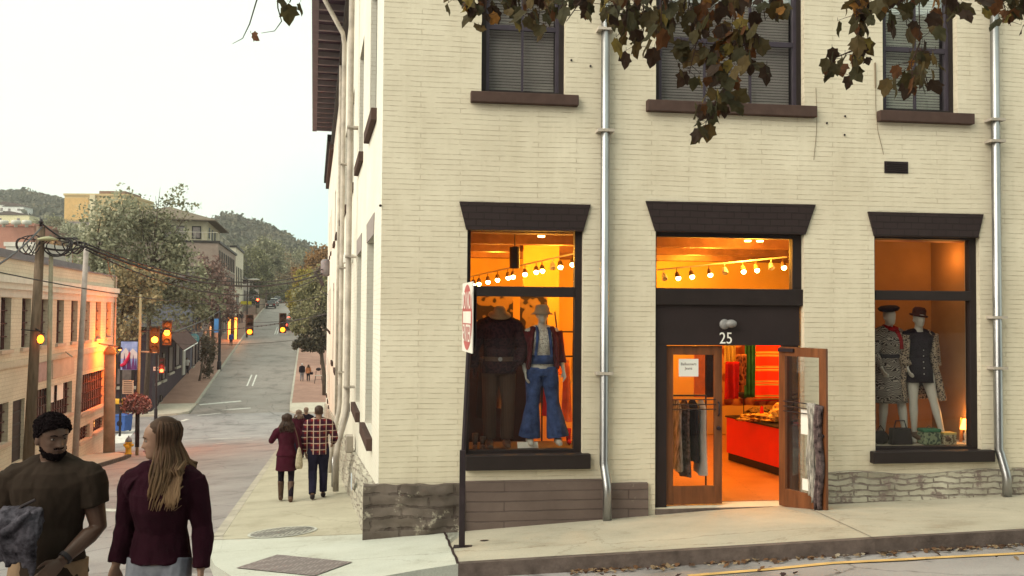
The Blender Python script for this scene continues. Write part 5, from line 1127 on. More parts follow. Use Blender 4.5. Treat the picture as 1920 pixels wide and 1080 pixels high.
for px, t, c_, l_ in ((897, -.48, 'brown_boot', 'pair of dark glossy boots at the left edge of the denim window'), (1072, -.9, 'redcloth', 'red shoes standing at the right side of the denim window')):
    for i, dx in enumerate((-.05, .06)):
        p_ = onp1(px, t) + uv_ * dx
        tag(MB().tube([p_ + V((0, .02, .03)), p_ + V((0, -.10, .035)), p_ + V((0, -.20, .025))], [.032, .036, .02], 10).tube([p_ + V((0, .03, .03)), p_ + V((0, .04, .22 if i == 0 else .17))], [.03, .045], 10).build('boot', M[c_], smooth=True), l_ + (', taller left one' if i == 0 else ', shorter right one'), 'boot', 'boots in the left window')
# ornate screen, red wall hangings, racks, counter
def pan(name, label, cat, x0, x1, y0, y1, t, m, th_=.05, **k):
    a_, b_ = FF.hit(x0, (y0 + y1) / 2, t)[0], FF.hit(x1, (y0 + y1) / 2, t)[0]; z0_, z1_ = FF.hit((x0 + x1) / 2, y1, t)[1], FF.hit((x0 + x1) / 2, y0, t)[1]
    return tag(MB().box(a_, b_, t - th_, t, z0_, z1_, FF).build(name, m, bevel=.004), label, cat, **k)
pan('carved_screen', 'gilded scrollwork screen behind the denim-clad mannequin', 'screen', 975, 1026, 545, 760, -2.6, M['gold'])
pan('carved_screen', 'second gilded panel behind the headless mannequin', 'screen', 880, 962, 545, 640, -2.9, M['gold'])
pan('dark_cabinet', 'dark wardrobe cabinet standing behind the headless mannequin', 'cabinet', 878, 1000, 640, 850, -2.3, mat('dark_cabinet', (.03, .014, .014), .7, .2, 3), th_=.4)
def hung(p0, wdt, ln, m, seed, lean=0.0, F=FF):
    """a garment hanging from a rail: shoulders, folds, hem; p0 = hanger point, width across the rail direction"""
    rr = random.Random(seed); ph_ = rr.uniform(0, 6)
    mb = MB(); n = 20; rings = []
    for i, (t, w_) in enumerate(((0, .12), (.05, .7), (.12, 1.0), (.35, .92), (.7, 1.0), (1, 1.12))):
        z = -.06 - ln * t; ring = []
        for q in range(n):
            a = 2 * math.pi * q / n; ruf = 1 + .25 * t * math.sin(a * 5 + ph_)
            ring.append(p0 + F.y * (math.cos(a) * wdt * w_ * .5) + F.x * (math.sin(a) * .035 * (1 + t) * ruf) + V((0, 0, z + .01 * math.sin(q + ph_) * t)))
        rings.append(ring)
    vs = [v for r_ in rings for v in r_]
    fs = [(i * n + q, i * n + (q + 1) % n, (i + 1) * n + (q + 1) % n, (i + 1) * n + q) for i in range(len(rings) - 1) for q in range(n)] + [tuple(range(n)), tuple(range(len(vs) - 1, len(vs) - n - 1, -1))]
    mb.add(vs, fs); return mb
def rack(sc, t, w_, zr, floor, label, cols, ln, gl, F=FF):
    r = empty('clothes_rack', F.p(sc, t, floor), 0, label, 'clothes rack'); r_inv = Matrix.Translation(-r.location)
    for mb, nm in ((MB().tube([F.p(sc - w_ / 2, t, zr), F.p(sc + w_ / 2, t, zr)], .014, 8), 'rail'), (MB().tube([F.p(sc - w_ / 2, t, zr), F.p(sc - w_ / 2, t, floor)], .014, 8), 'leg'), (MB().tube([F.p(sc + w_ / 2, t, zr), F.p(sc + w_ / 2, t, floor)], .014, 8), 'leg')):
        o = mb.build(nm, M['black'], r); o.matrix_parent_inverse = r_inv
    for s_ in (-1, 1):
        o = MB().tube([F.p(sc + s_ * w_ / 2, t - .25, floor + .02), F.p(sc + s_ * w_ / 2, t + .25, floor + .02)], .014, 8).build('foot', M['black'], r); o.matrix_parent_inverse = r_inv
    n = len(cols)
    for i, (c_, adj) in enumerate(cols):
        p0 = F.p(sc - w_ / 2 + .08 + (w_ - .16) * i / max(1, n - 1), t, zr)
        o = hung(p0, .44, ln * (1 + .12 * math.sin(i * 2.3)), M[c_], i + int(sc * 10)).build('hanging_garment', M[c_], smooth=True)
        tag(o, adj, 'garment', gl)
rs = FF.hit(1052, 640, -3.2)[0]
rack(rs, -3.2, 1.2, FF.hit(1052, 622, -3.2)[1], FLOOR, 'black clothes rack by the orange wall, seen right of the dungarees', [('orangecl', 'orange garment, first on the rack by the orange wall'), ('redcloth', 'red garment, second on the rack by the orange wall'), ('orangecl', 'orange garment in the middle of the rack by the orange wall'), ('yellowcl', 'straw-coloured garment on the rack by the orange wall'), ('redcloth', 'red garment at the right end of the rack by the orange wall')], .8, 'garments on the rack by the orange wall')
rack(FF.hit(1062, 700, -1.9)[0], -1.9, .8, FF.hit(1062, 668, -1.9)[1], FLOOR, 'lower clothes rack right of the dungaree legs', [('redcloth', 'red garment at the left end of the lower rack'), ('orangecl', 'orange garment in the middle of the lower rack'), ('scarfred', 'crimson garment at the right end of the lower rack')], .9, 'garments on the lower rack')
rack(FF.hit(902, 690, -1.7)[0], -1.7, .7, FF.hit(902, 672, -1.7)[1], FLOOR, 'low clothes rack left of the headless mannequin', [('orangecl', 'orange garment on the rack left of the headless mannequin'), ('black_cloth', 'black garment on the rack left of the headless mannequin'), ('brown_boot', 'brown garment on the rack left of the headless mannequin')], .8, 'garments left of the headless mannequin')
# behind the left door leaf
rz = FF.hit(1300, 742, -.75)[1]; sc = FF.hit(1293, 742, -.75)[0]
rack(sc, -.80, .62, rz, FLOOR, 'clothes rack right behind the closed door leaf', [('grey_stripe', 'grey and white garment at left behind the closed door leaf'), ('darkprint', 'dark floral garment behind the closed door leaf'), ('black_cloth', 'long black garment behind the closed door leaf'), ('black_cloth', 'black garment beside the pale scarf behind the door leaf'), ('white_cloth', 'pale grey scarf at right end behind the closed door leaf')], 1.12, 'garments behind the closed door leaf') if False else None
M['grey_stripe'] = mat('grey_marbled', (.05, .045, .05), .9, .6, 16, base2=(.42, .39, .35), stretch=(1.6, 1.6, .35)); M['floral'] = mat('dark_floral', (.012, .008, .014), .9, .6, 15, base2=(.14, .10, .10))
rack(sc, -.80, .55, rz, FLOOR, 'clothes rack right behind the closed door leaf', [('grey_stripe', 'grey marbled garment at left behind the closed door leaf'), ('floral', 'dark floral garment behind the closed door leaf'), ('black_cloth', 'long black garment behind the closed door leaf'), ('white_cloth', 'pale grey scarf at right end behind the closed door leaf')], 1.05, 'garments behind the closed door leaf')
pan('hanging_scarf', 'orange scarf hanging high behind the notice on the left door', 'scarf', 1302, 1322, 650, 745, -1.6, M['orangecl'], .03)
pan('hanging_coat', 'dark coat hanging high behind the closed door leaf', 'coat', 1325, 1350, 650, 745, -1.7, M['black_cloth'], .12)
# textiles seen through the open half
M['blanket'] = None
def blanket():
    m, nt, b = new_mat('red_striped_blanket'); tc = nt.nodes.new('ShaderNodeTexCoord'); wv = nt.nodes.new('ShaderNodeTexWave'); wv.bands_direction = 'Z'; wv.inputs['Scale'].default_value = 1.15; wv.inputs['Phase Offset'].default_value = 1; nt.links.new(tc.outputs['Object'], wv.inputs['Vector'])
    r = ramp(nt, [(.0, (.62, .03, .01)), (.70, (.62, .03, .01)), (.78, (.70, .35, .10)), (.86, (.03, .04, .02)), (.93, (.65, .45, .15)), (1, (.62, .03, .01))]); nt.links.new(wv.outputs['Fac'], r.inputs[0]); nt.links.new(r.outputs[0], b.inputs['Base Color']); b.inputs['Roughness'].default_value = .9; b.inputs['Specular IOR Level'].default_value = .05; return m
def drapery(name, label, cat, x0, x1, y0, y1, t, m, folds=5, amp=.04):
    def g(u, v): s = FF.hit(L(x0, x1, u), (y0 + y1) / 2, t)[0]; z = L(FF.hit((x0 + x1) / 2, y1, t)[1], FF.hit((x0 + x1) / 2, y0, t)[1], v); return FF.p(s, t + amp * math.sin(u * folds * 6.28 + v), z)
    return tag(MB().cloth(g, 30, 12, .01).build(name, m, smooth=True), label, cat)
drapery('blanket', 'red blanket with dark and gold stripes hanging at the back of the doorway', 'blanket', 1414, 1475, 640, 752, -3.6, blanket(), 1.5, .03)
drapery('curtain', 'dark green velvet drape hanging left of the striped blanket', 'drape', 1395, 1415, 640, 745, -3.4, M['green'], 3, .05)
drapery('scarf', 'straw-yellow scarf hanging at the top of the doorway', 'scarf', 1357, 1378, 640, 682, -3.3, M['yellowcl'], 3, .04)
drapery('red_dress', 'bright red dress hanging just inside the doorway', 'dress', 1358, 1384, 678, 748, -2.4, M['redcloth'], 2, .06)
drapery('patterned_dress', 'brown patterned dress hanging right of the red dress', 'dress', 1378, 1398, 664, 722, -2.7, leopard('rust_print', (.10, .03, .02), (.35, .14, .06), 9), 2, .05)
drapery('wall_cloth', 'rust and gold textile hanging behind the doorway goods', 'textile', 1340, 1480, 636, 760, -4.4, leopard('rust_gold_print', (.20, .05, .02), (.50, .22, .06), 3), 4, .05)
# red counter running back diagonally
ct = empty('shop_counter', FF.p(FF.hit(1410, 850, -1.5)[0], -1.5, FLOOR), 0, 'long red painted shop counter seen through the open door', 'counter')
def gfl(px, py, z): r = ray(px, py); t_ = z / r.z; return r * t_
A_ = gfl(1362, 862, FLOOR); B_ = gfl(1462, 893, FLOOR); dirc = (B_ - A_); dirc.z = 0; ln_ = dirc.length; dirc.normalize(); nrm = V((-dirc.y, dirc.x, 0)); 
if nrm.y < 0: nrm = -nrm
A_.z = 0; B_.z = 0; CF = Frame(A_, dirc, -nrm); ctop = FLOOR + (P(1410, 800, 14).z - P(1410, 872, 14).z) * .98
ctop = None
rr_ = ray(1362, 782); ctop = (rr_ * (A_.y / rr_.y)).z
def cp(mb, nm, m, **k):
    o = mb.build(nm, m, ct, **k); o.matrix_parent_inverse = Matrix.Translation(-ct.location); return o
cp(MB().box(0, 3.2, -.75, 0, FLOOR + .14, ctop, CF), 'counter_body', mat('glossy_red_paint', (.62, .012, .006), .35, .12, 2, spec=.5), bevel=.006)
cp(MB().box(0.02, 3.18, -.73, -.03, FLOOR, FLOOR + .14, CF), 'plinth', M['trim']); cp(MB().box(-.02, 3.2, -.77, .02, ctop, ctop + .03, CF), 'countertop', M['trim'], bevel=.004)
def oncnt(u, v, dz=.032): return CF.p(u, -v, ctop + dz)
lump('folded_textiles', 'heap of folded gold and rust textiles on the red counter', 'textiles', oncnt(1.0, .3, .09), (.55, .25, .09), leopard('gold_rust', (.22, .08, .02), (.60, .38, .10), 8), 5, amp=.6, fr=6)
lump('folded_textiles', 'pile of tan scarves behind the red cone on the counter', 'textiles', oncnt(1.25, .55, .18), (.42, .16, .20), leopard('tan_rust', (.35, .18, .06), (.66, .45, .16), 6), 8, amp=.6, fr=6)
lump('folded_textiles', 'dark brown folded cloth at the near end of the counter', 'textiles', oncnt(.35, .5, .10), (.25, .2, .12), leopard('brown_gold', (.06, .03, .015), (.30, .18, .06), 9), 11, amp=.6, fr=6)
tag(MB().lathe([(.055, 0), (.05, .05), (.03, .20), (.028, .25), (.012, .27)], oncnt(.95, .15), 16).build('red_bottle', M['redcloth'], smooth=True), 'small bright red bottle on the heaped counter', 'bottle')
bs = empty('bowl_stand', oncnt(.28, .2), 0, 'black bowl on a thin metal stand at the near end of the counter', 'bowl stand')
MB().tube([(0, 0, 0), (0, 0, .36)], .010, 8).build('stem', M['black'], bs); MB().lathe([(.03, .34), (.10, .38), (.13, .44), (.13, .45), (.09, .40)], n=20).build('bowl', M['black'], bs, smooth=True)
# garments on the bars of the open leaf
F2b = Frame(F2.p(0, .0, 0), F2.x, F2.y)
zz_ = dz0 + (dz1 - dz0) * .66
def bar_garment(u0, u1, z1_, z0_, m, label, seed, th2=.05, off=.05):
    def g(u, v):
        s = L(u0, u1, u) + .02 * math.sin(v * 9 + seed); z = L(z0_, z1_, v) + (.05 * math.sin(u * 7 + seed) * (1 - v)); return F2.p(s, off + .025 * math.sin(u * 12 + seed), z)
    tag(MB().cloth(g, 12, 16, th2).build('scarf', m, smooth=True), label, 'scarf', 'scarves on the open door')
bar_garment(.60, .70, zz_ + .02, dz0 + .22, M['grey_stripe'], 'grey and white scarf hanging from the bars of the open door', 1)
bar_garment(.71, .82, zz_ + .0, dz0 + .12, M['floral'], 'dark floral scarf at the outer edge of the open door', 4)
# lights: track of spots, pendant, ceiling bulbs
M['bulb'] = emis('lit_bulb', (1, .55, .16), 38); M['bulb2'] = emis('warm_bulb', (1, .50, .14), 16)
def track(ps, pe, heads, label, t):
    a_, b_ = fpos(*ps, t[0]), fpos(*pe, t[1]); r = empty('track_light', a_, 0, label, 'track light'); inv = Matrix.Translation(-a_)
    o = MB().tube([a_, b_], .014, 8).build('rail', M['mann_white'], r); o.matrix_parent_inverse = inv
    for (u, on, dx) in heads:
        q = a_.lerp(b_, u); h_ = q + V((dx, .03, -.20)); d = (h_ - q).normalized()
        o = MB().tube([q, q + V((0, 0, -.09))], .008, 6).lathe([(.028, 0), (.036, .02), (.050, .11), (.046, .115), (.03, .10)], q + V((0, 0, -.08)), 14, axis=(dx * 3, -.5, -.75)).build('spot_head', M['mann_white'] if not on else M['brown_hat'], r, smooth=True); o.matrix_parent_inverse = inv
        if on:
            ax_ = V((dx * 3, -.5, -.75)).normalized(); bb = MB().ball(q + V((0, 0, -.08)) + ax_ * .115, .042, 12).build('bulb', M['bulb'], o, smooth=True)
track((1232, 506), (1475, 482), [(.05, 0, .04), (.15, 1, .05), (.26, 1, .03), (.40, 1, .03), (.52, 0, 0), (.66, 1, 0), (.76, 1, .02), (.88, 0, -.03), (.97, 1, 0)], 'white spotlight rail above the doorway transom', (-2.2, -1.9))
track((876, 520), (1078, 475), [(.02, 1, 0), (.07, 1, 0), (.13, 1, 0), (.22, 1, .02), (.32, 1, 0), (.42, 1, .02), (.47, 1, 0), (.58, 1, 0), (.68, 1, 0), (.73, 1, .02), (.82, 0, 0), (.88, 1, .02), (.98, 1, 0)], 'string of glowing spots behind the left window transom', (-4.6, -1.7))
pp = fpos(965, 462, -.85); pn_ = empty('pendant_lamp', pp, 0, 'dark cylinder pendant lamp hanging in the left window', 'pendant lamp')
MB().lathe([(.03, 0), (.07, -.01), (.075, -.03), (.075, -.33), (.065, -.33), (.06, -.05)], n=20).build('lamp_shade', M['black'], pn_); MB().tube([(0, 0, 0), (0, 0, CE - pp.z)], .008, 6).build('rod', M['black'], pn_)
for (px, py, t) in ((1015, 437, -1.0), (1402, 445, -1.1), (1425, 445, -1.1)):
    q = fpos(px, py, t); tag(MB().lathe([(.0, 0), (.05, 0), (.055, .02), (.0, .02)], (q.x, q.y, CE - .21), 14).build('ceiling_spot', M['bulb2']), 'small lit ceiling spot above the %s' % ('denim window' if px < 1200 else ('door, left of two' if px < 1410 else 'door, right of two')), 'ceiling light')
def pt(px, t, z, e, r=.12, col=(1, .40, .035)):
    l_ = bpy.data.lights.new('shop_lamp', 'POINT'); l_.energy = e; l_.color = col; l_.shadow_soft_size = r; o = bpy.data.objects.new('shop_lamp', l_); COL.objects.link(o); o.location = FF.p(FF.hit(px, 600, t)[0], t, z)
pt(1040, -3.0, .9, 95); pt(1000, -1.6, .95, 22); pt(1400, -1.8, 1.0, 85); pt(1330, -3.2, .9, 85); pt(1480, -2.6, -.2, 60); pt(930, -5.0, 1.0, 85); pt(1420, -.95, .95, 34); pt(1775, -.8, .95, 13, r=.35, col=(1, .42, .10)); pt(1665, -.8, .95, 5, r=.3, col=(1, .42, .10)); pt(1300, -5.5, .9, 150)
# ------------------------------------------------------------------ street furniture
def zp(a, b, pav=True): return zsw(a, b) if pav else zrd(a, b)
# do-not-enter sign
g0 = ST.p(*G(866, 1026), 0); sgp = V((g0.x, g0.y, zpav(g0.x, g0.y)))
sg = empty('road_sign', sgp, 0, 'DO NOT ENTER sign seen almost edge-on on a black post before the left window', 'road sign')
inv = Matrix.Translation(-sgp)
top = P(876, 530, sgp.y)
def sp_(mb, nm, m, par=sg, **k):
    o = mb.build(nm, m, par, **k)
    if par is sg: o.matrix_parent_inverse = inv
    return o
lean = V((.045, 0, 0))
sp_(MB().box(sgp.x - .035, sgp.x + .035, sgp.y - .035, sgp.y + .035, sgp.z, sgp.z + 1.15), 'post_sleeve', M['black'], bevel=.004)
pT = V((sgp.x + .088, sgp.y + .06, top.z - .02)); sp_(MB().tube([sgp + V((0, 0, .9)), pT], .028, 8), 'post', M['black'])
sp_(MB().box(sgp.x - .10, sgp.x + .12, sgp.y - .06, sgp.y + .06, sgp.z, sgp.z + .012), 'base_plate', M['black'])
cz = (P(877, 530, sgp.y).z + P(877, 660, sgp.y).z) / 2; rad = (P(877, 530, sgp.y).z - P(877, 660, sgp.y).z) / 2
cc = V((P(877, 595, sgp.y).x, sgp.y - .02, cz))
pn = V((-1, -.21 - cc.x / cc.y * -1 * 0, 0)); vd = V((cc.x, cc.y, 0)).normalized(); pn = (Matrix.Rotation(R(-81.5), 3, 'Z') @ (-vd)); 
if pn.x > 0: pn = (Matrix.Rotation(R(81.5), 3, 'Z') @ (-vd))
px_ = ZU.cross(pn).normalized(); SG = Frame(V((cc.x, cc.y, 0)), px_, pn)
rp_ = mat('white_sign_sheet', (.72, .68, .62), .5, .06, 4)
sq = [(rad * .97 * sx, cz + rad * sz) for sx, sz in ((-1, -.97), (-.97, -1), (.97, -1), (1, -.97), (1, .97), (.97, 1), (-.97, 1), (-1, .97))]
pl = sp_(MB().prism(sq, -.006, .006, SG), 'sign_plate', rp_)
n = 48; disc = [(rad * .94 * math.cos(6.2832 * i / n), cz + rad * .94 * math.sin(6.2832 * i / n)) for i in range(n)]
sp_(MB().prism(disc, .0065, .009, SG), 'red_disc', mat('faded_sign_red', (.42, .085, .085), .5, .1, 3), pl)
sp_(MB().box(-rad * .74, rad * .74, .0092, .011, cz - rad * .17, cz + rad * .17, SG), 'white_bar', rp_, pl)
text_mesh('DO NOT', .30, 'sign_text', rp_, pl, fmat(SG, 0, cz + rad * .46, .011), ext=.001, sx=.72)
text_mesh('ENTER', .30, 'sign_text', rp_, pl, fmat(SG, 0, cz - rad * .48, .011), ext=.001, sx=.72)
b2 = Frame(SG.p(-.0, -.06, 0), px_, pn)
sp_(MB().box(-rad * .9, rad * .9, -.05, -.042, cz - rad * .9, cz + rad * .9, SG), 'back_plate', M['black'], pl)
# covers
def cover(px, py, r, m, name, label, n=36, up=.006, ring=True):
    a, b = G(px, py); p = ST.p(a, b, 0); mb = MB()
    vs = []
    for rr2 in (0, .55, 1.0):
        for i in range(n): t = 6.2832 * i / n; x, y = p.x + r * rr2 * math.cos(t), p.y + r * rr2 * math.sin(t); vs.append((x, y, zpav(x, y) + up))
    fs_ = [(j * n + i, j * n + (i + 1) % n, (j + 1) * n + (i + 1) % n, (j + 1) * n + i) for j in (0, 1) for i in range(n)]
    mb.add(vs, fs_); return tag(mb.build(name, m), label, 'manhole cover')
def checker(name, c1, c2, sc):
    m, nt, b = new_mat(name); tc = nt.nodes.new('ShaderNodeTexCoord'); vo = nt.nodes.new('ShaderNodeTexVoronoi'); vo.inputs['Scale'].default_value = sc; vo.inputs['Randomness'].default_value = .35; nt.links.new(tc.outputs['Object'], vo.inputs['Vector'])
    r = ramp(nt, [(.3, c2), (.42, c1)]); nt.links.new(vo.outputs['Distance'], r.inputs[0]); nt.links.new(r.outputs[0], b.inputs['Base Color']); b.inputs['Roughness'].default_value = .5; b.inputs['Metallic'].default_value = .2
    bp = nt.nodes.new('ShaderNodeBump'); bp.inputs['Distance'].default_value = -.006; nt.links.new(vo.outputs['Distance'], bp.inputs['Height']); nt.links.new(bp.outputs[0], b.inputs['Normal']); return m
mhp = cover(530, 998, .46, checker('manhole_iron', (.16, .15, .135), (.50, .49, .43), 17), 'manhole_cover', 'round iron manhole cover in the side pavement near the corner')
a, b = G(530, 998); p = ST.p(a, b, 0); mb = MB(); nn = 36
vs = [(p.x + r_ * math.cos(6.2832 * i / nn), p.y + r_ * math.sin(6.2832 * i / nn), zpav(p.x + r_ * math.cos(6.2832 * i / nn), p.y + r_ * math.sin(6.2832 * i / nn)) + .009) for r_ in (.46, .50) for i in range(nn)]
o = mb.add(vs, [(i, (i + 1) % nn, nn + (i + 1) % nn, nn + i) for i in range(nn)]).build('rim', mat('pale_rim', (.52, .52, .47), .6, .1, 4)); o.parent = mhp
cover(908, 1014, .055, M['joint'], 'valve_cap', 'small dark round valve cap in the pavement beside the sign post', n=16)
q4 = [G(*p_) for p_ in ((443, 1066), (520, 1041), (661, 1055), (590, 1081))]
def quadpatch(name, q, m, label, cat, up=.010):
    def g_(u, v):
        a = L(L(q[0][0], q[1][0], v), L(q[3][0], q[2][0], v), u); b = L(L(q[0][1], q[1][1], v), L(q[3][1], q[2][1], v), u); p = ST.p(a, b, 0); return (p.x, p.y, zsw(a, b) + up)
    return tag(MB().grid(g_, 8, 8).build(name, m), label, cat)
quadpatch('tactile_plate', q4, checker('brown_tactile_iron', (.17, .13, .13), (.34, .29, .28), 21), 'brown studded tactile plate in the pale corner pavement', 'tactile plate')
quadpatch('drain_plate', [G(*p_) for p_ in ((330, 778), (348, 772), (349, 775), (331, 781))], M['joint'], 'dark drain grate in the far corner pavement', 'drain', up=.012) if False else None
# leaves in the gutter: stuff
def leaf_poly(sz):
    return [V((x * sz, y * sz, z * sz)) for x, y, z in ((0, -.5, 0), (.16, -.36, .02), (.36, -.34, .06), (.36, -.12, .05), (.50, .12, .10), (.30, .20, .03), (.22, .40, .03), (0, .66, -.04), (-.24, .36, .03), (-.28, .18, .03), (-.46, .16, .10), (-.38, -.10, .05), (-.38, -.32, .06), (-.15, -.38, .02))]
def autumn(name, stops, rough=.7, tr=.25):
    m, nt, b = new_mat(name); g = nt.nodes.new('ShaderNodeNewGeometry'); r = ramp(nt, stops); r.color_ramp.interpolation = 'CONSTANT' if len(stops) > 4 else 'LINEAR'
    nt.links.new(g.outputs['Random Per Island'], r.inputs[0])
    tc = nt.nodes.new('ShaderNodeTexCoord'); nz = N(nt, 'ShaderNodeTexNoise'); nz.inputs['Scale'].default_value = 30; nt.links.new(tc.outputs['Object'], nz.inputs['Vector'])
    r2 = ramp(nt, [(.3, (.6, .6, .6)), (.7, (1, 1, 1))]); nt.links.new(nz.outputs['Fac'], r2.inputs[0])
    mx = N(nt, 'ShaderNodeMix', data_type='RGBA', blend_type='MULTIPLY'); mx.inputs['Factor'].default_value = .8; nt.links.new(r.outputs[0], mx.inputs[6]); nt.links.new(r2.outputs[0], mx.inputs[7])
    nt.links.new(mx.outputs[2], b.inputs['Base Color']); b.inputs['Roughness'].default_value = rough; b.inputs['Specular IOR Level'].default_value = .25
    out = nt.nodes['Material Output']; t_ = nt.nodes.new('ShaderNodeBsdfTranslucent'); nt.links.new(mx.outputs[2], t_.inputs[0]); ms = nt.nodes.new('ShaderNodeMixShader'); ms.inputs[0].default_value = tr
    nt.links.new(b.outputs[0], ms.inputs[1]); nt.links.new(t_.outputs[0], ms.inputs[2]); nt.links.new(ms.outputs[0], out.inputs[0]); return m
mb = MB(); rr = random.Random(5); ed = [p_[1] for p_ in dens(front_pairs[1:], 30)]
for i in range(420):
    j = rr.randrange(len(ed) - 1); t = rr.random(); a, b = L(ed[j][0], ed[j + 1][0], t), L(ed[j][1], ed[j + 1][1], t)
    if b > 16: continue
    a -= abs(rr.gauss(0, .10)) + .02 if rr.random() < .85 else rr.uniform(.1, .9); p = ST.p(a, b, 0); Mx = Matrix.Rotation(rr.uniform(0, 6.28), 3, 'Z') @ Matrix.Rotation(rr.uniform(-.7, .7), 3, 'X')
    lp = leaf_poly(rr.uniform(.03, .07)); mb.add([V((p.x, p.y, zrd(a, b) + .02)) + Mx @ q for q in lp], [tuple(range(14))])
tag(mb.build('fallen_leaves', autumn('dry_leaves', [(0, (.10, .055, .035)), (.3, (.20, .10, .05)), (.6, (.32, .22, .13)), (.85, (.42, .35, .26)), (.95, (.06, .03, .03))])), kind='stuff')
# ------------------------------------------------------------------ building on the left
LBa1 = 33.0; LBb = -11.45
LF = Frame(ST.p(0, LBb, 0), dv, rv)      # x down the street, y towards the street
def lf(px, py): return LF.hit(px, py)
LB = empty('brick_warehouse', LF.p(30, 0, prof(30)), 0, 'long pale brick building with tall barred windows and white cornice at left', 'building')
linv = Matrix.Translation(-LB.location)
def lp_(mb, nm, m, par=LB, **k):
    o = mb.build(nm, m, par, **k)
    if par is LB: o.matrix_parent_inverse = linv
    return o
LBa1 = lf(213, 600)[0]
ztop = lf(213, 519)[1]; zc0, zc1 = lf(200, 556)[1], lf(200, 543)[1]; zw1 = lf(100, 562)[1]; zw0 = lf(100, 645)[1]
def xa(px): return lf(px, 600)[0]
wins = [(xa(x0), xa(x1)) for x0, x1 in ((1, 20), (42, 56), (76, 90), (105, 120), (134, 147), (162, 169), (178, 188), (199, 207))]
step = (wins[-1][0] - wins[0][0]) / 7
wins = [(wins[0][0] + k * step, wins[0][0] + k * step + 1.05) for k in range(-4, 8)]
holes = [(a, b, zw0, zw1) for a, b in wins]
zb = lf(150, 655)[1]
low = [(xa(0) - 2.0, xa(20), lf(10, 830)[1], lf(10, 755)[1]), (xa(28), xa(50), lf(40, 862)[1], lf(40, 748)[1]), (xa(72), xa(138), lf(105, 785)[1], lf(105, 722)[1]), (xa(155), xa(200), lf(178, 765)[1], lf(178, 697)[1]), (xa(153), xa(173), lf(163, 822)[1], lf(163, 796)[1]), (xa(179), xa(200), lf(190, 804)[1], lf(190, 781)[1])]
lp_(wall_with_holes(LF, -12, LBa1, -9, ztop, holes + low, 0, -.35), 'wall', M['cream2'], uv=True, F=LF)
lp_(MB().box(-12, LBa1 - .004, -25, -.36, -9, ztop - .25, LF), 'rear_wall', mat('dark_interior_mass', (.05, .035, .035), .9, .2, 1))
lp_(MB().box(LBa1 - .3, LBa1, -25, -.004, -9, ztop - .02, LF), 'end_wall', M['cream2'], uv=True, F=LF)
lp_(MB().box(-12, LBa1 + .1, -.4, .08, ztop, ztop + .06, LF).box(-12, LBa1 - .2, -6, -1.2, ztop, ztop + .55, LF), 'roof', mat('slate_roof_felt', (.22, .20, .22), .8, .15, 2))
lp_(MB().box(-12, LBa1 + .05, .003, .16, zc0, zc1, LF).box(-12, LBa1 + .08, .003, .26, zc1 - .14, zc1 + .10, LF), 'cornice', mat('white_cornice', (.68, .64, .58), .8, .08, 3))
lp_(MB().box(-12, LBa1 + .03, .003, .04, zw1 + .02, zc0, LF), 'frieze', mat('white_frieze', (.62, .57, .52), .8, .08, 3))
lp_(MB().box(-12, LBa1 + .02, .003, .09, zb - .25, zb - .02, LF), 'string_course', mat('pale_band', (.55, .47, .38), .8, .1, 3))
panm = mat('pink_beige_render', (.55, .42, .34), .8, .12, 2)
for i in range(4):
    a0_ = xa((62, 100, 155, 155)[i]); a1_ = xa((98, 140, 203, 203)[i])
    if i < 3: lp_(MB().box(a0_, a1_, .003, .03, lf(150, 697)[1], zb - .27, LF), 'render_panel', [mat('mauve_render', (.40, .28, .27), .85, .2, 2), panm, panm][i], bevel=.01)
rust = mat('rusty_window_bars', (.10, .05, .05), .8, .4, 5); M['dpane'] = mat('dim_dirty_glass', (.16, .125, .12), .35, .5, 2, spec=.6)
for i, (a, b) in enumerate(wins + [(x[0], x[1]) for x in low[:1] + low[2:]]):
    z0_, z1_ = (zw0, zw1) if i < len(wins) else (low[:1] + low[2:])[i - len(wins)][2:]
    w_ = lp_(MB().box(a, b, -.28, -.2, z0_, z0_ + .08, LF).box(a, b, -.28, -.2, z1_ - .08, z1_, LF).box(a, a + .08, -.28, -.2, z0_ + .08, z1_ - .08, LF).box(b - .08, b, -.28, -.2, z0_ + .08, z1_ - .08, LF), 'window', rust)
    lp_(MB().box(a + .08, b - .08, -.26, -.25, z0_ + .08, z1_ - .08, LF), 'pane', M['dpane'], w_)
    mb = MB(); k = 1; nb = max(2, int((b - a) / .35))
    for k in range(1, nb): x = L(a, b, k / nb); mb.box(x - .02, x + .02, -.2, -.15, z0_, z1_, LF)
    for k in range(1, 4): z = L(z0_, z1_, k / 4); mb.box(a, b, -.15, -.12, z - .02, z + .02, LF)
    lp_(mb, 'window_bars', rust, w_)
    lp_(MB().box(a - .1, b + .1, -.1, .10, z0_ - .13, z0_ - .002, LF), 'sill', panm, w_)
    if i in (len(wins) + 3, len(wins) + 4):
        lp_(MB().box(L(a, b, .15), L(a, b, .55), -.245, -.24, L(z0_, z1_, .3), L(z0_, z1_, .75), LF), 'lit_pane', emis('lit_window', (1, .42, .10), 1.6), w_)
a, b, z0_, z1_ = low[1]
dr = lp_(MB().box(a, b, -.2, -.12, z0_, z1_, LF), 'door', mat('dark_door', (.03, .018, .02), .6, .3, 4)); mb = MB()
for k in range(1, 5): z = L(z0_, z1_, k / 5); mb.box(a + .05, b - .05, -.12, -.09, z - .03, z + .03, LF)
lp_(mb, 'door_rail', M['black'], dr)
a, b, z0_, z1_ = low[2]
for u in (.45, .72): lp_(MB().box(L(a, b, u - .1), L(a, b, u + .08), -.11, -.10, L(z0_, z1_, .5), L(z0_, z1_, 1.0), LF), 'window_poster', M['paper'])
lp_(MB().tube([LF.p(LBa1 - .15, .12, ztop), LF.p(LBa1 - .15, .12, prof(33) - .5)], .05, 8), 'down_pipe', M['galv_paint'])
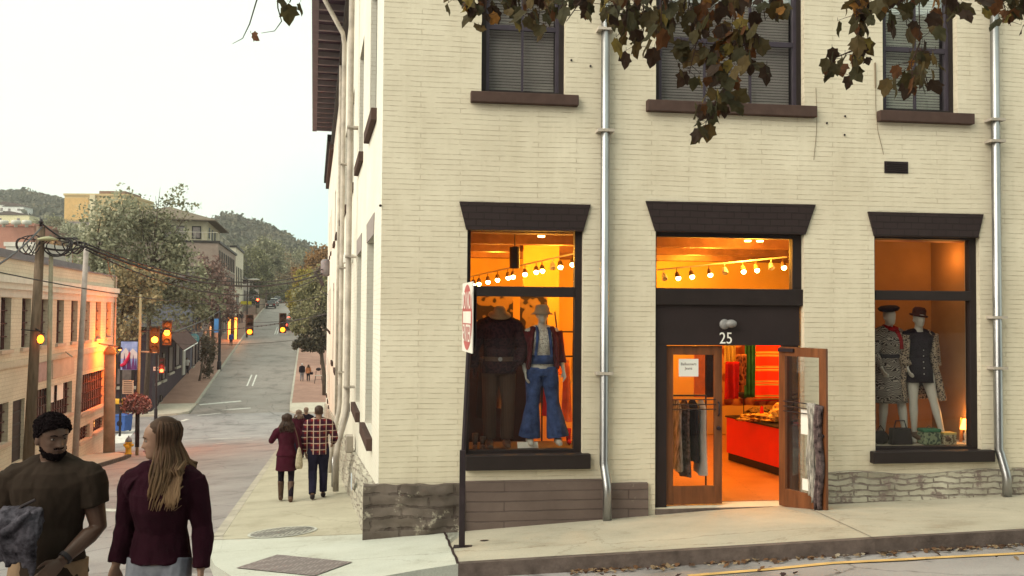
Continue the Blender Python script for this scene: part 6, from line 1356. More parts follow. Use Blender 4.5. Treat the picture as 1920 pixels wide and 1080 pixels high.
lp_(MB().tube([LF.p(xa(120) , .1, zb), LF.p(xa(92), .9, zb - .1)], .03, 6), 'lamp_arm', M['galv_paint'])
# utility poles, left pavement
def pole(label, pb_, pt_, D0, r0, r1, m, name='utility_pole', cat='utility pole', n=12, parts=()):
    b_ = P(*pb_, D0); t_ = P(*pt_, D0); zg = zpav(b_.x, b_.y); r = empty(name, (b_.x, b_.y, zg), 0, label, cat)
    o = MB().tube([(0, 0, -.2), t_ - V((b_.x, b_.y, zg))], [r0, r1], n).build('pole', m, r, smooth=True); return r, V((b_.x, b_.y, zg)), t_
pl1, b1, t1 = pole('thick dark wooden utility pole with coiled cables, leftmost by the barred windows', (52, 872), (77, 425), 28.5, .18, .13, M['dkwood'])
def relp(root, mb, nm, m, smooth=True, par=None, **k):
    o = mb.build(nm, m, par or root, smooth=smooth, **k)
    if par is None: o.matrix_parent_inverse = Matrix.Translation(-root.location)
    return o
relp(pl1, MB().lathe([(.05, 0), (.05, .12), (.09, .16), (.05, .2), (.04, .25)], t1, 10), 'insulator', M['black'])
relp(pl1, MB().lathe([(.05, 0), (.30, .02), (.32, .07), (.12, .14), (.03, .16)], P(90, 452, 28.2), 16), 'lamp_hood', mat('olive_lamp_hood', (.35, .33, .20), .5, .1, 3))
relp(pl1, MB().tube([t1 + V((.25, .2, -.9)), b1 + V((.55, .2, 0))], .07, 8), 'conduit', mat('grey_olive_conduit', (.30, .27, .20), .7, .2, 3))
M['amber'] = emis('amber_lens', (1, .17, .008), 5); M['redlens'] = emis('red_lens', (1, .035, .01), 16); M['amber2'] = emis('amber_lens_bright', (1, .22, .015), 8)
relp(pl1, MB().ball(P(76, 636, 28.2), (.10, .10, .14), 14), 'amber_lamp', M['amber'])
relp(pl1, MB().tube([P(66, 616, 28.4), P(76, 622, 28.2)], .03, 6).tube([P(40, 618, 28.4), P(75, 621, 28.2)], .02, 6), 'lamp_bracket', M['black'])
pl2, b2_, t2 = pole('tall slim weathered grey pole against the barred-window building', (141, 830), (162, 463), 36.5, .13, .10, mat('grey_steel_pole', (.36, .31, .29), .7, .2, 3), name='steel_pole', cat='pole')
pl3, b3, t3 = pole('stout tan bollard-like post with cone cap at the warehouse corner', (205, 838), (206, 664), 42.5, .27, .26, mat('tan_post', (.36, .28, .21), .85, .25, 2, bump=.004), name='corner_post', cat='post')
relp(pl3, MB().lathe([(.30, 0), (.26, .18), (.12, .38), (.02, .42)], t3, 14), 'cone_cap', mat('tan_cap_orange_glow', (.55, .25, .10), .7, .2, 3))  # orange light on the post top is put into the cap colour
# signal pole with flower basket
pl4, b4, t4 = pole('thin traffic pole with flower basket and amber signals beside the yellow hydrant', (257, 838), (264, 552), 41, .075, .055, mat('olive_pole', (.36, .30, .18), .6, .2, 3), name='traffic_pole', cat='traffic pole')
relp(pl4, MB().tube([P(257, 838, 41), P(258, 770, 41)], .10, 10), 'lower_sleeve', M['black'])
relp(pl4, MB().tube([P(262, 659, 41), P(294, 661, 41)], .035, 8), 'arm', M['kerb_pale'])
relp(pl4, MB().tube([P(262, 620, 41), P(318, 618, 41.5)], .03, 8), 'arm', M['black'])
def sig(c, d, r, on, mh, label, lens=None, parent=None, sections=3, sc=1.0):
    """signal head: box with visored lenses, lit lens index on; faces direction d"""
    d = V(d).normalized(); x = ZU.cross(d).normalized(); F_ = Frame(V((c.x, c.y, 0)), x, d); s = .19 * sc
    root = empty('traffic_signal', c, 0, label, 'traffic light'); inv_ = Matrix.Translation(-c); h = .36 * sc
    o = MB().box(-s, s, -.16 * sc, .0, c.z - h * sections / 2, c.z + h * sections / 2, F_).build('housing', mh, root, bevel=.02); o.matrix_parent_inverse = inv_
    for i in range(sections):
        z = c.z + h * (sections / 2 - .5 - i); lit = i == on
        o = MB().lathe([(.125 * sc, 0), (.125 * sc, .01), (.08 * sc, .03), (.0, .04)], F_.p(0, .0, z), 16, axis=d).build('lens', lens if lit else M['void'], root, smooth=True); o.matrix_parent_inverse = inv_
        vs = [F_.p(.14 * sc * math.cos(R(-20 + 220 * k / 10)), y_, z + .14 * sc * math.sin(R(-20 + 220 * k / 10))) for y_ in (0, .2 * sc) for k in range(11)]
        o = MB().add(vs, [(k, k + 1, k + 12, k + 11) for k in range(10)]).build('visor', mh, root); md = o.modifiers.new('s', 'SOLIDIFY'); md.thickness = .01; o.matrix_parent_inverse = inv_
    return root
tocam = lambda p: V((-p.x, -p.y, 0)).normalized()
ylw = mat('dark_signal_housing', (.05, .03, .02), .5, .2, 4)
for px, py, D, lab, ln_, on in ((290, 637, 41, 'lit amber traffic light hanging left of its pair beside the flower-basket pole', 'amber2', 1), (313, 624, 44, 'lit amber traffic light right of its pair, above the dark corner building', 'amber2', 1), (468, 621, 49, 'lit amber traffic light hanging left over the road on the span wire', 'amber', 2), (530, 617, 51, 'lit amber traffic light hanging right over the road on the span wire', 'amber', 2)):
    p = P(px, py, D); p.z += 0 if on == 1 else .36
    sig(p, tocam(p), .2, on, ylw, lab, M[ln_], sc=1.2 if on == 1 else 1.1)
def glow(p, e, col, r=.15): l_ = bpy.data.lights.new('signal_glow', 'POINT'); l_.energy = e; l_.color = col; l_.shadow_soft_size = r; o = bpy.data.objects.new('signal_glow', l_); COL.objects.link(o); o.location = p
p = LF.p(xa(186), 1.0, lf(186, 655)[1]); glow(p, 520, (1, .15, .004), .35)  # added light and lamp near the wall, standing in for the amber signal glow
wl_ = empty('wall_lamp', p, 0, 'orange sodium lamp bracketed out from the warehouse corner', 'lamp'); MB().lathe([(.14, .0), (.12, .08), (.04, .16)], n=14).build('hood', M['black'], wl_); MB().ball((0, 0, 0), (.06, .06, .07), 12).build('lamp_bulb', M['amber2'], wl_, smooth=True)
o = MB().tube([p + V((0, 0, .12)), LF.p(xa(186), 0, p.z + .3)], .03, 6).build('bracket', M['black'], wl_); o.matrix_parent_inverse = Matrix.Translation(-p)
glow(P(292, 640, 39.5), 120, (1, .20, .01)); glow(P(316, 628, 43.5), 90, (1, .2, .01))
# newspaper-like panel sign on the pole and basket
q = P(240, 726, 40.8); sgn = empty('panel_sign', q, 0, 'small pale parking panel on the flower-basket pole', 'sign'); MB().box(-.26, .26, -.02, .02, -.32, .32).build('panel', rp_, sgn); mb = MB()
for k in range(6): mb.box(-.2, .2, -.026, -.021, -.25 + k * .1, -.22 + k * .1)
mb.build('text_lines', M['ink'], sgn)
MB().tube([(.2, .0, .2), (.45, 0, .3)], .02, 6).build('bracket', M['black'], sgn)
bk = P(255, 757, 40.9); fbk = empty('flower_basket', bk, 0, 'round hanging basket of pink flowers on the traffic pole', 'flower basket'); mb = MB(); rr = random.Random(11)
for i in range(1300):
    d = V((rr.gauss(0, 1), rr.gauss(0, 1), rr.gauss(0, .8))).normalized() * rr.uniform(.35, .72); d.z *= .72; d.z -= .25 * max(0, d.length - .5); Mx = Matrix.Rotation(rr.uniform(0, 6.28), 3, V((rr.random(), rr.random(), rr.random())).normalized()); s_ = rr.uniform(.04, .08)
    mb.add([d + Mx @ V(q_) * s_ for q_ in ((-1, 0, 0), (0, -1, .2), (1, 0, 0), (0, 1, .2))], [(0, 1, 2, 3)])
mb.build('blossoms', autumn('pink_flowers', [(0, (.36, .18, .19)), (.3, (.55, .31, .32)), (.6, (.22, .11, .11)), (.8, (.66, .46, .44)), (.9, (.12, .11, .06))]), fbk); MB().lathe([(.05, -.35), (.25, -.25), (.33, 0), (.30, 0)], n=16).build('basket', M['brown_boot'], fbk); MB().tube([(0, 0, 0), (.1, 0, .5)], .02, 6).build('hanger', M['black'], fbk)
# hydrant
hq = P(241, 839, 39.5); hz = zpav(hq.x, hq.y); hy = empty('fire_hydrant', (hq.x, hq.y, hz), 0, 'yellow fire hydrant with grey cap on the kerb near the traffic pole', 'fire hydrant'); yel = mat('yellow_hydrant_paint', (.72, .38, .03), .5, .1, 5)
MB().lathe([(.17, 0), (.17, .05), (.13, .07), (.125, .50), (.15, .52), (.15, .56), (.13, .58)], n=18).build('barrel', yel, hy, smooth=True); MB().lathe([(.15, .58), (.14, .66), (.09, .75), (.03, .79), (.035, .85), (.0, .86)], n=18).build('bonnet', mat('grey_bonnet', (.20, .20, .24), .5, .1, 4), hy, smooth=True)
for s in (-1, 1): MB().lathe([(.07, 0), (.07, .10), (.05, .11), (.03, .14)], (s * .10, 0, .42), 12, axis=(s, 0, 0)).build('nozzle', yel, hy, smooth=True)
MB().lathe([(.09, 0), (.09, .12), (.06, .14), (.03, .17)], (0, -.10, .38), 14, axis=(0, -1, 0)).build('pumper_nozzle', yel, hy, smooth=True)
# bins past the warehouse
for px, D, c_, lab in ((231, 60, mat('blue_bin', (.035, .10, .34), .5, .15, 4), 'blue wheeled recycling bin behind the flower-basket pole'), (216, 60.5, M['black'], 'black bin standing left of the blue recycling bin')):
    q = P(px, 790, D); r_ = empty('waste_bin', (q.x, q.y, zpav(q.x, q.y)), R(-10), lab, 'bin')
    MB().prism([(-.38, .08), (.38, .08), (.46, 1.1), (-.46, 1.1)], -.42, .42).build('bin_body', c_, r_, bevel=.03); MB().box(-.48, .48, -.46, .46, 1.1, 1.2).build('lid', c_, r_, bevel=.03)
    MB().lathe([(.2, 0), (.2, .01), (.12, .012)], (0, -.425, .6), 18, axis=(0, -1, 0)).build('emblem', M['navy_cloth'], r_)
    for s in (-1, 1): MB().lathe([(.1, -.03), (.1, .03)], (s * .34, .3, .1), 12, axis=(1, 0, 0)).build('wheel', M['black'], r_)
q = P(221, 752, 63); cb = empty('yellow_cabinet', (q.x, q.y, zpav(q.x, q.y)), 0, 'yellow-topped utility cabinet above the black and blue bins', 'cabinet'); MB().box(-.45, .45, -.3, .3, 0, q.z - zpav(q.x, q.y) - .2).build('cabinet_body', M['trim2'], cb, bevel=.03); MB().box(-.5, .5, -.35, .35, q.z - zpav(q.x, q.y) - .2, q.z - zpav(q.x, q.y) + .15).build('lid', yel, cb, bevel=.06)
# ------------------------------------------------------------------ far-left block beyond the cross street
RF = Frame(ST.p(0, -13.6, 0), dv, rv)
def house(name, label, a0, a1, z1, depth, m, winspec, wm, roofm=None, cat='building', roof_h=.3, sillm=None):
    am = (a0 + a1) / 2; zb_ = min(prof(a0), prof(a1)) - 1.5; r = empty(name, RF.p(am, 0, prof(am)), 0, label, cat); iv = Matrix.Translation(-r.location)
    def add(mb, nm, m_, par=r, **k):
        o = mb.build(nm, m_, par, **k)
        if par is r: o.matrix_parent_inverse = iv
        return o
    add(MB().box(a0, a1 - .02, -depth, 0, zb_, z1, RF), 'wall', m, uv=True, F=RF)
    add(MB().box(a0 - .15, a1 - .01, -depth - .1, .25, z1, z1 + roof_h, RF), 'roof', roofm or M['trim'])
    for (x0, x1, y0, y1) in winspec:
        w_ = add(MB().box(x0, x1, .003, .09, y0, y0 + .12, RF).box(x0, x1, .003, .09, y1 - .12, y1, RF).box(x0, x0 + .12, .003, .09, y0 + .12, y1 - .12, RF).box(x1 - .12, x1, .003, .09, y0 + .12, y1 - .12, RF), 'window', wm)
        add(MB().box(x0 + .12, x1 - .12, .003, .03, y0 + .12, y1 - .12, RF), 'pane', M['dpane'], w_)
        add(MB().box(x0 - .15, x1 + .15, .003, .2, y0 - .2, y0 - .003, RF), 'sill', sillm or M['kerb_pale'], w_)
    return r, add
darkb = brick('dark_purple_brick', (.045, .032, .048), (.065, .046, .062), (.03, .02, .03), bump=.004, mort_noise=.5)
dk, addk = house('dark_corner_building', 'dark plum brick corner building with awning and mountain mural across the side street', 62.9, 85, -1.6, 16, darkb, [(64.2, 65.8, -6.0, -3.6), (67.2, 68.8, -6.0, -3.6), (70.5, 73, -5.6, -3.2), (64.5, 65.5, -8.0, -7.4), (66.5, 67.5, -7.8, -7.2), (74.5, 77, -5.3, -3.0)], M['trim'])
for x in (-2.2, -5.2, -8.2, -11.2):
    FFk = Frame(RF.p(62.9, 0, 0), rv, -dv); w_ = addk(MB().prism([(x - .8, -6.1), (x + .8, -6.1), (x + .8, -4.6)] + [(x + .8 * math.cos(R(t_)), -4.6 + .5 * math.sin(R(t_))) for t_ in range(20, 180, 20)] + [(x - .8, -4.6)], .003, .08, FFk), 'arched_window', M['trim']); addk(MB().box(x - .6, x + .6, .081, .09, -5.9, -4.7, FFk), 'pane', M['dpane'], w_); addk(MB().box(x - 1, x + 1, .003, .25, -6.35, -6.11, FFk), 'sill', M['kerb_pale'], w_)
# awning
addk(MB().prism([(74, -1.7), (84.5, -1.2), (84.5, -1.05), (74, -1.55)], .0, .1, RF), 'awning_board', M['trim'])
vs = [RF.p(66, .05, -1.3), RF.p(75, .05, -.9), RF.p(75, 1.9, -3.0), RF.p(66, 1.9, -3.4)]; vs += [v + V((0, 0, .08)) for v in vs]
addk(MB().add(vs, [(3, 2, 1, 0), (4, 5, 6, 7), (0, 1, 5, 4), (1, 2, 6, 5), (2, 3, 7, 6), (3, 0, 4, 7)]), 'awning', mat('brown_awning', (.12, .07, .065), .8, .2, 2))
addk(MB().box(70, 83, 1.9, 1.96, -3.14, -3.04, RF) if False else MB().tube([RF.p(66, 1.93, -3.42), RF.p(75, 1.93, -3.02)], .05, 6), 'awning_edge', M['paper'])
addk(MB().box(79, 80.5, .003, .12, -6.4, -3.2, RF), 'white_door_frame', M['mann_white'])
# mural banner
mq = P(242, 667, 57); mu = empty('mural_banner', (mq.x, mq.y, mq.z), R(4), 'banner showing purple mountains under blue sky with a red swoosh', 'banner')
wid = P(257, 667, 57).x - P(227, 667, 57).x; hgt = P(242, 640, 57).z - P(242, 693, 57).z
MB().box(-wid / 2, wid / 2, 0, .05, -hgt / 2, hgt / 2).build('sheet', mat('mural_sky_blue', (.16, .22, .50), .8, .2, 1.5, base2=(.34, .38, .62)), mu)
MB().prism([(-wid / 2, .08 * hgt), (-.2 * wid, .28 * hgt), (0, .12 * hgt), (.22 * wid, .26 * hgt), (wid / 2, .10 * hgt), (wid / 2, -.1 * hgt), (-wid / 2, -.1 * hgt)], -.008, -.003).build('cloud_band', mat('mural_pale', (.60, .50, .52), .8, .1, 3), mu)
for x, w_, t_, c_ in ((-.28, .24, .10, (.09, .04, .14)), (0, .30, .26, (.12, .03, .12)), (.26, .24, .06, (.16, .05, .17)), (.42, .16, -.05, (.10, .04, .15))): MB().prism([((x - w_ / 2) * wid, -.49 * hgt), (min(.5, x + w_ / 2) * wid, -.49 * hgt), (x * wid, t_ * hgt)], -.016 - x * .004, -.010 - x * .004).build('peak', mat('mural_purple', c_, .8, .2, 3), mu)
MB().tube([(-.48 * wid, -.02, -.36 * hgt), (-.25 * wid, -.02, -.28 * hgt), (-.05 * wid, -.02, -.08 * hgt), (.05 * wid, -.02, .12 * hgt)], [.10, .12, .10, .04], 6).build('red_swoosh', mat('mural_red', (.55, .03, .08), .8, .1, 3), mu)
for s in (-1, 1): MB().box(s * wid / 2 - .06, s * wid / 2 + .06, .05, .17, zpav(mq.x, mq.y) - mq.z, hgt / 2 + .05).build('leg', M['trim'], mu)
MB().box(-wid / 2, wid / 2, .05, .12, hgt / 2 - .06, hgt / 2 + .06).build('frame', M['trim'], mu)
shop, adds = house('slate_shop', 'slate-grey shopfront with round teal sign, uphill of the dark corner building', 85, 95, .8, 12, mat('slate_blue_render', (.15, .15, .19), .8, .15, 2), [(86, 88.3, -6.0, -3.4), (89, 90.6, -6.0, -3.2), (91.5, 94, -5.6, -3.0), (86.3, 87.8, -2.2, -.2), (89.5, 91, -2.2, -.2), (92.3, 93.8, -2.0, 0)], M['black'])
def hsign(px, py, D, mb, nm, m, label, txt=None):
    q = P(px, py, D); r = empty(nm, q, 0, label, 'shop sign'); o = mb.build('board', m, r, smooth=False); return r
q = P(364, 635, 84); r = empty('round_sign', q, 0, 'round teal hanging sign above the slate shop', 'shop sign'); MB().lathe([(.50, 0), (.50, .08)], (0, .04, 0), 28, axis=(0, -1, 0)).build('board', mat('teal_sign', (.10, .26, .30), .6, .1, 3), r); mb = MB()
for k in range(4): mb.box(-.32 + .04 * abs(k - 1.5), .32 - .04 * abs(k - 1.5), -.06, -.045, .22 - k * .15, .27 - k * .15)
mb.build('lettering', M['mann_white'], r); MB().tube([(0, 0, .5), (0, 0, .75), (-1.5, .8, .8)], .03, 6).build('bracket', M['black'], r)
q = P(346, 634, 83); r = empty('oval_sign', q, 0, 'oblong dark red sign with pale lettering beside the round teal sign', 'shop sign')
MB().prism([(.55 * math.copysign(abs(math.cos(R(t_))) ** .5, math.cos(R(t_))), .24 * math.copysign(abs(math.sin(R(t_))) ** .7, math.sin(R(t_)))) for t_ in range(0, 360, 15)], -.04, .04).build('board', M['mann_white'], r); MB().box(-.44, .44, -.05, -.041, -.13, .13).build('field', mat('sign_maroon', (.22, .04, .05), .6, .1, 3), r); mb = MB()
for k in range(7): mb.box(-.38 + k * .11, -.31 + k * .11, -.062, -.051, -.07, .07)
mb.build('lettering', M['mann_white'], r); MB().tube([(0, 0, .24), (0, 0, .5), (-1, .6, .55)], .03, 6).build('bracket', M['black'], r)
house('grey_loft_building', 'grey brick loft building with tall narrow windows behind street trees', 95, 110, 5.0, 14, brick('grey_loft_brick', (.17, .14, .14), (.22, .18, .18), (.12, .10, .10), bump=.004), [(x, x + .8, z, z + 2.0) for x in (96, 97.6, 99.2, 100.8, 102.4, 104, 105.6, 107.2) for z in (-.2, 2.6)] + [(96, 99, -4.6, -2.2), (101, 104, -4.1, -1.8)], M['trim'])
bb, addb = house('brown_brick_block', 'tall brown brick block carrying a roof terrace house', 110, 137, 9.3, 18, brick('brown_block_brick', (.26, .19, .16), (.33, .25, .21), (.20, .16, .14), bump=.004), [(x, x + 1.1, z, z + 2.2) for x in (111.5, 114.5, 117.5, 120.5, 123.5, 126.5, 129.5, 132.5) for z in (0, 3.2, 6.2)] + [(112, 116, -3.6, -.8), (118, 122, -3, -.4)], M['trim'])
# terrace house with hip roof on top
TH = empty('terrace_house', RF.p(118, -5, 9.6), 0, 'cream hip-roofed penthouse with glass railing on top of the brown block', 'house'); ti = Matrix.Translation(-TH.location)
def ah(mb, nm, m, par=TH, **k):
    o = mb.build(nm, m, par, **k)
    if par is TH: o.matrix_parent_inverse = ti
    return o
def rz_(px, py, D): return P(px, py, D).z
zt_, ze_, zr_ = 9.61, P(380, 418, 120).z, P(360, 398, 122).z
ah(MB().box(111.5, 128, -13, -1.6, zt_, ze_, RF), 'wall', mat('cream_render', (.42, .37, .27), .8, .12, 2))
vs = [RF.p(a, b, ze_ + .02) for a, b in ((110.2, -14.3), (110.2, -.4), (129.3, -.4), (129.3, -14.3))] + [RF.p(a, b, ze_ - .12) for a, b in ((110.2, -14.3), (110.2, -.4), (129.3, -.4), (129.3, -14.3))] + [RF.p(116.5, -7.3, zr_ + .6), RF.p(123, -7.3, zr_ + .6)]
ah(MB().add(vs, [(0, 1, 8), (1, 2, 9, 8), (2, 3, 9), (3, 0, 8, 9), (1, 0, 4, 5), (2, 1, 5, 6), (3, 2, 6, 7), (0, 3, 7, 4), (4, 7, 6, 5)]), 'roof', mat('olive_brown_shingles', (.16, .13, .10), .85, .2, 3))
F3 = Frame(RF.p(111.5, 0, 0), rv, -dv)
for x0, x1 in ((-11.8, -9.9), (-7.5, -4.3), (-3.6, -2.4)):
    w_ = ah(MB().box(x0, x1, .003, .08, zt_ + .3, ze_ - .8, F3), 'window', M['trim']); ah(MB().box(x0 + .15, x1 - .15, .081, .09, zt_ + .45, ze_ - .95, F3), 'pane', M['dpane'], w_)
for a in (113, 116.5, 120):
    w_ = ah(MB().box(a, a + 1.4, -1.597, -1.52, zt_ + .6, ze_ - .8, RF), 'window', M['trim'])
mb = MB()
for b in [x * 1.0 for x in range(-14, 0)]: mb.tube([RF.p(110.1, b, zt_), RF.p(110.1, b, zt_ + 1.1)], .03, 5)
for a in range(111, 129, 2): mb.tube([RF.p(a, -.1, zt_), RF.p(a, -.1, zt_ + 1.1)], .03, 5)
mb.tube([RF.p(110.1, -14, zt_ + 1.1), RF.p(110.1, -.1, zt_ + 1.1), RF.p(129, -.1, zt_ + 1.1)], .04, 5)
ah(mb, 'railing', M['kerb_pale'])
house('cream_narrow_building', 'narrow cream building with rounded cornice at the end of the row', 137, 153, P(440, 470, 150).z, 12, mat('cream_stucco', (.60, .54, .44), .8, .12, 2), [(x, x + 1.0, z, z + 3.4) for x in (138.5, 142, 145.5, 149) for z in (4.2,)] + [(139, 143, 0, 3)], M['trim'])
_, af = house('white_shop_row', 'low pale shop row far up the street with an orange-lit doorway', 153, 200, 6.2, 12, mat('pale_shop_render', (.36, .31, .28), .8, .15, 2), [(x, x + 3, 1.4, 4) for x in (156, 162, 168, 176, 184, 192)], M['trim'])
q = P(436, 606, 118); od = empty('lit_doorway', (q.x, q.y, zpav(q.x, q.y)), th, 'narrow glowing orange shop doorway on the left pavement', 'doorway')
for dx in (-.42, .42): MB().box(dx - .16, dx + .16, 0, .1, 0, 3.0).build('lit_panel', emis('orange_doorlight', (1, .28, .04), 1.8), od)
MB().box(-.7, .7, .1, .3, 0, 3.2).build('door_frame', M['trim'], od)
glow(V((q.x + .8, q.y - 1.5, zpav(q.x, q.y) + 1.8)), 160, (1, .35, .08), .4)
# right of the street, hidden behind the cream wall: plain block behind the street trees
# far-left background buildings
def far_box(name, label, x0, x1, y0, D, depth, m, cat='building', zb_=-6, roofm=None, wins=(), rh=.6, wm=None):
    l_, r_ = P(x0, 500, D), P(x1, 500, D); zt = P((x0 + x1) / 2, y0, D).z; r = empty(name, (l_.x, l_.y, zb_), 0, label, cat); iv = Matrix.Translation(-r.location)
    Fx = Frame((l_.x, l_.y, 0), (1, 0, 0), (0, -1, 0)); W_ = r_.x - l_.x
    def add(mb, nm, m_, par=r, **k):
        o = mb.build(nm, m_, par, **k)
        if par is r: o.matrix_parent_inverse = iv
        return o
    add(MB().box(0, W_, -depth, 0, zb_, zt, Fx), 'wall', m, uv=True, F=Fx); add(MB().box(-.2, W_ + .2, -depth - .2, .2, zt, zt + rh, Fx), 'roof', roofm or m)
    for u0, u1, v0, v1 in wins: add(MB().box(u0 * W_, u1 * W_, .01, .15, zt - v1, zt - v0, Fx), 'window', wm or M['dpane'])
    return r, add, Fx, W_, zt
tan = mat('tan_tower_render', (.50, .37, .20), .85, .1, .5)
r_, at_, Fx, W_, zt = far_box('tan_tower', 'tall tan tower block rising behind the trees at left', 118, 236, 367, 210, 15, tan, zb_=2, wins=[(.04, .42, 6.4, 9.2), (.75, .98, 6.4, 9.2), (.04, .42, 12.5, 15), (.75, .98, 12.5, 15)], rh=.5)
at_(MB().box(W_ * .52, W_ * .94, -10, -1, zt, P(200, 357, 210).z, Fx), 'penthouse', mat('brown_penthouse', (.22, .13, .09), .8, .1, 1)); at_(MB().box(.1, W_ * .38, .01, .10, zt - 6.0, zt - .6, Fx), 'orange_panel', mat('orange_tan_panel', (.56, .36, .16), .8, .1, 1))
at_(MB().box(W_ * .42, W_ * .50, .01, .6, zt - 22, zt + .2, Fx), 'pilaster', mat('cream_pilaster', (.60, .52, .36), .8, .1, 1))
far_box('red_brick_hall', 'low red brick hall with roof vents at the far left', -60, 62, 424, 170, 25, brick('red_hall_brick', (.36, .15, .11), (.42, .19, .14), (.3, .14, .1), bump=.003), zb_=-2, wins=())
for i, x in enumerate((7, 30, 50)):
    q = P(x, 420, 168); tag(MB().lathe([(.3, 0), (.3, .5), (.85, .55), (.85, 1.2), (.75, 1.35)], (q.x, q.y - 0, P(x, 426, 168).z), 12).build('roof_vent', M['mann_white'], smooth=True), ('leftmost', 'middle', 'rightmost')[i] + ' white vent on the roof of the red brick hall', 'roof vent', 'vents on the red hall')
far_box('white_low_shed', 'low white shed between the red hall and the barred-window building', 10, 66, 462, 120, 10, mat('white_shed', (.55, .52, .48), .8, .1, 2), zb_=-4)
far_box('orange_brick_house', 'orange brick house half hidden by the left trees', 255, 335, 480, 112, 10, brick('orange_brick', (.42, .20, .12), (.48, .24, .15), (.36, .2, .14), bump=.003), zb_=-8, wins=[(.2, .35, 2, 4), (.6, .75, 2, 4)]) if False else None
# ------------------------------------------------------------------ trees, hills
import numpy as np
def leaf_mat(name, dark, mid, light, tr=.25):
    return autumn(name, [(0, dark), (.45, mid), (1, light)], tr=tr)
def cards(name, C_, size, m, parent, rs, flat=.0):
    n = len(C_); a = rs.normal(size=(n, 3)); a /= np.linalg.norm(a, axis=1)[:, None]; b = rs.normal(size=(n, 3)); b -= (a * b).sum(1)[:, None] * a; b /= np.linalg.norm(b, axis=1)[:, None]
    s = (size * rs.uniform(.6, 1.35, n))[:, None]; c = np.cross(a, b)
    v = np.stack([C_ - a * s, C_ + b * s * .62 + c * s * .15, C_ + a * s, C_ - b * s * .62 + c * s * .15], 1).reshape(-1, 3)
    me = bpy.data.meshes.new(name); me.vertices.add(4 * n); me.vertices.foreach_set('co', v.astype(np.float32).ravel())
    me.loops.add(4 * n); me.loops.foreach_set('vertex_index', np.arange(4 * n, dtype=np.int32)); me.polygons.add(n); me.polygons.foreach_set('loop_start', np.arange(0, 4 * n, 4, dtype=np.int32)); me.polygons.foreach_set('loop_total', np.full(n, 4, dtype=np.int32))
    me.update(calc_edges=True); me.validate(); me.materials.append(m); o = bpy.data.objects.new(name, me); COL.objects.link(o)
    if parent is not None: o.parent = parent
    return o
def crown_pts(blobs, n, rs, clump=.26, gap=.0):
    tot = sum(r[0] * r[2] for c, r, d in blobs for _ in (0,)); out = []
    for c, r, d in blobs:
        k = int(n * d * r[0] * r[2] / tot); nc = max(8, int(34 * d)); dirs = rs.normal(size=(nc, 3)); dirs /= np.linalg.norm(dirs, axis=1)[:, None]
        cc_ = dirs * (rs.uniform(.25, 1.0, nc) ** .5)[:, None] * np.array(r) * .88 + np.array(c); w_ = rs.uniform(.4, 1.6, nc); w_ /= w_.sum()
        idx = rs.choice(nc, k, p=w_); cs = rs.uniform(.6, 1.3, nc)[idx][:, None]
        p_ = rs.normal(size=(k, 3)); p_ /= np.linalg.norm(p_, axis=1)[:, None]
        out.append(cc_[idx] + p_ * (rs.uniform(.0, 1, k) ** .45)[:, None] * np.array(r) * clump * 1.5 * cs)
    return np.concatenate(out)
BARK = mat('grey_brown_bark', (.10, .075, .06), .95, .35, 6, bump=.01, stretch=(3, 3, .6))
def tree(label, base, blobs, n, size, m, tr=.22, seed=1, name='street_tree', cat='tree', group=None, limbs=9, clump=.26):
    """base world xyz; blobs [(centre world, radii, density)]"""
    rs = np.random.RandomState(seed); rr = random.Random(seed); b = V(base); root = empty(name, b, 0, label, cat, group)
    bl = [((V(c) - b)[:], r, d) for c, r, d in blobs]
    cards('foliage', crown_pts(bl, n, rs, clump), size, m, root, rs)
    mb = MB(); main = V(bl[0][0]); top = main + V((0, 0, bl[0][1][2] * .5)); fork = V((main.x * .35, main.y * .35, max(1.6, (main.z - bl[0][1][2]) * .9)))
    mb.tube([(0, 0, -.3), fork * .5 + V((.08, 0, 0)), fork, fork.lerp(top, .5) + V((rr.uniform(-.3, .3), 0, 0)), top], [tr, tr * .85, tr * .7, tr * .4, tr * .1], 9)
    for c, r, d in bl:
        for i in range(max(3, limbs // len(bl))):
            e = V(c) + V((rr.uniform(-.75, .75) * r[0], rr.uniform(-.7, .7) * r[1], rr.uniform(-.3, .85) * r[2])); s = fork.lerp(top, rr.uniform(0, .6)); mid = s.lerp(e, .5) + V((0, 0, .12 * (e - s).length)); r0 = tr * rr.uniform(.25, .45)
            mb.tube([s, mid, e], [r0, r0 * .6, r0 * .15], 6)
            for q in range(2): e2 = e.lerp(mid, .4) + V((rr.uniform(-.5, .5) * r[0], rr.uniform(-.5, .5) * r[1], rr.uniform(0, .5) * r[2])); mb.tube([mid.lerp(e, .4), e2], [r0 * .4, r0 * .1], 5)
    mb.build('trunk', BARK, root, smooth=True); return root
L_olive = leaf_mat('olive_leaves', (.13, .13, .075), (.27, .265, .165), (.46, .44, .30)); L_pale = leaf_mat('pale_green_leaves', (.18, .185, .12), (.36, .36, .24), (.58, .55, .40))
L_orange = leaf_mat('orange_brown_leaves', (.14, .07, .03), (.36, .20, .08), (.52, .30, .13)); L_yellow = leaf_mat('yellow_green_leaves', (.14, .13, .035), (.36, .30, .07), (.55, .42, .10))
L_green = leaf_mat('mid_green_leaves', (.07, .075, .04), (.17, .17, .085), (.30, .28, .15)); L_dark = leaf_mat('dark_green_leaves', (.035, .032, .022), (.075, .068, .045), (.13, .12, .07)); L_red = leaf_mat('red_brown_leaves', (.12, .065, .06), (.25, .15, .13), (.40, .25, .20))
def TB(px, py, D, rx, rz): return (P(px, py, D), (rx, rx * .9, rz), 1.0)
def base_at(a, b): p = ST.p(a, b, zsw(a, b)); return p
def blobs(D, lst): return [(P(x, y, D)[:], (rx, rx * .9, rz), d) for x, y, rx, rz, d in lst]
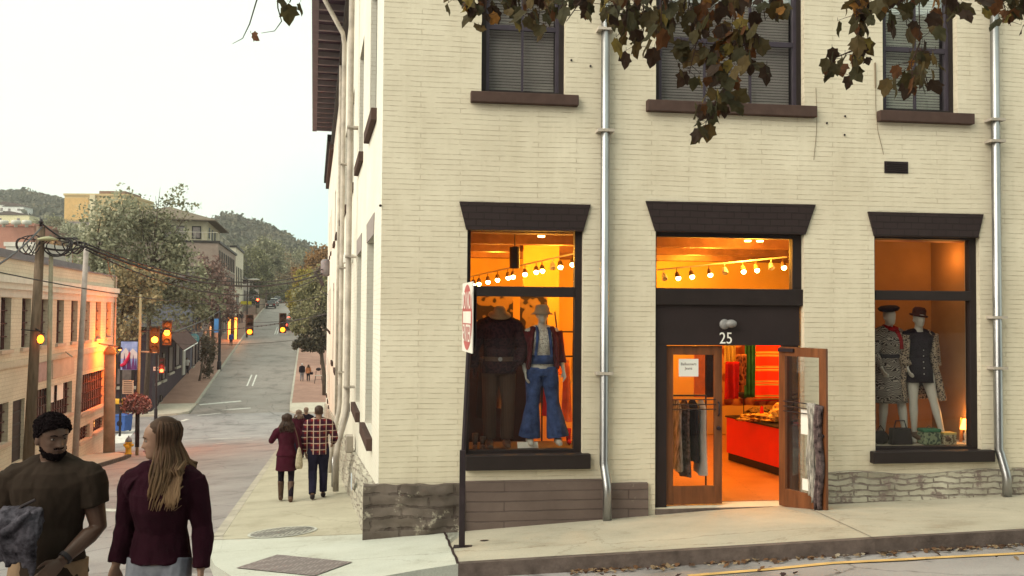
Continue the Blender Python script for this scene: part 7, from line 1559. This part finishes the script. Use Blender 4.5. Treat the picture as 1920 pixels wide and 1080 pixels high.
tree('tall wispy pale green tree in front of the tan tower', base_at(61.6, -18.5), blobs(66, [(190, 440, 2.0, 3.6, 1), (222, 400, 1.7, 2.2, .6), (165, 500, 1.6, 2.0, .8), (215, 500, 2.2, 2.4, 1)]), 5200, .15, L_pale, seed=3, name='cottonwood_tree', group='trees at the far corner')
tree('large olive green tree rising before the hip-roofed penthouse', base_at(61.7, -13.9), blobs(69, [(290, 470, 2.7, 3.6, 1), (255, 420, 1.8, 2.2, .9), (335, 385, 1.8, 1.7, .30), (340, 525, 2.5, 2.4, 1), (310, 575, 3.3, 2.1, 1), (385, 565, 1.9, 2.0, .6), (312, 440, 1.3, 2.0, .5)]), 10500, .15, L_olive, tr=.22, seed=5, name='cottonwood_tree', group='trees at the far corner', limbs=16)
tree('orange and olive leaved tree behind the warehouse corner post', base_at(61.5, -16.4), blobs(64, [(235, 590, 1.4, 2.4, 1), (228, 540, 1.5, 1.8, 1), (270, 535, 1.8, 1.6, .8), (222, 640, .8, 1.3, .8)]), 4800, .14, leaf_mat('orange_olive_leaves', (.16, .13, .07), (.36, .29, .16), (.55, .40, .22)), seed=8, group='trees at the far corner')
tree('reddish brown thinning tree on the left pavement before the brick block', base_at(90, -12), blobs(97, [(403, 548, 2.2, 3.4, 1), (425, 580, 1.9, 2.0, .8), (385, 590, 1.8, 2.0, .6), (395, 500, 1.6, 2.0, .5)]), 5500, .16, L_red, seed=9)
tree('small brown withered tree on the left brick pavement', base_at(77.5, -11.8), blobs(86, [(388, 655, 1.0, 1.7, 1), (387, 690, .7, 1.0, .8)]), 1500, .13, leaf_mat('withered_leaves', (.06, .045, .03), (.13, .10, .065), (.22, .17, .11)), seed=10, tr=.12)
tree('dark leaning street tree low over the right brick pavement', base_at(69, .25), blobs(79.5, [(592, 640, 1.7, 1.0, 1.2), (568, 645, 1.0, .7, 1.0), (606, 610, 1.2, 1.5, .8)]), 5200, .14, leaf_mat('dusky_leaves', (.03, .026, .02), (.085, .07, .045), (.20, .17, .11)), seed=12, group='trees on the right pavement')
tree('mid green street tree in full leaf over the right pavement', base_at(88, .2), blobs(98, [(590, 575, 2.9, 3.4, 1), (567, 600, 1.7, 1.8, 1), (605, 530, 1.8, 2.0, .8)]), 9500, .16, leaf_mat('warm_green_leaves', (.12, .115, .06), (.29, .27, .14), (.46, .41, .22)), seed=13, group='trees on the right pavement')
tree('yellow street tree on the right beyond the green one', base_at(106, .1), blobs(116, [(560, 568, 1.7, 2.6, 1), (575, 530, 2.0, 2.0, .8)]), 4200, .17, L_yellow, seed=14, group='trees on the right pavement')
tree('orange autumn tree topping the trees on the right', base_at(132, .3), blobs(142, [(600, 500, 3.0, 3.6, 1), (575, 520, 2.4, 2.6, .9), (610, 480, 2.2, 2.0, .8)]), 6000, .22, L_orange, seed=15, group='trees on the right pavement')
for i, (px, py, D, rx, rz, m, lab) in enumerate(((472, 500, 185, 4.2, 5.0, L_green, 'green tree just right of the narrow cream building'), (500, 480, 205, 5, 4.5, L_olive, 'olive tree behind the far end of the street'), (500, 545, 215, 7.0, 3.6, L_green, 'spreading dark green tree over the top of the street'), (535, 520, 225, 4.5, 6.0, leaf_mat('tawny_leaves', (.14, .10, .06), (.30, .22, .13), (.42, .33, .2)), 'tawny tree right of the spreading green tree'), (560, 500, 235, 6, 5, L_olive, 'olive tree behind the yellow street tree'), (455, 540, 175, 2.4, 3.5, L_dark, 'dark tree at the end of the shop row'))):
    p = P(px, py, D); gz_ = zpav(p.x, p.y); tree(lab, (p.x, p.y, min(gz_, p.z - rz - 1.5)), [((p.x, p.y, p.z), (rx, rx * .8, rz), 1), ((p.x + rx * .5, p.y, p.z - rz * .5), (rx * .7, rx * .6, rz * .6), .8)], 4200, .27, m, seed=20 + i, group='trees at the top of the street')
for i, (px, py, D, rx, rz, lab) in enumerate(((70, 500, 150, 7, 3.0, 'olive tree between the white shed and the warehouse roof'), (130, 490, 140, 6, 4.0, 'orange tree behind the slim grey pole'), (150, 445, 180, 6, 3.5, 'pale tree below the tan tower'), (95, 430, 190, 6, 3.5, 'grey-green tree left of the tan tower'))):
    p = P(px, py, D); tree(lab, (p.x, p.y, p.z - rz - 5), [((p.x, p.y, p.z), (rx, rx * .8, rz), 1)], 3000, .26, (L_olive, L_orange, L_pale, L_olive)[i], seed=40 + i, group='trees behind the warehouse')
# hills
ridge = [(-350, 330), (-200, 335), (0, 347), (60, 352), (120, 362), (200, 372), (300, 395), (380, 408), (415, 402), (450, 408), (490, 416), (530, 432), (565, 452), (600, 470), (640, 478), (800, 500), (1500, 520), (1500.1, 520)]
def ridge_t(px):
    for (x0, y0), (x1, y1) in zip(ridge, ridge[1:]):
        if px <= x1: y = L(y0, y1, (px - x0) / (x1 - x0)); break
    else: y = 520
    r = ray(px, y); return r.z / r.y
def hillz(px, D):
    t = ridge_t(px) - .020 - .008 * sm(px, 300, 0); D0, D1 = 235, 560
    if D < D1: k = sm(D, D0, D1); return L(2.0 + .03 * (D - 235), t * D1, k) + 4 * noise.noise(V((px * .01, D * .01, 0))) * k
    return t * D1 - (D - D1) * .15
def hgrid(u, v):
    px = L(-350, 1500, u); D = L(225, 740, v); r = ray(px, 560); return V((r.x / r.y * D, D, hillz(px, D)))
tag(MB().grid(hgrid, 130, 50).build('hills', mat('hill_understorey', (.06, .055, .035), .95, .3, .05), smooth=True), kind='structure')
rs = np.random.RandomState(77); pts = []; sz = []
for i in range(2600):
    px = rs.uniform(-80, 680); D = 250 + 325 * rs.uniform(0, 1) ** .7; r = ray(px, 560); c = np.array((r.x / r.y * D, D, hillz(px, D))); R_ = rs.uniform(2.4, 5.0); hgt = R_ * rs.uniform(.8, 1.25); n = 34
    d = rs.normal(size=(n, 3)); d /= np.linalg.norm(d, axis=1)[:, None]; d[:, 2] = np.abs(d[:, 2]) * 1.1 - .15; pts.append(c + np.array((0, 0, hgt * .7)) + d * np.array((R_, R_, hgt)) * rs.uniform(.6, 1.05, (n, 1)))
def hill_leaf():
    m = autumn('hillside_leaves', [(0, (.07, .068, .05)), (.5, (.12, .112, .08)), (1, (.20, .175, .12))], tr=.15); nt = m.node_tree
    # whole crowns differ in hue: large-scale noise between green, olive and russet
    tc = nt.nodes.new('ShaderNodeTexCoord'); nz = N(nt, 'ShaderNodeTexNoise'); nz.inputs['Scale'].default_value = .055; nz.inputs['Detail'].default_value = 3; nt.links.new(tc.outputs['Object'], nz.inputs['Vector'])
    r = ramp(nt, [(.35, (.75, .85, .75)), (.52, (1, 1, 1)), (.64, (1.0, .88, .68))]); nt.links.new(nz.outputs['Fac'], r.inputs[0]); mx = N(nt, 'ShaderNodeMix', data_type='RGBA', blend_type='MULTIPLY'); mx.inputs['Factor'].default_value = 1
    b = nt.nodes['Principled BSDF']; src = b.inputs['Base Color'].links[0].from_socket; nt.links.new(src, mx.inputs[6]); nt.links.new(r.outputs[0], mx.inputs[7]); nt.links.new(mx.outputs[2], b.inputs['Base Color']); return m
tag(cards('wooded_hillside', np.concatenate(pts), 1.35, hill_leaf(), None, rs), kind='stuff')
for i, (px, py, D, w_, h_, c_, lab) in enumerate(((17, 386, 420, 3.6, 3.8, (.75, .74, .70), 'small white house high on the left hillside, left of two'), (34, 389, 415, 5, 2.6, (.70, .68, .66), 'small white house high on the left hillside, right of two'), (27, 405, 380, 9, 3.4, (.66, .58, .36), 'long cream building lower on the left hillside'), (466, 421, 480, 5, 3.4, (.74, .72, .70), 'white house among the trees on the right ridge'), (82, 368, 520, 4, 4, (.72, .72, .70), 'tiny pale house near the left ridge top'))):
    q = P(px, py, D); hr = empty('hillside_house', (q.x, q.y, q.z - h_), 0, lab, 'house', 'houses on the hillside'); MB().box(-w_, w_, -4, 4, -4, h_ * 1.0).build('wall', mat('hill_house_wall', c_, .8, .08, 1), hr); MB().prism([(-w_ - .6, h_), (w_ + .6, h_), (0, h_ + 1.8)], -4.4, 4.4).build('roof', M['sill'], hr)
    for k in (-.5, .4): MB().box(w_ * k, w_ * k + 1.2, -4.1, -4.0, h_ * .2, h_ * .6).build('window', M['dpane'], hr)
# ------------------------------------------------------------------ cars
def car(label, a, b, col, rear=True, lit=False, kind_='suv', D=None, px=None):
    p = ST.p(a, b, 0); z = zrd(a, b) + .01; r = empty('parked_car' if not lit else 'car', (p.x, p.y, z), th + (0 if rear else math.pi), label, 'car', 'cars up the street'); slope = (zrd(a + 2, b) - zrd(a - 2, b)) / 4; r.rotation_euler = (math.atan(slope) * (1 if rear else -1), 0, th + (0 if rear else math.pi))
    YF = Frame((0, 0, 0), (0, 1, 0), (1, 0, 0)); cm_ = mat('car_paint', col, .25, .05, 2, spec=.6)
    H = 1.68 if kind_ == 'suv' else 1.45
    body = [(-2.2, .35), (-2.25, .7), (-2.2, 1.02), (-1.5, 1.06), (.85, 1.02), (2.0, .86), (2.25, .62), (2.2, .33)]
    MB().prism(body, -.88, .88, YF).build('body', cm_, r, bevel=.06)
    cab = [(-2.12, 1.03), (-1.85, H - .08), (-1.5, H), (.1, H), (.5, H - .08), (1.15, 1.02)]
    MB().prism(cab, -.72, .72, YF).build('cabin', M['dpane'] if False else mat('car_glass', (.03, .03, .035), .1, .05, 2, spec=.8), r, bevel=.05); MB().prism([(-1.8, H - .02), (.3, H - .02), (.15, H + .04), (-1.6, H + .04)], -.70, .70, YF).build('roof', cm_, r, bevel=.02)
    for sy in (-1.4, 1.4):
        for sx in (-.84, .84): w_ = MB().lathe([(.20, -.1), (.33, -.09), (.34, .09), (.20, .1)], (sx, sy, .34), 16, axis=(1, 0, 0)).build('wheel', M['black'], r, smooth=True); MB().lathe([(.19, -.105), (.19, .105)], (sx, sy, .34), 12, axis=(1, 0, 0)).build('rim', M['galv'], w_)
    for sx in (-.68, .68): MB().box(sx - .14, sx + .14, -2.29, -2.2, .74, .98).build('tail_light', M['redlens2'] if lit else M['scarfred'], r); MB().box(sx - .15, sx + .15, 2.17, 2.27, .60, .76).build('headlight', M['mann_white'], r)
    MB().box(-.8, .8, -2.32, -2.2, .38, .58).build('bumper', M['black'], r, bevel=.03); MB().box(-.26, .26, -2.30, -2.24, .66, .80).build('number_plate', M['paper'], r); return r
M['redlens2'] = emis('brake_light', (1, .05, .02), 9)
car('dark red car with lit brake lights, nearest in the right lane', 127, -4.3, (.22, .03, .03), lit=True); car('silver car with lit brake lights, ahead of the dark red one', 139, -4.2, (.50, .50, .50), lit=True); car('white van-like car with brake lights beyond the silver one', 152, -4.2, (.70, .70, .68), lit=True)
car('red car far at the top of the street', 198, -5.2, (.45, .03, .03)); car('black car parked at left beyond the stone wall', 172, -9.4, (.03, .03, .035)); car('white car parked at left at the top of the hill', 186, -9.4, (.70, .70, .68)); car('grey car parked farthest up on the left', 205, -9.4, (.25, .25, .26))
tag(stone_w := MB().box(150, 176, -11.1, -10.8, 1.5 - 1.8, 2.6, ST).build('retaining_wall', mat('brown_retaining_stone', (.25, .19, .15), .9, .3, 3), bevel=.02), 'low brown stone wall on the left side near the top of the street', 'wall')
# ------------------------------------------------------------------ posts and signs uphill
def lamp_post(px, pf, D, py_top, label, head=True, r_=.09, name='street_lamp', cat='street lamp'):
    q = P(px, pf, D); z0_ = zpav(q.x, q.y); t = P(px, py_top, D).z; r = empty(name, (q.x, q.y, z0_), 0, label, cat); MB().tube([(0, 0, -.2), (0, 0, .8), (0, 0, .9), (0, 0, t - z0_)], [r_ * 1.5, r_ * 1.4, r_, r_ * .8], 10).build('post', M['black'], r)
    return r, t - z0_, q
r, h, q = lamp_post(463, 612, 122, 524, 'black street lamp post with pale cobra head on the left, far uphill'); MB().tube([(0, 0, h - .3), (-.4, -.1, h - .1), (-.9, -.2, h)], .05, 6).build('arm', M['black'], r); MB().ball((.9, -.2, h), (.9, .2, .13), 12).build('lamp_head', M['mann_white'], r, smooth=True); MB().box(-.65, -.2, -.2, .2, h - .6, h - .05).build('lamp_housing', M['black'], r)
r, h, q = lamp_post(411, 686, 92, 575, 'thick black post with blue banner on the left brick pavement', r_=.16, name='banner_post', cat='post'); MB().box(-.62, -.10, -.03, .03, h - 2.8, h - 1.3).build('banner', mat('blue_banner', (.07, .20, .45), .7, .2, 1.5), r); MB().tube([(-.7, 0, h - 1.28), (0, 0, h - 1.28)], .03, 6).build('banner_arm', M['black'], r)
r, h, q = lamp_post(400, 672, 99, 600, 'slim grey post right of the withered tree', r_=.08, name='parking_post', cat='post'); MB().lathe([(.12, 0), (.16, .2), (.12, .45), (.03, .5)], (0, 0, 1.2), 10).build('meter_head', M['galv'], r)
r, h, q = lamp_post(292, 781, 66, 650, 'black post carrying a red light and white street name blade at the dark corner', r_=.09, name='signal_post', cat='post')
nb = MB().box(-.25, .65, -.02, .02, h - 1.85, h - 1.55); nb = nb.build('street_name_blade', mat('pale_name_blade', (.62, .55, .45), .6, .1, 4), r); mb = MB()
for k in range(7): mb.box(-.17 + k * .11, -.10 + k * .11, -.03, -.021, h - 1.74, h - 1.66)
mb.build('lettering', M['ink'], nb); MB().tube([(0, 0, h), (.1, 0, h + .05)], .03, 6).build('cap', M['black'], r)
p = P(303, 694, 65.6); p.z += .36; sig(p, tocam(p), .2, 2, ylw, 'red traffic light on the black post by the dark corner building', M['redlens'], sc=1.1)
glow(P(303, 694, 65), 40, (1, .05, .02))
p = P(483, 568, 150); sig(p, tocam(p), .2, 0, ylw, 'far red traffic light right of the uphill street lamp', M['redlens'], sc=1.6)
tag(MB().tube([p + V((0, .1, .6)), p + V((-.2, .1, 1.4)), P(463, 560, 122)], .05, 6).build('traffic_mast', M['black']), 'thin arm reaching from the uphill street lamp to the far red light', 'mast')
r, h, q = lamp_post(461, 600, 128, 566, 'yellow plate sign on a post beside the uphill street lamp', r_=.04, name='yellow_sign', cat='sign'); MB().box(-.8, .8, -.03, .03, h - .5, h + .1).build('plate', mat('yellow_sign_sheet', (.72, .62, .06), .5, .1, 3), r)
q = P(597, 712, 85); z0_ = zpav(q.x, q.y); c_ = empty('metal_chair', (q.x, q.y, z0_), th, 'tall black metal chair standing on the right brick pavement', 'chair')
for sx in (-.34, .34):
    for sy in (-.25, .25): MB().tube([(sx * 1.1, sy * 1.1, 0), (sx * .8, sy, .75)], .03, 6).build('leg', M['black'], c_)
MB().box(-.33, .33, -.27, .27, .75, .80).build('seat', M['kerb_pale'], c_); bk_ = MB().tube([(-.26, .25, .8), (-.22, .3, 1.25)], .025, 6).tube([(.26, .25, .8), (.22, .3, 1.25)], .025, 6).build('back_frame', M['black'], c_); MB().ball((0, .3, 1.38), (.26, .05, .17), 12).build('backrest', M['black'], c_, smooth=True)
MB().tube([(.33, 0, .42), (-.33, 0, .42)], .02, 6).build('stretcher', M['black'], c_)
# ------------------------------------------------------------------ wires
wm_ = M['black']; M['wgrey'] = mat('grey_cable', (.10, .085, .09), .7, .2, 5)
def wire(p0, p1, sag, r_, label, n=26, group='overhead wires', m=None, name='overhead_wire', knots=0):
    p0, p1 = V(p0), V(p1); pts = [p0.lerp(p1, t / n) - V((0, 0, sag * 4 * (t / n) * (1 - t / n))) for t in range(n + 1)]
    mb = MB().tube(pts, r_, 6)
    if knots:
        for k in range(knots): c = pts[0].lerp(pts[-1], 0); t = (k + .5) / knots; q = p0.lerp(p1, t) - V((0, 0, sag * 4 * t * (1 - t))); mb.ball(q, r_ * 1.9, 6)
    return tag(mb.build(name, m or wm_, smooth=True), label, 'wire', group)
WA = P(158, 462, 29.5); WB = P(607, 512, 49.5)
wire(WA, WB, 1.05, .045, 'thickest overhead cable, from the dark pole across to the cream wall'); wire(WA + V((0, .1, .10)), WB + V((0, 0, .25)), 1.05, .03, 'upper strand of the overhead cable bundle to the cream wall'); wire(WA + V((0, .1, -.10)), WB + V((0, 0, -.15)), 1.35, .025, 'lower strand of the overhead cable bundle to the cream wall')
wire(P(80, 420, 28.4), WA, .12, .03, 'short cable from the dark pole top to the bundle, upper'); wire(P(84, 465, 28.4), WA, .10, .035, 'short cable from the dark pole to the bundle, lower')
wire(P(-60, 525, 20), P(79, 425, 28.4), .2, .03, 'cable rising from the left picture edge to the dark pole top'); wire(P(-60, 498, 19), P(612, 552, 52), .75, .016, 'thin wire sagging right across the street below the bundle')
wire(P(200, 475, 32), P(214, 525, 43), .3, .015, 'short thin wire dropping onto the warehouse roof corner')
wire(P(262, 622, 41), P(613, 588, 54), .35, .022, 'dashed-looking span wire carrying the two hanging amber lights', m=M['wgrey'], knots=40); wire(P(262, 640, 41), P(613, 628, 54), .35, .012, 'thin lower span wire across the road'); wire(P(320, 625, 44), P(414, 582, 92), .15, .05, 'wire from the amber pair up to the banner post'); wire(P(414, 600, 92), P(612, 590, 60), .4, .02, 'fine wire from the banner post to the cream wall')
def loop(px, py, D, rx, rz, label, seed):
    rr = random.Random(seed); mb = MB()
    for k in range(4):
        ph_ = rr.uniform(-.3, .3); sx, sz_ = rx * rr.uniform(.7, 1.1), rz * rr.uniform(.6, 1.1); c = P(px + rr.uniform(-8, 8), py, D)
        mb.tube([c + V((sx * math.cos(R(t_)), .1 * math.sin(R(t_ * 2)) + .05 * k, sz_ * math.sin(R(t_)) - .12 * abs(math.sin(R(t_ * .5))) )) + .10 * noise.noise_vector(V((t_ * .012, k * 3.1, seed))) for t_ in range(int(ph_ * 90), 365 + int(ph_ * 90), 15)], .02, 6)
    tag(mb.build('cable_coil', wm_, smooth=True), label, 'cable')
loop(112, 458, 28.5, .46, .34, 'drooping coil of cables right of the dark pole top', 2); loop(52, 455, 28.2, .30, .32, 'drooping coil of cables left of the dark pole top', 4); loop(138, 460, 28.8, .26, .24, 'small slack loop where the cable bundle begins', 6)
q = P(606, 508, 49.5); jb = empty('cable_cluster', q, 0, 'grey service box with tangled cables on the cream side wall', 'cable box'); MB().lathe([(.2, -.5), (.27, -.4), (.27, .35), (.15, .48)], (.12, 0, .2), 14).build('service_box', mat('mid_grey_box', (.20, .18, .19), .6, .2, 4), jb, smooth=True); mb = MB(); rr = random.Random(3)
for k in range(9): mb.tube([(0, 0, rr.uniform(-.2, .4)), (-.35 - rr.random() * .3, -.2 * rr.random(), rr.uniform(-.5, .3)), (-.1, 0, rr.uniform(-.9, -.3)), (.1, 0, -.9)], .022, 5)
mb.build('cables', M['wgrey'], jb, smooth=True)
tag(MB().tube([P(606, 530, 49.5), P(600, 545, 50), P(614, 552, 51.5)], .03, 6).build('cable_tail', wm_, smooth=True), 'short cable tail hanging under the grey service box', 'wire', 'overhead wires')
# ------------------------------------------------------------------ maple overhead
mp0 = V((4.6, 1.6, zw(4.6, 1.6))); mt = empty('maple_tree', mp0, 0, 'autumn maple whose leafy branches hang across the top of the view', 'tree'); minv = Matrix.Translation(-mp0)
def am(mb, nm, m, **k): o = mb.build(nm, m, mt, **k); o.matrix_parent_inverse = minv; return o
hub = V((3.6, 2.6, 3.3)); am(MB().tube([mp0 - V((0, 0, .3)), mp0 + V((0, 0, 1.5)), mp0 + V((-.1, .1, 3.2)), V((4.2, 2.1, 2.6)), V((4.1, 2.3, 5.0)), V((4.3, 2.6, 7.2))], [.24, .20, .18, .16, .11, .03], 12), 'trunk', BARK, smooth=True)
lm1 = [V((4.2, 2.1, 2.6)), hub, V((2.6, 3.8, 2.75)), V((1.4, 4.4, 2.35)), V((.4, 4.5, 2.15)), V((-.7, 4.4, 2.1)), V((-1.5, 4.3, 1.95))]; am(MB().tube(lm1, [.10, .075, .055, .04, .03, .018, .008], 8), 'limb', BARK, smooth=True)
lm2 = [V((4.2, 2.1, 2.8)), V((3.9, 3.4, 2.7)), V((3.2, 4.6, 2.35)), V((2.4, 5.0, 2.2)), V((1.9, 4.9, 2.2))]; am(MB().tube(lm2, [.09, .06, .045, .03, .02], 8), 'limb', BARK, smooth=True)
sprays = [((870, -60), (850, 12), 6), ((885, -60), (880, 30), 7), ((905, -30), (900, 72), 9), ((960, -60), (975, 50), 14), ((1000, -50), (1010, 75), 12), ((1040, -50), (1045, 40), 10), ((1130, -40), (1062, 52), 4), ((1100, -50), (1098, 25), 8), ((1150, -50), (1150, 40), 13), ((1185, -60), (1170, 70), 16), ((1205, 0), (1200, 105), 13), ((1245, -60), (1240, 60), 18), ((1290, -60), (1285, 60), 18), ((1330, -60), (1330, 80), 20), ((1330, 30), (1292, 150), 14), ((1375, -60), (1370, 90), 19), ((1385, 60), (1360, 180), 20), ((1360, 170), (1345, 215), 8), ((1345, 190), (1322, 250), 9), ((1420, -60), (1435, 50), 14), ((1400, 40), (1408, 150), 6), ((1470, -60), (1465, 20), 6),
    ((1640, -60), (1605, 50), 16), ((1620, -10), (1598, 120), 14), ((1598, 95), (1545, 150), 11), ((1680, -60), (1660, 30), 12), ((1700, -60), (1700, 60), 14), ((1735, -50), (1725, 90), 6), ((1725, 80), (1712, 175), 13), ((1725, 90), (1742, 180), 6), ((1770, -60), (1775, 50), 12), ((1810, -60), (1800, 40), 8), ((1850, -60), (1845, 20), 5), ((1885, -60), (1895, 60), 14), ((1925, -60), (1915, 50), 10)]
rr = random.Random(21); lb = MB(); tw = MB()
allimb = [q for l_ in (lm1, lm2) for a_, b_ in zip(l_[1:], l_[2:]) for q in [a_.lerp(b_, t_ / 6) for t_ in range(7)]]
def put_leaf(p, s_):
    yaw = rr.uniform(0, 6.28); pitch_ = R(rr.gauss(-8, 26)); roll = R(rr.gauss(0, 24))
    # leaf blade: stem at +y of polygon base, tip hanging down
    Rm = Matrix.Rotation(yaw, 3, 'Z') @ Matrix.Rotation(roll, 3, 'Y') @ Matrix.Rotation(R(-90) + pitch_, 3, 'X')
    cup = rr.uniform(.1, .5); lp = leaf_poly(1); c = [V((q.x, q.y + .5, -cup * q.x * q.x * 1.4 + .12 * math.sin(q.y * 4))) * s_ for q in lp]
    vs = [p + Rm @ q for q in c] + [p + Rm @ (V((0, .48, .0)) * s_)]; n = len(c)
    lb.add(vs, [(i, (i + 1) % n, n) for i in range(n)]); tw.tube([p + V((0, 0, .02 * s_ / .1)), p], .0012, 4)
for (x0, y0), (x1, y1), n in sprays:
    D = rr.uniform(4.0, 4.7) if x1 < 1500 else rr.uniform(4.3, 5.0); a_ = P(x0, y0, D + .1); b_ = P(x1, y1 - 12, D); D2 = D
    if y0 < 0: near = min(allimb, key=lambda q: (q - a_).length); tw.tube([near, near.lerp(a_, .5) + V((0, 0, .05)), a_], [.012, .008, .005], 6)
    mid = a_.lerp(b_, .5) + V((rr.uniform(-.03, .03), rr.uniform(-.04, .04), .02)); tw.tube([a_, mid, b_], [.005, .0035, .002], 5)
    for i in range(int(n * 1.65)):
        t = rr.uniform(.05, 1.0); q = a_.lerp(mid, t * 2) if t < .5 else mid.lerp(b_, t * 2 - 1); off = V((rr.gauss(0, .045), rr.gauss(0, .06), rr.gauss(.0, .02))); tw.tube([q, q + off], [.0018, .0012], 4); put_leaf(q + off, rr.uniform(.055, .105))
for pts in (((492, -30), (480, 5), (468, 45), (455, 72), (436, 82)), ((519, -30), (521, 15), (528, 40), (515, 58), (490, 62)), ((540, -30), (545, 0), (543, 5))):
    D = 4.2; w_ = [P(x, y, D) for x, y in pts]; near = allimb[-1] if False else min(allimb, key=lambda q: (q - w_[0]).length); tw.tube([near, near.lerp(w_[0], .5) + V((0, 0, .04)), w_[0]], [.008, .006, .004], 6); tw.tube(w_, [.004, .0035, .003, .002, .0012][:len(w_)], 5)
for x, y, s_ in ((470, 62, .055), (540, 4, .11), (564, 4, .06), (533, -6, .08)): put_leaf(P(x, y, 4.2), s_)
am(tw, 'twigs', mat('twig_bark', (.05, .03, .025), .9, .3, 9), smooth=True)
am(lb, 'foliage', autumn('maple_leaves', [(0, (.050, .030, .020)), (.22, (.075, .060, .025)), (.45, (.060, .055, .026)), (.62, (.11, .075, .028)), (.80, (.13, .055, .022)), (.90, (.28, .13, .03)), (.94, (.20, .15, .035))], tr=.42))
# ------------------------------------------------------------------ unseen building added behind the viewpoint to shade the front and fill reflections
OB = empty('unseen_shade_building', (6, -9, zw(6, -9)), 0, 'dark brick building across the front street, facing the cream corner shop', 'building'); oi = Matrix.Translation(-OB.location)
def ao(mb, nm, m, par=OB, **k):
    o = mb.build(nm, m, par, **k)
    if par is OB: o.matrix_parent_inverse = oi
    return o
OFr = Frame((-7, -7.5, 0), (.992, .127, 0), (-.127, .992, 0))
oh = [(x, x + 1.5, z, z + 2.2) for x in (2, 5.5, 9, 12.5, 16, 19.5, 23, 26.5) for z in (2.6, 6.2)] + [(x, x + 2.6, -1.2, 1.6) for x in (2, 7, 12, 17, 22)]
ao(wall_with_holes(OFr, 0, 30, -2, 11, oh, 0, -.3), 'wall', darkb, uv=True, F=OFr); ao(MB().box(0, 30, -10, -.31, -2, 10.9, OFr), 'rear_wall', M['void']); ao(MB().box(-.3, 30.3, -10, .5, 11, 11.5, OFr), 'cornice', M['trim'])
for h in oh: ao(MB().box(h[0] + .01, h[1] - .01, -.2, -.16, h[2] + .01, h[3] - .01, OFr), 'window', M['dpane'])
# ------------------------------------------------------------------ evening haze
m = bpy.data.materials.new('haze_air'); m.use_nodes = True; nt = m.node_tree; nt.nodes.clear(); out = nt.nodes.new('ShaderNodeOutputMaterial'); pv = nt.nodes.new('ShaderNodeVolumePrincipled')
pv.inputs['Color'].default_value = (.93, .92, .90, 1); pv.inputs['Density'].default_value = .0004; pv.inputs['Anisotropy'].default_value = .2; nt.links.new(pv.outputs[0], out.inputs['Volume'])
hz_ = MB().box(-465, 465, -112, 785, -40, 118).build('haze', m); tag(hz_, kind='stuff')
